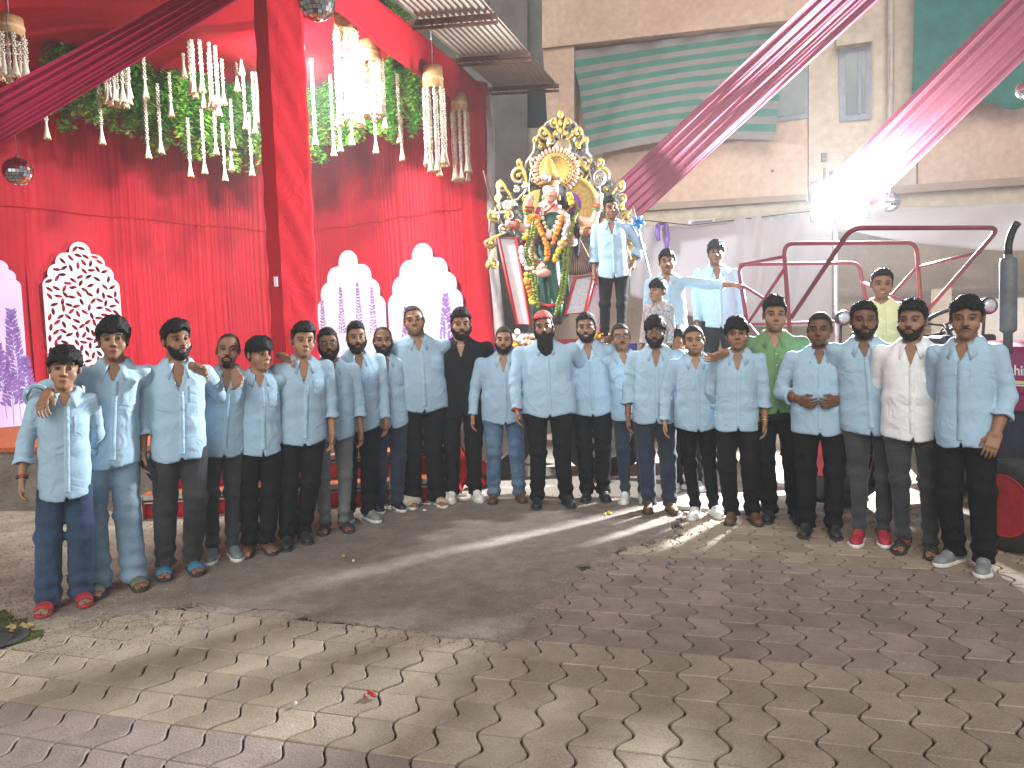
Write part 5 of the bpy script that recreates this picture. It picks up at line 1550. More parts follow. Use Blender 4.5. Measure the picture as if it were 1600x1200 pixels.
M['lime'] = mat('lime_fruit', (.16, .215, .022), .45, noise=(20, .25)); M['peach_petal'] = mat('peach_petal', (.62, .32, .24), .5); M['red_paint'] = mat('red_border_paint', (.48, .02, .02), .5)


def I(zx, zy, d=0.0):
    """place seen at a position of my enlargement of the idol (3.157 times, corner 740,160), d metres in front of the idol's plane"""
    return at(740 + zx / 3.157, 160 + zy / 3.157, IY - d)


bo = empty('ornate_backdrop', I(430, 900, -.35)); tag(bo, 'towering silver and gold scrollwork backdrop behind the goddess idol', 'idol backdrop')
BD = -.35
half_o = [(425, 45), (455, 70), (500, 100), (540, 150), (560, 200), (565, 240), (590, 280), (640, 290), (680, 350), (720, 400), (745, 450), (745, 480), (775, 530), (795, 600), (770, 650), (700, 700), (600, 700)]
half_l = [(600 - 0, 700), (250, 700), (150, 650), (115, 600), (130, 540), (175, 500), (145, 470), (190, 420), (205, 370), (255, 325), (285, 270), (310, 200), (335, 150), (370, 95)]
ol = half_o + half_l[1:]
ol = [(x + (430 - x) * .06, y + (400 - y) * .04) for x, y in ol]
bkm = MB(); n = len(ol)
bkm.add([I(x, y, BD) for x, y in ol] + [I(x, y, BD) + Vector((0, .06, 0)) for x, y in ol], [tuple(range(n))[::-1], tuple(range(n, 2 * n))] + [(i, (i + 1) % n, n + (i + 1) % n, n + i) for i in range(n)])
par_keep(bkm.build('backing', M['dark_back']), bo)


def scroll(cx, cy, r, a0, turns, d, tail=None, gold=True, w_=11):
    """spiral scroll with a gold bud in its eye; sizes in enlargement pixels"""
    k = IY / FPX / 3.157; pts = []; rs = []
    if tail:
        for i in range(8):
            t = i / 8; q0 = tail; q1 = (cx + r * math.cos(a0), cy + r * math.sin(a0)); bx, by = (q0[0] * .4 + q1[0] * .6 + r * .35 * math.cos(a0), q0[1] * .4 + q1[1] * .6 + r * .35 * math.sin(a0))
            pts.append((q0[0] * (1 - t) ** 2 + 2 * bx * t * (1 - t) + q1[0] * t * t, q0[1] * (1 - t) ** 2 + 2 * by * t * (1 - t) + q1[1] * t * t)); rs.append(w_ * k * (.4 + .6 * t))
    n = int(16 * turns)
    for i in range(n + 1):
        t = i / n; a = a0 + d * 2 * math.pi * turns * t; rr = r * (1 - .78 * t); pts.append((cx + rr * math.cos(a), cy + rr * math.sin(a))); rs.append(w_ * k * (1 - .35 * t))
    mb = MB(); mb.tube([I(x, y, BD + .05 + .02 * math.sin(i * .3)) for i, (x, y) in enumerate(pts)], rs, 6)
    o = mb.build('scroll', M['goldp'] if gold else M['silver']); par_keep(o, bo)
    e = MB(); e.ball(I(pts[-1][0], pts[-1][1], BD + .07), w_ * k * 1.05, 8, 6); par_keep(e.build('bud', M['goldp']), bo)
    if gold:
        e = MB(); e.tube([I(x + (cx - x) * -.12, y + (cy - y) * -.12, BD + .035) for x, y in pts], [q * .85 for q in rs], 5); par_keep(e.build('scroll', M['silver']), bo)


for s_ in (1, -1):
    X = lambda x: x if s_ > 0 else 858 - x - (0)
    scroll(X(500), 155, 34, -1.2 if s_ > 0 else math.pi + 1.2, 1.15, s_, (X(450), 215))
    scroll(X(455), 105, 26, -1.5, 1.1, s_, (X(432), 190))
    scroll(X(545), 190, 18, -1.2 if s_ > 0 else math.pi + 1.2, 1.0, s_, (X(500), 235), w_=9)
    scroll(X(540), 300, 36, 1.2 if s_ > 0 else math.pi - 1.2, 1.2, -s_, (X(500), 245))
    scroll(X(530), 360, 28, 1.2 if s_ > 0 else math.pi - 1.2, 1.1, s_, (X(580), 330), w_=9)
    scroll(X(630), 365, 42, -1.9 if s_ > 0 else math.pi + 1.9, 1.2, s_, (X(585), 450))
    scroll(X(625), 300, 18, -1.9, 1.0, s_, (X(600), 360), w_=9)
    scroll(X(715), 415, 28, -1.2 if s_ > 0 else math.pi + 1.2, 1.15, s_, (X(650), 500))
    scroll(X(730), 470, 20, 1.0 if s_ > 0 else math.pi - 1.0, 1.0, -s_, (X(690), 520), w_=9)
    scroll(X(750), 560, 34, -.8 if s_ > 0 else math.pi + .8, 1.2, s_, (X(690), 620))
    scroll(X(690), 560, 26, -2, 1.1, -s_, (X(660), 640), w_=9)
    scroll(X(770), 690, 28, 0 if s_ > 0 else math.pi, 1.1, s_, (X(700), 640))
    scroll(X(760), 800, 30, .6 if s_ > 0 else math.pi - .6, 1.2, -s_, (X(755), 715))
    rim = [(X(432), 60), (X(500), 105), (X(555), 190), (X(560), 245), (X(600), 300), (X(625), 400)]
    mb = MB(); mb.tube([I(x, y, BD + .04) for x, y in rim], .02, 6); par_keep(mb.build('rim_moulding', M['silver']), bo)
    mb = MB(); mb.tube([I(X(470), 240, BD + .05), I(X(520), 270, BD + .05), I(X(570), 330, BD + .06), I(X(590), 420, BD + .05), I(X(640), 480, BD + .05), I(X(720), 500, BD + .05), I(X(775), 560, BD + .05), I(X(780), 640, BD + .04)], .018, 6); par_keep(mb.build('rim_moulding', M['silver']), bo)
gs = random.Random(3)
for (x, y, r) in ((470, 190, 20), (520, 215, 16), (560, 390, 20), (600, 480, 24), (650, 430, 16), (665, 495, 18), (710, 620, 24), (735, 520, 14), (480, 275, 18), (575, 285, 14), (640, 590, 20), (700, 690, 16), (610, 410, 14)):
    for s_ in (1, -1):
        scroll(x if s_ > 0 else 858 - x, y, r, gs.uniform(0, 6), 1.1, s_ * gs.choice((1, -1)), None, gs.random() < .55, 8)
# lion-like mask boss and tip: plain bosses
mb = MB(); mb.ball(I(440, 218, BD + .06), .11, 12, 9, (1, .5, .85)); mb.ball(I(440, 240, BD + .12), .05, 8, 6); par_keep(mb.build('boss', M['bronze']), bo)
for k_ in range(9):
    a = math.pi * (k_ + .5) / 9 + math.pi; mb = MB(); p = I(440 + 70 * math.cos(a), 215 + 62 * math.sin(a), BD + .05); mb.ball(p, .045, 8, 6, (.7, .5, 1.1)); par_keep(mb.build('boss', M['silver' if k_ % 2 else 'goldp']), bo)
for x, y, r in ((428, 60, .05), (428, 100, .04), (428, 140, .035), (405, 150, .03), (452, 150, .03)):
    mb = MB(); mb.ball(I(x, y, BD + .07), r, 8, 6, (.8, .6, 1.2)); par_keep(mb.build('boss', M['goldp']), bo)

# ---- the idol
idr = empty('goddess_idol', Vector((I(380, 1000).x, IY, ZD))); tag(idr, 'painted goddess idol in dark green sari with many arms and gold crown', 'idol')
pI = lambda zx, zy, d=0.0: np.array(I(zx, zy, d), np.float32)
ks = IY / FPX / 3.157                                  # metres per enlargement pixel
hc = pI(383, 442, .06)


def ihead(P):
    d = ell(P, hc + f32(0, .01, .03), (.098, .11, .115)); d = smin(d, ell(P, hc + f32(-.01, -.03, -.055), (.070, .075, .080)), .03)
    d = smin(d, cap(P, hc + f32(-.012, -.105, .025), hc + f32(-.016, -.128, -.022), .010, .015), .012)
    for s in (-1, 1): d = smin(d, ell(P, hc + f32(-.01 + .045 * s, -.075, -.035), (.032, .03, .03)), .02)
    d = smin(d, ell(P, hc + f32(-.014, -.10, -.062), (.026, .015, .012)), .008)
    return smin(d, cap(P, hc + f32(0, .02, -.06), pI(392, 540, -.02), .05, .06), .03)


IARMS = [  # shoulder, elbow, wrist, hand tip, depth offsets
    ((330, 555, .0), (262, 640, .10), (277, 510, .16), (280, 452, .16)),
    ((330, 560, .0), (255, 625, .20), (195, 602, .28), (150, 598, .30)),
    ((330, 580, .0), (270, 720, .10), (330, 820, .26), (360, 838, .30)),
    ((440, 555, .0), (590, 600, .06), (618, 500, .10), (622, 440, .12)),
    ((440, 565, .0), (520, 640, .10), (575, 640, .22), (618, 650, .26)),
    ((440, 580, .0), (490, 690, .16), (450, 695, .30), (415, 700, .34))]


def iarms(P):
    d = None
    for s_, e, w_, h in IARMS:
        a, b_, c_, t = pI(*s_), pI(*e), pI(*w_), pI(*h)
        q = smin(cap(P, a, b_, .062, .050), cap(P, b_, c_, .050, .034), .02)
        q = smin(q, cap(P, c_, c_ + (t - c_) * .55, .034, .042), .015)
        dr = (t - c_) / np.linalg.norm(t - c_); sd = np.cross(dr, f32(0, 1, 0)); sd /= np.linalg.norm(sd) + 1e-6
        for f in (-1.4, -.5, .4, 1.3): q = smin(q, cap(P, c_ + (t - c_) * .5 + sd * f * .020, t + sd * f * .026 - dr * abs(f) * .012, .014, .010), .006)
        q = smin(q, cap(P, c_ + (t - c_) * .25, c_ + (t - c_) * .55 + sd * .065, .015, .011), .01)
        d = q if d is None else np.minimum(d, q)
    return d


b0 = pI(383, 560)
def ibody(P): return smin(np.minimum(ihead(P), 9), smin(iarms(P), ell(P, b0 + f32(0, .04, 0), (.18, .10, .14)), .03), .02)
lo = np.array([pI(130, 0)[0], IY - .48, pI(0, 870)[2]]); hi = np.array([pI(650, 0)[0], IY + .2, pI(0, 375)[2]])
V, Q = nets(ibody, lo, hi, .0115)
C = np.tile(f32(.62, .36, .28), (len(V), 1)); rel = V - hc
def pk(m_, c): C[:] = np.where(m_[:, None], f32(*c), C)
fr_ = rel[:, 1] < -.06
for s in (-1, 1):
    ex = -.012 + .043 * s
    pk(fr_ & (((rel[:, 0] - ex) / .026) ** 2 + ((rel[:, 2] - .012) / .011) ** 2 < 1), (.8, .78, .75)); pk(fr_ & (((rel[:, 0] - ex) / .011) ** 2 + ((rel[:, 2] - .012) / .012) ** 2 < 1), (.01, .01, .01))
    pk(fr_ & (((rel[:, 0] - ex) / .034) ** 2 + ((rel[:, 2] - .040) / .007) ** 2 < 1), (.02, .01, .01))
pk(fr_ & (((rel[:, 0] + .014) / .026) ** 2 + ((rel[:, 2] + .062) / .011) ** 2 < 1), (.55, .03, .04)); pk(fr_ & (((rel[:, 0] + .012) / .012) ** 2 + ((rel[:, 2] - .062) / .018) ** 2 < 1), (.5, .02, .02))
M['idol_paint'] = attr_mat('idol_enamel', .35, noise=(4, .05), bump=(60, .05, .001))
par_keep(link('body', mesh_np('body', V, Q, cols=C), M['idol_paint']), idr)
# sari: bodice and falling skirt
def isari(P):
    d = ell(P, pI(385, 610, -.0), (.20, .13, .17)); d = smin(d, ell(P, pI(385, 720, 0), (.17, .13, .2)), .05)
    d = smin(d, cap(P, pI(388, 740, .02), pI(372, 1000, .02), .19, .25), .06)
    fold = .012 * np.sin(P[:, 0] * 58 + P[:, 2] * 5) * np.clip((pI(0, 760)[2] - P[:, 2]) / .15, 0, 1)
    d = d + fold + .005 * sines(P, 30, 4)
    vee = cap(P, pI(385, 500, .14), pI(375, 570, .16), .07, .02)
    return smax(smax(d, -vee, .01), ZD + .10 - P[:, 2], .01)
lo = np.array([pI(250, 0)[0], IY - .32, ZD + .04]); hi = np.array([pI(520, 0)[0], IY + .32, pI(0, 520)[2]])
V, Q = nets(isari, lo, hi, .016); par_keep(link('sari', mesh_np('sari', V, Q), M['sari']), idr)
bm_ = MB(); bm_.tube([I(345, 545, .13), I(372, 530, .15), I(400, 500, .13)], .012, 6); bm_.tube([I(300, 985, .24), I(372, 1005, .30), I(440, 985, .24)], .022, 6); par_keep(bm_.build('sari_border', M['red_paint']), idr)
# pleated brown pallu fanning out on the right
pf_ = MB()
def pfan(u, v):
    x0, y0 = 500 + 20 * u, 640 + 25 * u; x1 = 470 + 140 * u; y1 = 850 + 10 * math.sin(u * 3) - 20 * u
    x, y = x0 + (x1 - x0) * v, y0 + (y1 - y0) * v; return I(x, y, .10 + .06 * v + .016 * v * math.sin(u * 75))
pf_.grid(pfan, 90, 8); par_keep(thick(pf_.build('pallu', M['pallu']), .008), idr)
# hair
def ihair(P):
    d = ell(P, hc + f32(.012, .045, .035), (.118, .115, .125)); d = smin(d, cap(P, pI(440, 440, .0), pI(455, 520, -.02), .06, .05), .04)
    d = smin(d, cap(P, pI(470, 520, .03), pI(515, 640, .12), .04, .045), .03); d = smin(d, cap(P, pI(515, 640, .12), pI(510, 765, .17), .045, .02), .02)
    d = smin(d, cap(P, pI(345, 440, .0), pI(330, 520, .02), .04, .03), .03)
    fc = ell(P, hc + f32(-.012, -.09, -.02), (.082, .10, .118))
    return smax(d, -fc, .01) + .006 * sines(P, 60, 3, 5, (1.5, 1, .4))
lo = np.array([pI(300, 0)[0], IY - .32, pI(0, 790)[2]]); hi = np.array([pI(560, 0)[0], IY + .22, pI(0, 375)[2]])
V, Q = nets(ihair, lo, hi, .011); par_keep(link('hair', mesh_np('hair', V, Q), M['hair']), idr)
# crown, halo, petals
cr = MB(); cc = I(372, 395, .06)
cr.lathe(cc, [(.115, -.03), (.128, .0), (.118, .03), (.120, .06), (.10, .09), (.102, .12), (.08, .15), (.078, .18), (.055, .21), (.05, .24), (.02, .27), (.028, .29), (.001, .32)], 18)
par_keep(cr.build('crown', M['goldp']), idr)
for i in range(11):
    a = math.pi * (i / 10) + math.pi; jm = MB(); p = Vector(cc) + Vector((.13 * math.cos(a), .13 * math.sin(a), .02)); jm.ball(p, .022, 7, 5); par_keep(jm.build('crown_jewel', M['silver' if i % 2 else 'red_paint']), idr)
jm = MB(); jm.ball(I(362, 372, .22), .045, 9, 7, (1, .5, 1.1)); par_keep(jm.build('crown_jewel', M['silver']), idr)
hm_ = MB(); hcn = I(408, 335, -.12); hm_.lathe(hcn, [(.20, .03), (.21, .0), (.185, -.03), (.17, -.02), (.135, -.035), (.115, -.02), (.001, -.02)], 40, 'y'); par_keep(hm_.build('halo', M['goldp']), idr)
for i in range(34):
    a = 2 * math.pi * i / 34; pm_ = MB(); p = hcn + Vector((.235 * math.cos(a), -.01, .235 * math.sin(a))); pm_.ball((0, 0, 0), .026, 6, 4, (.8, .5, 1.5)); o = pm_.build('halo_petal', M['peach_petal']); par_keep(o, idr); o.location = p - Vector(idr.location) * 0; o.rotation_euler = (0, math.pi / 2 - a, 0)
for i in range(22):
    a = 2 * math.pi * i / 22; pm_ = MB(); pm_.ball(hcn + Vector((.155 * math.cos(a), -.04, .155 * math.sin(a))), .014, 6, 4); par_keep(pm_.build('halo_stud', M['goldp']), idr)
# purple fan with a gold rim behind the shoulders
pu = MB(); pcn = I(470, 505, -.18); pu.lathe(pcn, [(.29, .02), (.29, -.01), (.001, -.03)], 40, 'y'); par_keep(pu.build('purple_fan', M['purple']), idr)
pu = MB(); pu.lathe(pcn, [(.275, -.02), (.29, -.05), (.33, -.04), (.35, -.0), (.32, .03)], 44, 'y'); par_keep(pu.build('fan_rim', M['goldp']), idr)
pu = MB(); pu.lathe(I(330, 520, -.16), [(.20, .02), (.21, -.02), (.16, -.04), (.001, -.03)], 30, 'y'); par_keep(pu.build('gold_fan', M['goldp']), idr)
pu = MB(); pu.ball(I(315, 680, .05), .07, 10, 8, (.6, .7, 1.5)); par_keep(pu.build('purple_sash', M['purple']), idr)
# bangles and arm bands
def ring(c, ax, r, t, m_, nm='bangle'):
    q = Vector(ax).normalized().to_track_quat('Z', 'Y').to_matrix(); mb = MB(); mb.tube([Vector(c) + q @ Vector((r * math.cos(a), r * math.sin(a), 0)) for a in np.linspace(0, 2 * math.pi, 15)[:-1]], t, 6, closed=True); par_keep(mb.build(nm, m_), idr)
M['green_bangle'] = mat('green_glass_bangle', (.02, .28, .08), .25); M['pearl'] = mat('pearl_bead', (.72, .68, .62), .3)
for s_, e, w_, h in IARMS:
    a, b_ = Vector(pI(*e)), Vector(pI(*w_))
    for k_, m_ in ((.95, M['red_paint']), (.88, M['goldp']), (.80, M['red_paint']), (.70, M['green_bangle'])): ring(a.lerp(b_, k_), b_ - a, .050, .011, m_)
nk_ = MB()
for x, y in [(340, 520), (338, 545), (341, 570), (348, 595), (356, 615), (366, 632), (376, 640), (388, 632), (398, 612), (408, 590), (416, 565), (421, 540), (424, 515)]: nk_.ball(I(x, y, .20), .022, 7, 5)
nk_.ball(I(371, 655, .22), .042, 9, 7, (1, .6, 1.2)); par_keep(nk_.build('pearl_necklace', M['pearl']), idr)
for s in (-1, 1): mb = MB(); mb.ball(I(383 + 38 * s, 470, .08), .022, 8, 6, (1, 1, 1.6)); par_keep(mb.build('earring', M['goldp']), idr)
mb = MB(); mb.ball(I(345, 842, .34), .07, 10, 8, (1.25, .6, .7)); par_keep(mb.build('conch', M['peach_petal']), idr)


# ---- garlands hang on the idol: things of their own
def garland(label, path, r, mats, d0=.22, per=None, cat='garland', seed=1):
    """path in enlargement pixels with material index per point"""
    g = random.Random(seed); P_ = []
    for (x0, y0, m0), (x1, y1, m1) in zip(path, path[1:]):
        L = math.hypot(x1 - x0, y1 - y0) * ks; n = max(1, int(L / (r * 1.05)))
        for i in range(n): P_.append((x0 + (x1 - x0) * i / n, y0 + (y1 - y0) * i / n, m0))
    root = empty('garland', I(path[0][0], path[0][1], d0)); tag(root, label, cat)
    for k_, m_ in enumerate(mats):
        mb = MB(); c = 0
        for x, y, mi in P_:
            if mi != k_: continue
            c += 1
            p = I(x, y, d0 + (.05 if y > 640 else 0)) + Vector((g.uniform(-1, 1), g.uniform(-1, 1), g.uniform(-1, 1))) * r * .22
            mb.ball(p, r * g.uniform(.85, 1.1), 7, 5, (1, 1, .85))
            if cat == 'garland' and r > .03: mb.ball(p + Vector((g.uniform(-.5, .5) * r, -.6 * r, g.uniform(-.5, .5) * r)), r * .6, 6, 4)
        if c: o = mb.build('blooms', m_); o['kind'] = 'stuff'; par_keep(o, root)
    return root


W_, Y_, O_, D_ = M['white_bloom'], M['yellow_bloom'], M['marigold'], M['maroon_bloom']
garland('long white garland with yellow and maroon bands round the idol', [(345, 490, 0), (325, 525, 1), (312, 560, 1), (280, 560, 2), (268, 610, 0), (258, 655, 2), (246, 690, 1), (238, 720, 0), (240, 770, 0), (262, 815, 0), (300, 835, 0), (340, 800, 0), (365, 785, 0)], .037, [W_, D_, Y_], .24, seed=2)
garland('white and yellow garland draped down the right shoulder of the idol', [(470, 455, 1), (482, 500, 1), (484, 520, 2), (462, 560, 0), (460, 610, 0), (448, 650, 0), (436, 690, 1), (415, 740, 1), (400, 775, 1), (380, 790, 2)], .037, [W_, Y_, D_], .27, seed=3)
garland('orange marigold garland with a hanging pendant on the idol', [(308, 560, 0), (320, 610, 0), (338, 655, 0), (358, 690, 0), (366, 730, 0), (364, 770, 0), (364, 700, 0), (390, 690, 0), (408, 650, 0), (424, 600, 0), (436, 550, 0)], .034, [O_], .27, seed=4)
garland('double lime garland down the left side of the idol', [(300, 590, 0), (280, 660, 0), (262, 720, 0), (262, 760, 0), (280, 800, 0), (285, 860, 0), (296, 920, 0), (300, 980, 0), (322, 1010, 0), (312, 940, 0), (304, 880, 0), (298, 800, 0), (284, 740, 0), (296, 660, 0), (310, 600, 0)], .025, [M['lime']], .25, cat='fruit garland', seed=5)
garland('double lime garland down the right side of the idol', [(505, 490, 0), (512, 530, 0), (490, 600, 0), (470, 700, 0), (462, 760, 0), (460, 850, 0), (446, 940, 0), (425, 1000, 0), (405, 1045, 0), (414, 990, 0), (430, 930, 0), (440, 850, 0), (444, 760, 0), (452, 700, 0)], .025, [M['lime']], .25, cat='fruit garland', seed=6)
garland('short yellow garland low on the left of the idol', [(262, 850, 0), (268, 890, 1), (276, 930, 1), (285, 970, 0), (290, 1010, 0)], .04, [Y_, O_], .22, seed=7)
# heap of flowers at the idol's feet
for k_, (x, y, r, m_, lb) in enumerate(((190, 1110, .09, W_, 'white flower heap at the left foot of the idol'), (240, 1115, .07, Y_, 'yellow flower heap at the foot of the idol'), (290, 1095, .08, M['peach_petal'], 'pink flower heap at the foot of the idol'), (610, 1130, .08, Y_, 'yellow flower heap at the right foot of the idol'))):
    mb = MB(); g = random.Random(k_); q = I(x, 1120, .30)
    for i in range(26): mb.ball((q.x + g.uniform(-1, 1) * r * 1.4, q.y + g.uniform(-.6, .6) * r, ZD + .03 + abs(g.gauss(0, .6)) * r * (1 if k_ else 1.6)), g.uniform(.022, .04), 6, 4)
    tag(mb.build('flower_heap', m_), lb, 'flowers')
# plinth under the idol with flaring white side boards
ph = empty('idol_plinth', (I(380, 1050).x, IY, ZD)); tag(ph, 'maroon plinth with flaring white side boards edged in red under the idol', 'plinth')
b = MB(); b.box((I(380, 0).x, IY + .05, ZD + .05), (1.15, .75, .10)); par_keep(b.build('base', M['maroon_paint']), ph)
M['glitter'] = mat('glitter_board', (.50, .50, .55), .4, noise=(90, .35))
def sideboard(q, m_, d):
    f = [I(x, y, d) for x, y in q]; b_ = [p + Vector((0, .04, 0)) for p in f]; mb = MB(); mb.add(f + b_, [(0, 1, 2, 3), (7, 6, 5, 4)] + [(i, 4 + i, 4 + (i + 1) % 4, (i + 1) % 4) for i in range(4)])
    par_keep(mb.build('side_board', m_), ph); e = MB(); e.tube([p + Vector((0, -.01, 0)) for p in f], .021, 6, closed=True); par_keep(e.build('red_edging', M['red_paint']), ph)
sideboard([(122, 668), (208, 668), (278, 1095), (214, 1095)], M['white_board'], .16)
sideboard([(500, 865), (592, 850), (548, 1040), (450, 1045)], M['glitter'], .16)
sideboard([(604, 850), (640, 905), (625, 1140), (520, 1140)], M['glitter'], .05)
# ---- things the idol holds
sw = MB(); sw.add([I(118, 540, .30), I(112, 430, .30), I(120, 385, .30), I(130, 395, .30), I(132, 540, .30)] + [I(x, y, .28) for x, y in ((118, 540), (112, 430), (120, 385), (130, 395), (132, 540))], [(0, 1, 2, 3, 4), (9, 8, 7, 6, 5)] + [(i, 5 + i, 5 + (i + 1) % 5, (i + 1) % 5) for i in range(5)])
sw.bar(I(100, 548, .3), I(150, 540, .3), .03, .03); sw.tube([I(125, 545, .3), I(128, 600, .3)], .018, 6); tag(sw.build('sword', M['silver']), 'silver sword raised at the left of the idol', 'sword')
sw = MB(); sw.tube([I(48, 335, .3), I(72, 430, .3), I(112, 520, .3), I(150, 600, .3)], .010, 6); sw.tube([I(88, 380, .3), I(84, 450, .3), I(112, 520, .3)], .005, 5); tag(sw.build('bow', M['rust']), 'thin bow stick leaning out left of the idol', 'bow')
sw = MB(); sw.tube([I(622 + 26 * math.cos(a), 372 + 34 * math.sin(a), .14) for a in np.linspace(0, 2 * math.pi, 25)[:-1]], .016, 7, closed=True)
for k_ in range(4): a = k_ * math.pi / 4; sw.bar(I(622 + 26 * math.cos(a), 372 + 34 * math.sin(a), .14), I(622 - 26 * math.cos(a), 372 - 34 * math.sin(a), .14), .018, .012)
sw.tube([I(622, 406, .14), I(622, 445, .13)], .012, 6); tag(sw.build('discus', M['silver']), 'shiny silver discus above the raised right hand of the idol', 'discus')
fl_ = MB(); fl_.lathe(I(168, 508, .3), [(.02, -.02), (.05, -.015), (.06, 0), (.001, .02)], 12, 'y')
for k_ in range(8): a = k_ * math.pi / 4; fl_.ball(I(168 + 17 * math.cos(a), 508 + 17 * math.sin(a), .31), .022, 6, 4)
fl_.tube([I(168, 515, .3), I(175, 590, .3)], .007, 5); tag(fl_.build('lotus', M['pearl']), 'pale flower held at the left hand of the idol', 'flower')
td = MB(); td.tube([I(785, 520, .35), I(815, 640, .35), I(868, 850, .35), I(880, 1100, .35)], .016, 7); td.add([I(776, 575, .35), I(788, 508, .35), I(808, 580, .35)] + [I(x, y, .33) for x, y in ((776, 575), (788, 508), (808, 580))], [(0, 1, 2), (5, 4, 3), (0, 3, 4, 1), (1, 4, 5, 2), (2, 5, 3, 0)])
to_ = td.build('spear', M['silver']); tag(to_, 'tall silver tipped spear leaning right of the standing man', 'spear')
rbm = MB()
for a in (0, 1.2, 2.4, 3.6, 5): rbm.tube([I(812, 590, .38), I(812 + 22 * math.cos(a), 590 + 22 * math.sin(a), .42), I(812 + 34 * math.cos(a + .3), 590 + 34 * math.sin(a + .3), .38)], [.01, .025, .012], 5)
rbm.build('ribbon', mat('blue_ribbon', (.03, .22, .5), .5), to_)
# white cloth falling beside the plinth on the right
wcl = MB(); wcl.grid(lambda u, v: I(570 + 62 * u + 45 * v, 930 + 260 * v, .0 + .05 * math.sin(u * 9 + v * 3)), 14, 14); tag(thick(wcl.build('white_cloth', M['white_cloth']), .006), 'white cloth hanging beside the plinth behind the standing man', 'cloth')
# low platform for the men standing behind
pf2 = MB(); pf2.box((2.1, 8.0, .74), (1.7, 1.3, .06)); pf2.bar((1.35, 7.45, 0), (1.35, 7.45, .72), .06, .06); pf2.bar((2.9, 7.45, 0), (2.9, 7.45, .72), .06, .06); pf2.bar((1.35, 8.6, 0), (1.35, 8.6, .72), .06, .06); pf2.bar((2.9, 8.6, 0), (2.9, 8.6, .72), .06, .06)
tag(pf2.build('steel_platform', M['rust']), 'low steel platform behind the row that the back men stand on', 'platform')
# ------------------------------------------------------------------ tractor
TF = Vector((.22, -.975, 0)).normalized(); TV = Vector((.975, .22, 0)).normalized()    # forward, and screen-right across it
FA = Vector((3.74, 4.9, 0))                                                                # ground under the front axle
tp_ = lambda f, v, z: FA + TF * f + TV * v + Vector((0, 0, z))
M['tractor_red'] = mat('tractor_red_paint', (.24, .008, .07), .4, noise=(3, .2), bump=(50, .05, .002)); M['tractor_dark'] = mat('engine_dark', (.03, .032, .045), .6, noise=(12, .35), bump=(25, .4, .01)); M['tractor_black'] = mat('black_paint', (.015, .015, .016), .45)
M['muffler'] = mat('muffler_grey', (.11, .12, .13), .6, .3, noise=(9, .3)); M['frame_red'] = mat('red_frame_paint', (.19, .025, .04), .6, noise=(8, .2)); M['decal_white'] = mat('decal_white', (.72, .70, .68), .5); M['decal_yellow'] = mat('decal_stripe', (.62, .55, .22), .5)
tt = empty('tractor', tp_(-1.65, 0, 0)); tag(tt, 'red tractor with grey exhaust stack and red front wheel rim at right edge', 'tractor')
RV = Matrix((TV, TF, Vector((0, 0, 1)))).transposed()
def tb(name, f, v, z, df, dv, dz, m_, bev=.03):
    mb = MB(); mb.box((0, 0, 0), (dv, df, dz)); me = mb.mesh(name); bm = bmesh.new(); bm.from_mesh(me); bmesh.ops.bevel(bm, geom=bm.edges[:] + bm.verts[:], offset=bev, segments=3, affect='EDGES', profile=.6); bm.to_mesh(me); bm.free()
    o = link(name, me, m_); o.parent = tt; o.matrix_parent_inverse = Matrix.Identity(4)
    o.matrix_local = Matrix.Translation(tp_(f, v, z) - Vector(tt.location)) @ RV.to_4x4(); return o
hood = tb('hood', -.12, 0, 1.19, 1.35, .56, .38, M['tractor_red'], .07)
tb('hood_side', -.12, 0, .965, 1.25, .52, .12, M['tractor_red'], .01)
tb('engine', -.25, 0, .72, 1.35, .44, .40, M['tractor_dark'], .04)
tb('nose_grille', .575, 0, 1.10, .04, .46, .46, M['tractor_black'], .015)
tb('front_axle', 0, 0, .38, .12, .80, .12, M['tractor_dark'], .02)
tb('gearbox', -1.25, 0, .70, 1.0, .40, .42, M['tractor_dark'], .05)
tb('dashboard', -.92, 0, 1.28, .22, .50, .30, M['tractor_black'], .04)
# lettering and stripe on the visible side of the hood
cu = bpy.data.curves.new('lettering', 'FONT'); cu.body = 'mahindra'; cu.size = .098; cu.extrude = .001; cu.align_x = 'LEFT'; cu.offset = .0012
to0 = bpy.data.objects.new('lettering', cu); COL.objects.link(to0); lme = bpy.data.meshes.new_from_object(to0.evaluated_get(bpy.context.evaluated_depsgraph_get())); bpy.data.objects.remove(to0)
lme.materials.clear(); lt = link('lettering', lme, M['decal_white']); lt['kind'] = 'stuff'
lt.parent = tt; lm = Matrix((TF, Vector((0, 0, 1)), -TV)).transposed().to_4x4()
lt.matrix_local = Matrix.Translation(tp_(-.295, -.283, 1.155) - Vector(tt.location)) @ lm
mb = MB(); mb.bar(tp_(-.70, -.283, 1.105), tp_(.50, -.283, 1.105), .003, .022); par_keep(mb.build('stripe', M['decal_yellow']), tt)
mb = MB(); mb.bar(tp_(-.70, -.283, 1.085), tp_(.50, -.283, 1.085), .003, .008); par_keep(mb.build('stripe', M['decal_white']), tt)
for f in (-.6, -.35, -.1, .15, .4):
    mb = MB(); mb.bar(tp_(f, -.264, .94), tp_(f + .12, -.264, .94), .006, .02); par_keep(mb.build('vent_slot', M['tractor_black']), tt)
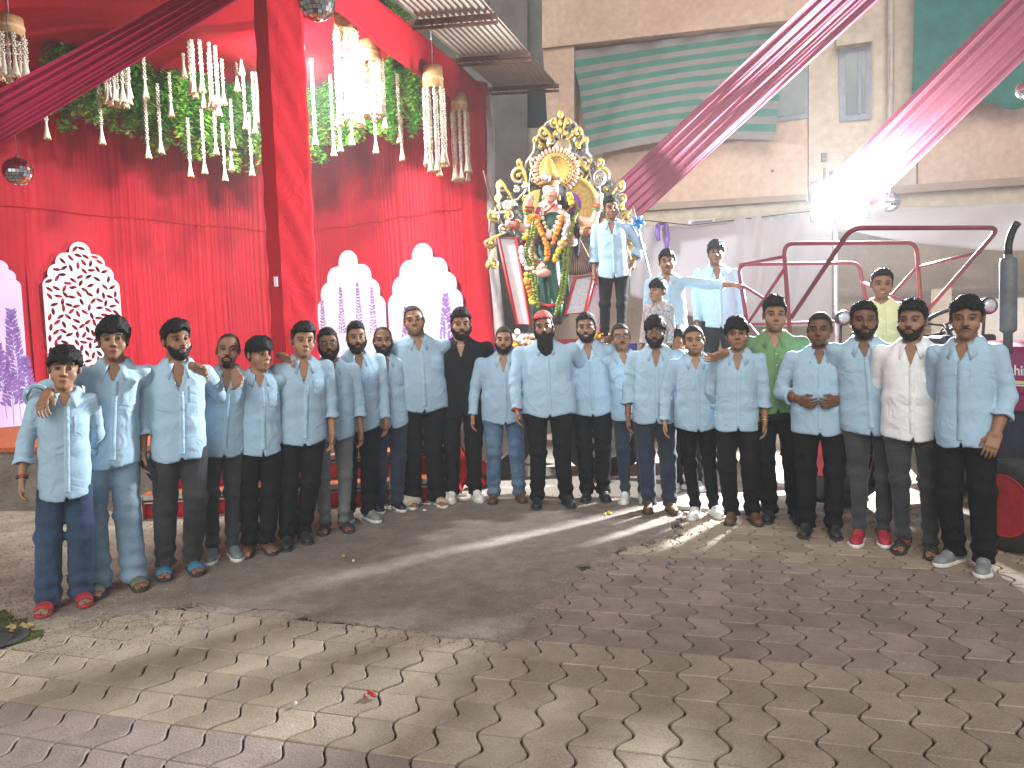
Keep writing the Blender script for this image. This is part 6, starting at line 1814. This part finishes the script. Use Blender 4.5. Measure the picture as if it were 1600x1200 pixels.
# exhaust stack
ex = at(1575, 520, 4.98); xb = MB(); xb.lathe((ex.x, ex.y, 0), [(.028, 1.30), (.028, 1.44), (.052, 1.46), (.053, 1.48), (.053, 1.92), (.048, 1.945), (.026, 1.95), (.026, 1.97)], 16); es = xb.build('exhaust_stack', M['muffler']); par_keep(es, tt)
xb = MB(); xb.tube(rounded([(ex.x, ex.y, 1.96), (ex.x - .0, ex.y, 2.05), (ex.x + .018, ex.y - .02, 2.14), (ex.x + .028, ex.y - .05, 2.17)], .05), .024, 10); xo = xb.build('tail_pipe', M['tractor_black']); xo.parent = es; xo.matrix_parent_inverse = Matrix.Translation(-Vector(tt.location)) @ Matrix.Identity(4) if False else Matrix.Identity(4)
xo.matrix_parent_inverse = Matrix.Identity(4)
# wheels
near = -.47
wheel(tt, tp_(0, near, .31), .31, .17, -TV, M['rim_red'], 0, rim_r=.68); wheel(tt, tp_(0, -near, .31), .31, .17, TV, M['rim_red'], 0, rim_r=.68)
wheel(tt, tp_(-1.65, -.62, .62), .62, .30, -TV, M['rim_red'], 18); wheel(tt, tp_(-1.65, .62, .62), .62, .30, TV, M['rim_red'], 18)
for s in (-1, 1):
    mb = MB()
    def fn(u, v, s=s):
        a = R(200 - 175 * u); r = .72; return tp_(-1.65 + r * math.cos(a) * -1, s * (.44 + .34 * v), .62 + r * math.sin(a))
    mb.grid(fn, 18, 4); par_keep(thick(mb.build('fender', M['tractor_red']), .015), tt)
tb('seat', -1.55, -.1, 1.10, .42, .46, .10, M['tractor_black'], .04); tb('seat_back', -1.76, -.1, 1.30, .08, .46, .36, M['tractor_black'], .03)
# steering wheel
sc0 = at(1474, 504, 5.85); q = Vector((.1, -.75, .66)).normalized(); q = (Vector((TF.x * -.55, TF.y * -.55, .83))).to_track_quat('Z', 'Y').to_matrix()
mb = MB(); mb.tube([sc0 + q @ Vector((.19 * math.cos(a), .19 * math.sin(a), 0)) for a in np.linspace(0, 2 * math.pi, 29)[:-1]], .016, 8, closed=True)
for a in (0, 2.1, 4.2): mb.tube([sc0 - q @ Vector((0, 0, .03)), sc0 + q @ Vector((.19 * math.cos(a), .19 * math.sin(a), 0))], .009, 6)
mb.tube([sc0 - q @ Vector((0, 0, .02)), sc0 - q @ Vector((0, 0, .35))], .02, 8); par_keep(mb.build('steering_wheel', M['tractor_black']), tt)
# work light pods
for px, py, Y in ((1541, 478, 5.5), (1316, 497, 6.3)):
    c = at(px, py, Y); mb = MB(); mb.lathe(c, [(.03, .06), (.06, .03), (.065, -.03), (.06, -.045)], 14, 'y'); mb.tube([c + Vector((0, .02, -.03)), c + Vector((0, .05, -.34))], .012, 6); hl = mb.build('work_light', M['tractor_black']); par_keep(hl, tt)
    mb = MB(); mb.lathe(c, [(.054, -.046), (.03, -.052), (.001, -.055)], 14, 'y'); ho = mb.build('lens', mat('work_light_glass', (.55, .57, .58), .15, .4)); ho.parent = hl
# red hoop frame over the tractor
rf = empty('hoop_frame', at(1250, 520, 6.4)); tag(rf, 'red tubular hoop frame folded open over the tractor', 'frame')
Bn = Vector((2.42, 6.5, 0)); Wd = 1.36
hb = lambda f, v, z: Bn + TF * f + TV * v + Vector((0, 0, z))
PVn, PVf = hb(.10, 0, 1.62), hb(.10, Wd, 1.62)
def hoop(f, z, foot_f, foot_z, r=.0185):
    mb = MB(); mb.tube(rounded([hb(foot_f, 0, foot_z), hb(f, 0, z), hb(f, Wd, z), hb(foot_f, Wd, foot_z)], .10, 6), r, 10); par_keep(mb.build('hoop', M['frame_red']), rf)
hoop(0, 2.27, .12, 1.0)
hoop(.88, 2.27, .10, 1.62)
hoop(-.77, 2.17, -.62, 1.58)
def brace(a, b, r=.0145): mb = MB(); mb.tube([a, b], r, 8); par_keep(mb.build('brace', M['frame_red']), rf)
for v in (0, Wd):
    brace(hb(-.74, v, 1.98), hb(.10, v, 1.64)); brace(hb(.02, v, 2.06), hb(-.62, v, 1.58)); brace(hb(-.62, v, 1.60), hb(.12, v, 1.10))
brace(hb(.03, Wd, 2.05), hb(.70, Wd, 2.10)); brace(hb(-.77, .02, 2.17), hb(-.02, .02, 2.16))
brace(hb(-.62, 0, 1.58), hb(-.62, Wd, 1.58))
# ------------------------------------------------------------------ the people
GR = 'young men lined up in pale blue shirts'
SKa, SKb, SKc, SKd = (.175, .088, .050), (.215, .115, .068), (.26, .145, .088), (.125, .062, .036)
OVER = lambda el, wr, pn, hand: (el, wr, pn, hand)
P_ = person
# in the row, left to right
p1 = P_('boy with a bowl fringe and red slippers at the left end of the row', (103, 948), (97, 538), skin=SKc, hair='fringe', kid=.75, w=.88, arms=('down', 'back'), trouser='denim_indigo', fit='wide', shoe=('slipper', 'shoe_red'), stance=.085, hem=.74, seed=11, vneck=.10, turn=6)
p2 = P_('tall youth in pale jeans resting his arm on the smaller boy', (182, 918), (176, 494), skin=SKb, hair='mop', w=.88, kid=.15, arms=((('W', at(52, 615, 4.52)), ('W', at(60, 622, 4.27)), (0, 1, 0), None), 'around'), trouser='denim_light', fit='wide', shoe=('slipper', 'shoe_olive'), stance=.10, seed=12, beard=None, turn=4)
p3 = P_('young man with a big forelock, black jeans and blue slippers holding a phone', (280, 898), (275, 498), skin=SKb, hair='side', w=.93, beard='short', arms=('close', 'around'), trouser='denim_fade', fit='straight', shoe=('slipper', 'shoe_blue'), stance=.085, seed=13, vneck=.20, yaw=14, turn=8, roll=(1, 0))
p4 = P_('slim man with receding hair, goatee and grey running shoes', (350, 871), (354, 517), skin=SKb, hair='bald', beard='goatee', w=.92, arms=('close', 'back'), trouser='trousers_charcoal', fit='slim', shoe=('sneaker', 'shoe_teal'), stance=.07, seed=14, vneck=.19, turn=8, roll=(1, 1))
p5 = P_('youth with combed forehead fringe and brown sandals', (405, 862), (402, 524), skin=SKc, hair='fringe', kid=.2, w=.93, arms=('back', 'around'), fit='straight', shoe=('sandal', 'shoe_brown'), stance=.07, seed=15, yaw=22, turn=10)
p6 = P_('man with short swept hair and black shoes beside the red pillar', (463, 850), (473, 503), skin=SKc, hair='quiff', w=1.0, arms=('around_low', 'close'), fit='straight', shoe=('dress', 'shoe_black'), stance=.075, seed=16, vneck=.20, yaw=8, turn=12)
p7 = P_('bespectacled bearded man in grey jeans and dark sandals', (525, 829), (514, 511), skin=SKa, hair='short', beard='full', glasses=True, w=1.03, belly=.15, arms=('back', 'close'), trouser='denim_grey', fit='slim', shoe=('sandal', 'shoe_black'), stance=.085, seed=17, turn=12, yaw=-8)
p8 = P_('bearded man with cropped hair between the spectacled man and the balding man', (562, 812), (557, 500), skin=SKb, hair='short', beard='full', w=1.03, belly=.1, arms=('back', 'close'), shoe=('sneaker', 'shoe_grey'), stance=.08, seed=18, vneck=.18, turn=14, yaw=-6, roll=(0, 0))
p9 = P_('balding bearded man in navy shoes squeezed beside the tall smiling man', (606, 798), (597, 507), skin=SKb, hair='bald', beard='full', w=.98, arms=('back', 'back'), trouser='denim_dark', fit='straight', shoe=('sneaker', 'shoe_navy'), stance=.075, seed=19, vneck=.17, turn=12)
p10 = P_('tall smiling heavyset man with shaved hair and a red forehead mark', (664, 789), (649, 474), skin=SKc, hair='buzz', w=1.24, belly=.3, arms=('around_low', 'around_low'), fit='wide', shoe=('sandal', 'shoe_beige'), stance=.10, seed=20, smile=True, tilak=True, beard='stubble', neck=1.15, hem=.83, turn=8, tilt=-4)
p11 = P_('bearded man in an all black shirt and trousers with white sneakers', (726, 782), (718, 481), skin=SKc, hair='quiff', beard='full', w=1.26, belly=.15, shirt='shirt_black', arms=('back', 'back'), fit='straight', shoe=('sneaker', 'shoe_white'), stance=.105, seed=21, tilak=True, neck=1.1, hem=.78, vneck=.15, roll=(0, 0))
p12 = P_('short stocky bearded man in faded blue jeans and brown shoes', (793, 784), (785, 508), skin=SKc, hair='crop', beard='short', w=1.17, belly=.35, trouser='denim_blue', fit='straight', arms=('down', 'back'), shoe=('dress', 'shoe_brown'), stance=.13, seed=22, neck=1.1, vneck=.17, roll=(0, 0))
p13 = P_('man with a long black beard and a red patterned cap', (863, 790), (850, 484), skin=SKb, hair='short', beard='long', w=1.25, belly=.3, arms=(((.05, -.11, -.265), (-.01, -.09, -.23), (-1, -.1, 0), 'relaxed'), 'around'), shoe=('dress', 'shoe_black'), stance=.125, seed=23, neck=1.1, tilak=True, roll=(0, 0), hem=.82, cap_=True)
p14 = P_('smiling man with a short beard right of the red-capped man', (930, 780), (916, 486), skin=SKb, hair='short', beard='short', w=1.14, belly=.25, arms=('around', 'around_low'), shoe=('dress', 'shoe_black'), stance=.085, seed=24, smile=True, vneck=.17, hem=.80)
p15 = P_('bespectacled moustached man partly behind others in white shoes', (990, 783), (970, 503), skin=SKb, hair='crop', beard='mous', glasses=True, w=.92, trouser='denim_dark', fit='slim', arms=('around', 'back'), shoe=('sneaker', 'shoe_white'), stance=.085, seed=25)
p16 = P_('bearded bespectacled man with bushy hair and dark blue jeans', (1031, 798), (1024, 492), skin=SKa, hair='mop', beard='full', glasses=True, w=1.02, belly=.15, trouser='denim_dark', fit='straight', arms=('close', 'around'), shoe=('dress', 'shoe_brown'), stance=.085, seed=26, vneck=.17)
p17 = P_('clean-shaven man with short hair in white sneakers and black trousers', (1101, 806), (1085, 506), skin=SKc, hair='crop', beard='stubble', w=1.0, belly=.1, fit='slim', arms=('down', 'close'), shoe=('sneaker', 'shoe_white'), stance=.085, seed=27, roll=(0, 0), yaw=-6, vneck=.12)
p18 = P_('teenager with shaggy hair and gold bracelet left of the green shirt', (1160, 818), (1152, 494), skin=SKb, hair='mop', kid=.25, w=.95, arms=('back', 'close'), shoe=('dress', 'shoe_brown'), stance=.075, seed=28, vneck=.16, turn=-4)
p19 = P_('tall young man in an olive green shirt', (1222, 815), (1208, 462), skin=SKc, hair='quiff', beard='stubble', w=1.03, shirt='shirt_green', arms=('around', 'around_low'), shoe=('dress', 'shoe_black'), stance=.095, seed=29, vneck=.11, hem=.86, turn=-4)
p20 = P_('stocky man with his hands clasped in front', (1280, 834), (1281, 485), skin=SKd, hair='crop', beard='stubble', w=1.10, belly=.2, arms=('clasp', 'clasp'), shoe=('dress', 'shoe_black'), stance=.10, seed=30, vneck=.13, turn=-8)
p21 = P_('bearded man in red running shoes with charcoal trousers', (1360, 846), (1348, 468), skin=SKd, hair='short', beard='short', w=1.05, trouser='trousers_charcoal', fit='slim', arms=('back', 'back'), shoe=('sneaker', 'shoe_red'), stance=.085, seed=31, turn=-8, tilt=3)
p22 = P_('bearded man in a white shirt and black sandals', (1432, 864), (1424, 468), skin=SKb, hair='quiff', beard='short', w=1.02, shirt='shirt_white', trouser='trousers_charcoal', fit='slim', arms=('back', 'back'), shoe=('sandal', 'shoe_black'), stance=.08, seed=32, vneck=.15, turn=-12, yaw=-8)
p23 = P_('moustached youth in grey sneakers at the right end of the row', (1512, 888), (1507, 461), skin=SKb, hair='side', beard='mous', w=.89, trouser='trousers_black', fit='straight', arms=('back', 'thigh'), shoe=('sneaker', 'shoe_grey'), stance=.085, seed=33, turn=-22, yaw=14)
# standing behind
pA = P_('lean man standing on the trailer beside the idol, hand in pocket', (960, 500), (955, 319), depth=8.25, zbase=ZD, ht=1.66, skin=SKa, hair='quiff', w=.96, arms=('close', 'pocket'), fit='slim', seed=34, vneck=.17, turn=-4, yaw=6)
pB = P_('man stretching one arm out to grip the red hoop frame', (1050, 500), (1041, 388), depth=7.45, zbase=.77, ht=1.60, skin=SKb, hair='side', beard='mous', w=1.0, arms=('close', ((.27, -.03, -.05), (.25, -.06, -.02), (0, .3, -1), 'grip')), fit='straight', seed=35, yaw=10, turn=-6)
pD = P_('man standing alone at the back in front of the white cloth', (1122, 500), (1118, 375), depth=8.0, zbase=.77, ht=1.74, skin=SKd, hair='mop', w=1.0, arms=('close', 'close'), fit='straight', seed=36, vneck=.17, roll=(0, 0))
M['floral'] = mat('floral_print_cotton', (.10, .30, .34), .85, noise=(16, 0), col2=(.55, .30, .26), bump=(8, .4, .02), fine=(38, .5))
pC = P_('small child in a floral shirt before the man with outstretched arm', (1028, 500), (1029, 427), depth=7.05, zbase=.77, ht=1.28, skin=SKc, hair='fringe', kid=1.0, w=.95, arms=('close', 'close'), shirt='floral', seed=37, turn=-30, yaw=-20, vneck=.05, roll=(0, 0))
pE = P_('boy in a pale yellow tee shirt sitting on the tractor', (1376, 500), (1376, 425), depth=6.35, zbase=.42, ht=1.60, skin=SKb, hair='short', kid=.6, w=1.0, arms=('down', 'down'), shirt='shirt_yellow', seed=38, vneck=.035, sleeve_cut=0, sit=True, smile=True, hem=.86)
pF = P_('man in shadow whose face peeps between the back shoulders', (1070, 500), (1061, 500), depth=7.05, ht=1.60, skin=SKb, hair='mop', kid=.3, w=.85, arms=('back', 'back'), seed=39, nod=10, yaw=-20)


# ------------------------------------------------------------------ things worn and held
def band(info, side, t, r, tube, m_, name, n=16):
    s0, e, wr = info['S0'][side]; c = e + (wr - e) * t; fm = frame_from((wr - e) / np.linalg.norm(wr - e), f32(1, .2, .1)); mb = MB()
    pts = info['sh'](np.array([c + fm @ f32(r * 1.08 * math.cos(a), r * .9 * math.sin(a), 0) for a in np.linspace(0, 2 * math.pi, n + 1)[:-1]], np.float32))
    mb.tube([tuple(p) for p in pts], tube, 6, closed=True); return mb.build(name, m_, info['root'])


band(p1, -1, .88, .030, .005, M['thread'], 'wrist_thread'); band(p1, -1, .95, .029, .006, M['tractor_black'], 'bracelet')
band(p2, -1, .86, .030, .004, M['silver'], 'bracelet'); band(p3, -1, .97, .028, .004, M['silver'], 'bracelet')
band(p13, -1, .98, .040, .010, M['thread'], 'wrist_thread'); band(p12, -1, .98, .039, .008, M['tractor_black'], 'watch_strap')
band(p16, -1, .90, .030, .005, M['thread'], 'wrist_thread'); band(p18, 1, .86, .031, .005, M['gold'], 'bracelet'); band(p18, 1, .95, .030, .006, M['gold'], 'bracelet')
band(p20, -1, .80, .033, .006, M['thread'], 'wrist_thread')


def neck_beads(info, m_, r, drop_=.0):
    mb = MB(); d = info['drop']
    for i in range(30):
        a = 2 * math.pi * i / 30; f = max(0, math.cos(a))
        p = f32(.070 * math.sin(a), .018 - .085 * math.cos(a), 1.452 - d - .028 * f - drop_ * f ** 2 + .02 * max(0, -math.cos(a)))
        q = info['sh'](p[None])[0]; mb.ball(q, r, 6, 4)
    o = mb.build('necklace', m_, info['root']); return o


neck_beads(p11, M['beads'], .0085); neck_beads(p12, M['gold'], .005, .015)
# red patterned cap
def cap_fn(P):
    Q = p13['to_head'](P); c = ell(Q, (0, .008, 1.668), (.092, .112, .098)); return smax(smax(c, 1.692 + .22 * (Q[:, 1] + .02) * -.25 - Q[:, 2], .006), -1 * (c + .03), .01)
c0 = p13['from_head'](f32(0, .01, 1.73)); V, Q = nets(cap_fn, c0 - f32(.13, .15, .09), c0 + f32(.13, .15, .09), .007)
hq = p13['to_head'](V); st_ = (np.sin(np.arctan2(hq[:, 0], -hq[:, 1]) * 14) * np.sin(hq[:, 2] * 330) > .35); bnd = hq[:, 2] < 1.708
col = np.where(bnd[:, None], f32(.45, .02, .02), np.where(st_[:, None], f32(.55, .35, .25), f32(.40, .02, .025)))
M['cap_cloth'] = attr_mat('patterned_cap_cloth', .85); link('cap', mesh_np('cap', p13['sh'](V), Q, cols=col), M['cap_cloth'], p13['root'])
V, Q = nets(lambda P: smax(smax(ell(p13['to_head'](P), (0, .012, 1.655), (.084, .104, .095)), np.interp(p13['to_head'](P)[:, 1], [-.1, -.04, -.01, .02, .06, .12], [1.72, 1.68, 1.60, 1.60, 1.56, 1.53]) - p13['to_head'](P)[:, 2], .005), -ell(p13['to_head'](P) * f32(1, 1, 1), (.085, .012, 1.614), (.02, .02, .03)), .004), c0 - f32(.12, .14, .27), c0 + f32(.12, .14, .02), .008)
link('hair', mesh_np('hair', p13['sh'](V), Q), M['hair_thin'], p13['root'])


def loose_hand(info, px, py, Y, zdir, palm, side=1, hand='drape', k=1.0):
    """forearm and hand of someone whose arm comes over a neighbour's shoulder, joined to that person's body"""
    rt = info['root']; S = info['S']; Mi = (Matrix.Translation(rt.location) @ Matrix.Rotation(rt.rotation_euler.z, 4, 'Z') @ Matrix.Scale(S, 4)).inverted()
    HV, HQ = HANDS[hand]; HV = HV.copy(); HV[:, 0] *= side; HQ = HQ if side > 0 else HQ[:, ::-1]
    keep_z = HV[:, 2] < -.215
    Fm = frame_from(zdir, f32(*palm)); wpos = at(px, py, Y); ref = f32(0, 0, -.36)
    V = (HV - ref) * k @ Fm.T * S + f32(*wpos)
    L = np.array([Mi @ Vector(map(float, v)) for v in V], np.float32)
    ok = keep_z[HQ].all(1); idx = np.unique(HQ[ok]); mp = np.full(len(HV), -1); mp[idx] = np.arange(len(idx))
    bo_ = [c for c in rt.children if c.name.split('.')[0] == 'body'][0]; me = bo_.data
    n0 = len(me.vertices); co = np.empty(n0 * 3, np.float32); me.vertices.foreach_get('co', co); co = co.reshape(-1, 3)
    cl_ = np.empty(n0 * 4, np.float32); me.color_attributes['Col'].data.foreach_get('color', cl_); cl_ = cl_.reshape(-1, 4)[:, :3]
    q0 = np.empty(len(me.loops), np.int32); me.loops.foreach_get('vertex_index', q0); q0 = q0.reshape(-1, 4)
    sk = np.median(cl_, axis=0)
    nm = mesh_np('body', np.concatenate([co, L[idx]]), np.concatenate([q0, mp[HQ[ok]] + n0]), cols=np.concatenate([cl_, np.tile(sk, (len(idx), 1))]))
    nm.materials.append(M['skin']); bo_.data = nm


dY = lambda i: i['root'].location.y
loose_hand(p2, 64, 636, dY(p1) - .16, (-.12, .75, .6), (0, 1, .3), -1)
loose_hand(p2, 324, 582, dY(p3) - .09, (-.9, .3, .35), (0, .8, .6), 1)
loose_hand(p3, 372, 604, dY(p4) - .12, (-.3, .5, .8), (.1, 1, 0), 1)
loose_hand(p5, 456, 562, dY(p6) - .06, (-.9, .3, .3), (0, .8, .6), 1)
loose_hand(p15, 946, 532, dY(p14) - .06, (.85, .3, .3), (0, .8, .6), -1)
loose_hand(p19, 1113, 560, dY(p18) - .09, (.85, .3, .3), (0, .8, .6), -1)
loose_hand(pF, 1056, 546, dY(p16) - .02, (.3, .5, .6), (0, 1, 0), -1)
# phone in the third youth's hand
s0, e, wr = p3['S0'][-1]; hp_ = p3['sh']((wr + (wr - e) / .25 * .11)[None])[0]
rt = p3['root']; wq = Matrix.Translation(rt.location) @ Matrix.Rotation(rt.rotation_euler.z, 4, 'Z') @ Matrix.Scale(p3['S'], 4) @ Vector((float(hp_[0]) + .035, float(hp_[1]) - .02, float(hp_[2])))
ph_ = MB(); me_ = MB(); me_.box((0, 0, 0), (.009, .075, .15)); me = me_.mesh('phone'); bm = bmesh.new(); bm.from_mesh(me); bmesh.ops.bevel(bm, geom=bm.edges[:], offset=.004, segments=2, affect='EDGES'); bm.to_mesh(me); bm.free()
po_ = link('phone', me, M['phone']); po_.location = wq; po_.rotation_euler = (R(25), R(-12), R(-30)); tag(po_, 'black phone held low by the youth in blue slippers', 'phone')
# small litter on the ground
gl = random.Random(77)
M['petal_red'] = mat('red_petal', (.35, .01, .02), .7); M['leaf_dry'] = mat('dry_leaf', (.30, .22, .06), .8); M['paper_bit'] = mat('paper_scrap', (.55, .52, .48), .9)
def scrap(px, py, m_, r, label, cat, n=1):
    c = gnd(px, py); mb = MB()
    for i in range(n):
        q = c + Vector((gl.uniform(-1, 1), gl.uniform(-1, 1), 0)) * r * (1.6 if n > 1 else 0); k = 6; rr = r * gl.uniform(.6, 1)
        ring_ = [q + Vector((rr * math.cos(a) * gl.uniform(.6, 1.2), rr * math.sin(a) * gl.uniform(.6, 1.2), .012 + .4 * r * gl.random())) for a in np.linspace(0, 6.28, k + 1)[:-1]]
        b_ = [p - Vector((0, 0, .006)) for p in ring_]; top = q + Vector((0, 0, .02 + .4 * r)); mb.add(ring_ + b_ + [top], [(i_, (i_ + 1) % k, 2 * k) for i_ in range(k)] + [(i_, k + i_, k + (i_ + 1) % k, (i_ + 1) % k) for i_ in range(k)])
    tag(mb.build(label.split()[1] if False else cat.replace(' ', '_'), m_), label, cat)
scrap(578, 1088, M['petal_red'], .012, 'tiny crushed red petals lying on the wavy pavers', 'petals', 6)
scrap(538, 872, M['leaf_dry'], .022, 'crumpled dry leaf on the asphalt left of centre', 'leaf'); scrap(552, 879, M['paper_bit'], .016, 'small pale stone beside the dry leaf on asphalt', 'stone')
scrap(950, 804, M['yellow_bloom'], .022, 'yellow flower scrap on the asphalt before the white shoes', 'petals', 3); scrap(215, 843, M['paper_bit'], .02, 'white paper scrap on the dirt behind the blue slippers', 'paper')
scrap(1045, 882, M['shoe_blue'], .014, 'blue plastic scrap on the pavers', 'plastic'); scrap(30, 983, M['leaf_dry'], .03, 'yellow leaves around the mossy drain', 'leaves', 7); scrap(462, 1103, M['paper_bit'], .012, 'little pale stone between pavers near the bottom', 'stone'); scrap(660, 800, M['paper_bit'], .02, 'white scrap near the loose red cloth', 'paper', 2)
# pale stones under the loose cloth
for i, (px, py, r) in enumerate(((632, 795, .09), (690, 789, .08))):
    c = gnd(px, py + 2); mb = MB(); mb.ball((c.x, c.y + .12, .05), r, 9, 6, (1.7, 1, .75)); tag(mb.build('stone', M['yard']), ('pale kerb stone behind the feet of the smiling man', 'pale kerb stone behind the white sneakers')[i], 'stone')
print('SCENE', round(time.time() - T0, 1), 's', len(sc.objects), 'objects')
# ------------------------------------------------------------------ haze volume added to give the floodlight its bloom
hz = MB(); hz.box((0, 20, 5.7), (84, 84, 14.6)); hm = bpy.data.materials.new('haze'); hm.use_nodes = True
hn = hm.node_tree; hn.nodes.clear(); ho_ = hn.nodes.new('ShaderNodeOutputMaterial'); pv = hn.nodes.new('ShaderNodeVolumePrincipled')
pv.inputs['Color'].default_value = (.92, .94, .96, 1); pv.inputs['Density'].default_value = .0037; hn.links.new(pv.outputs[0], ho_.inputs['Volume'])
tag(hz.build('haze', hm), kind='stuff')
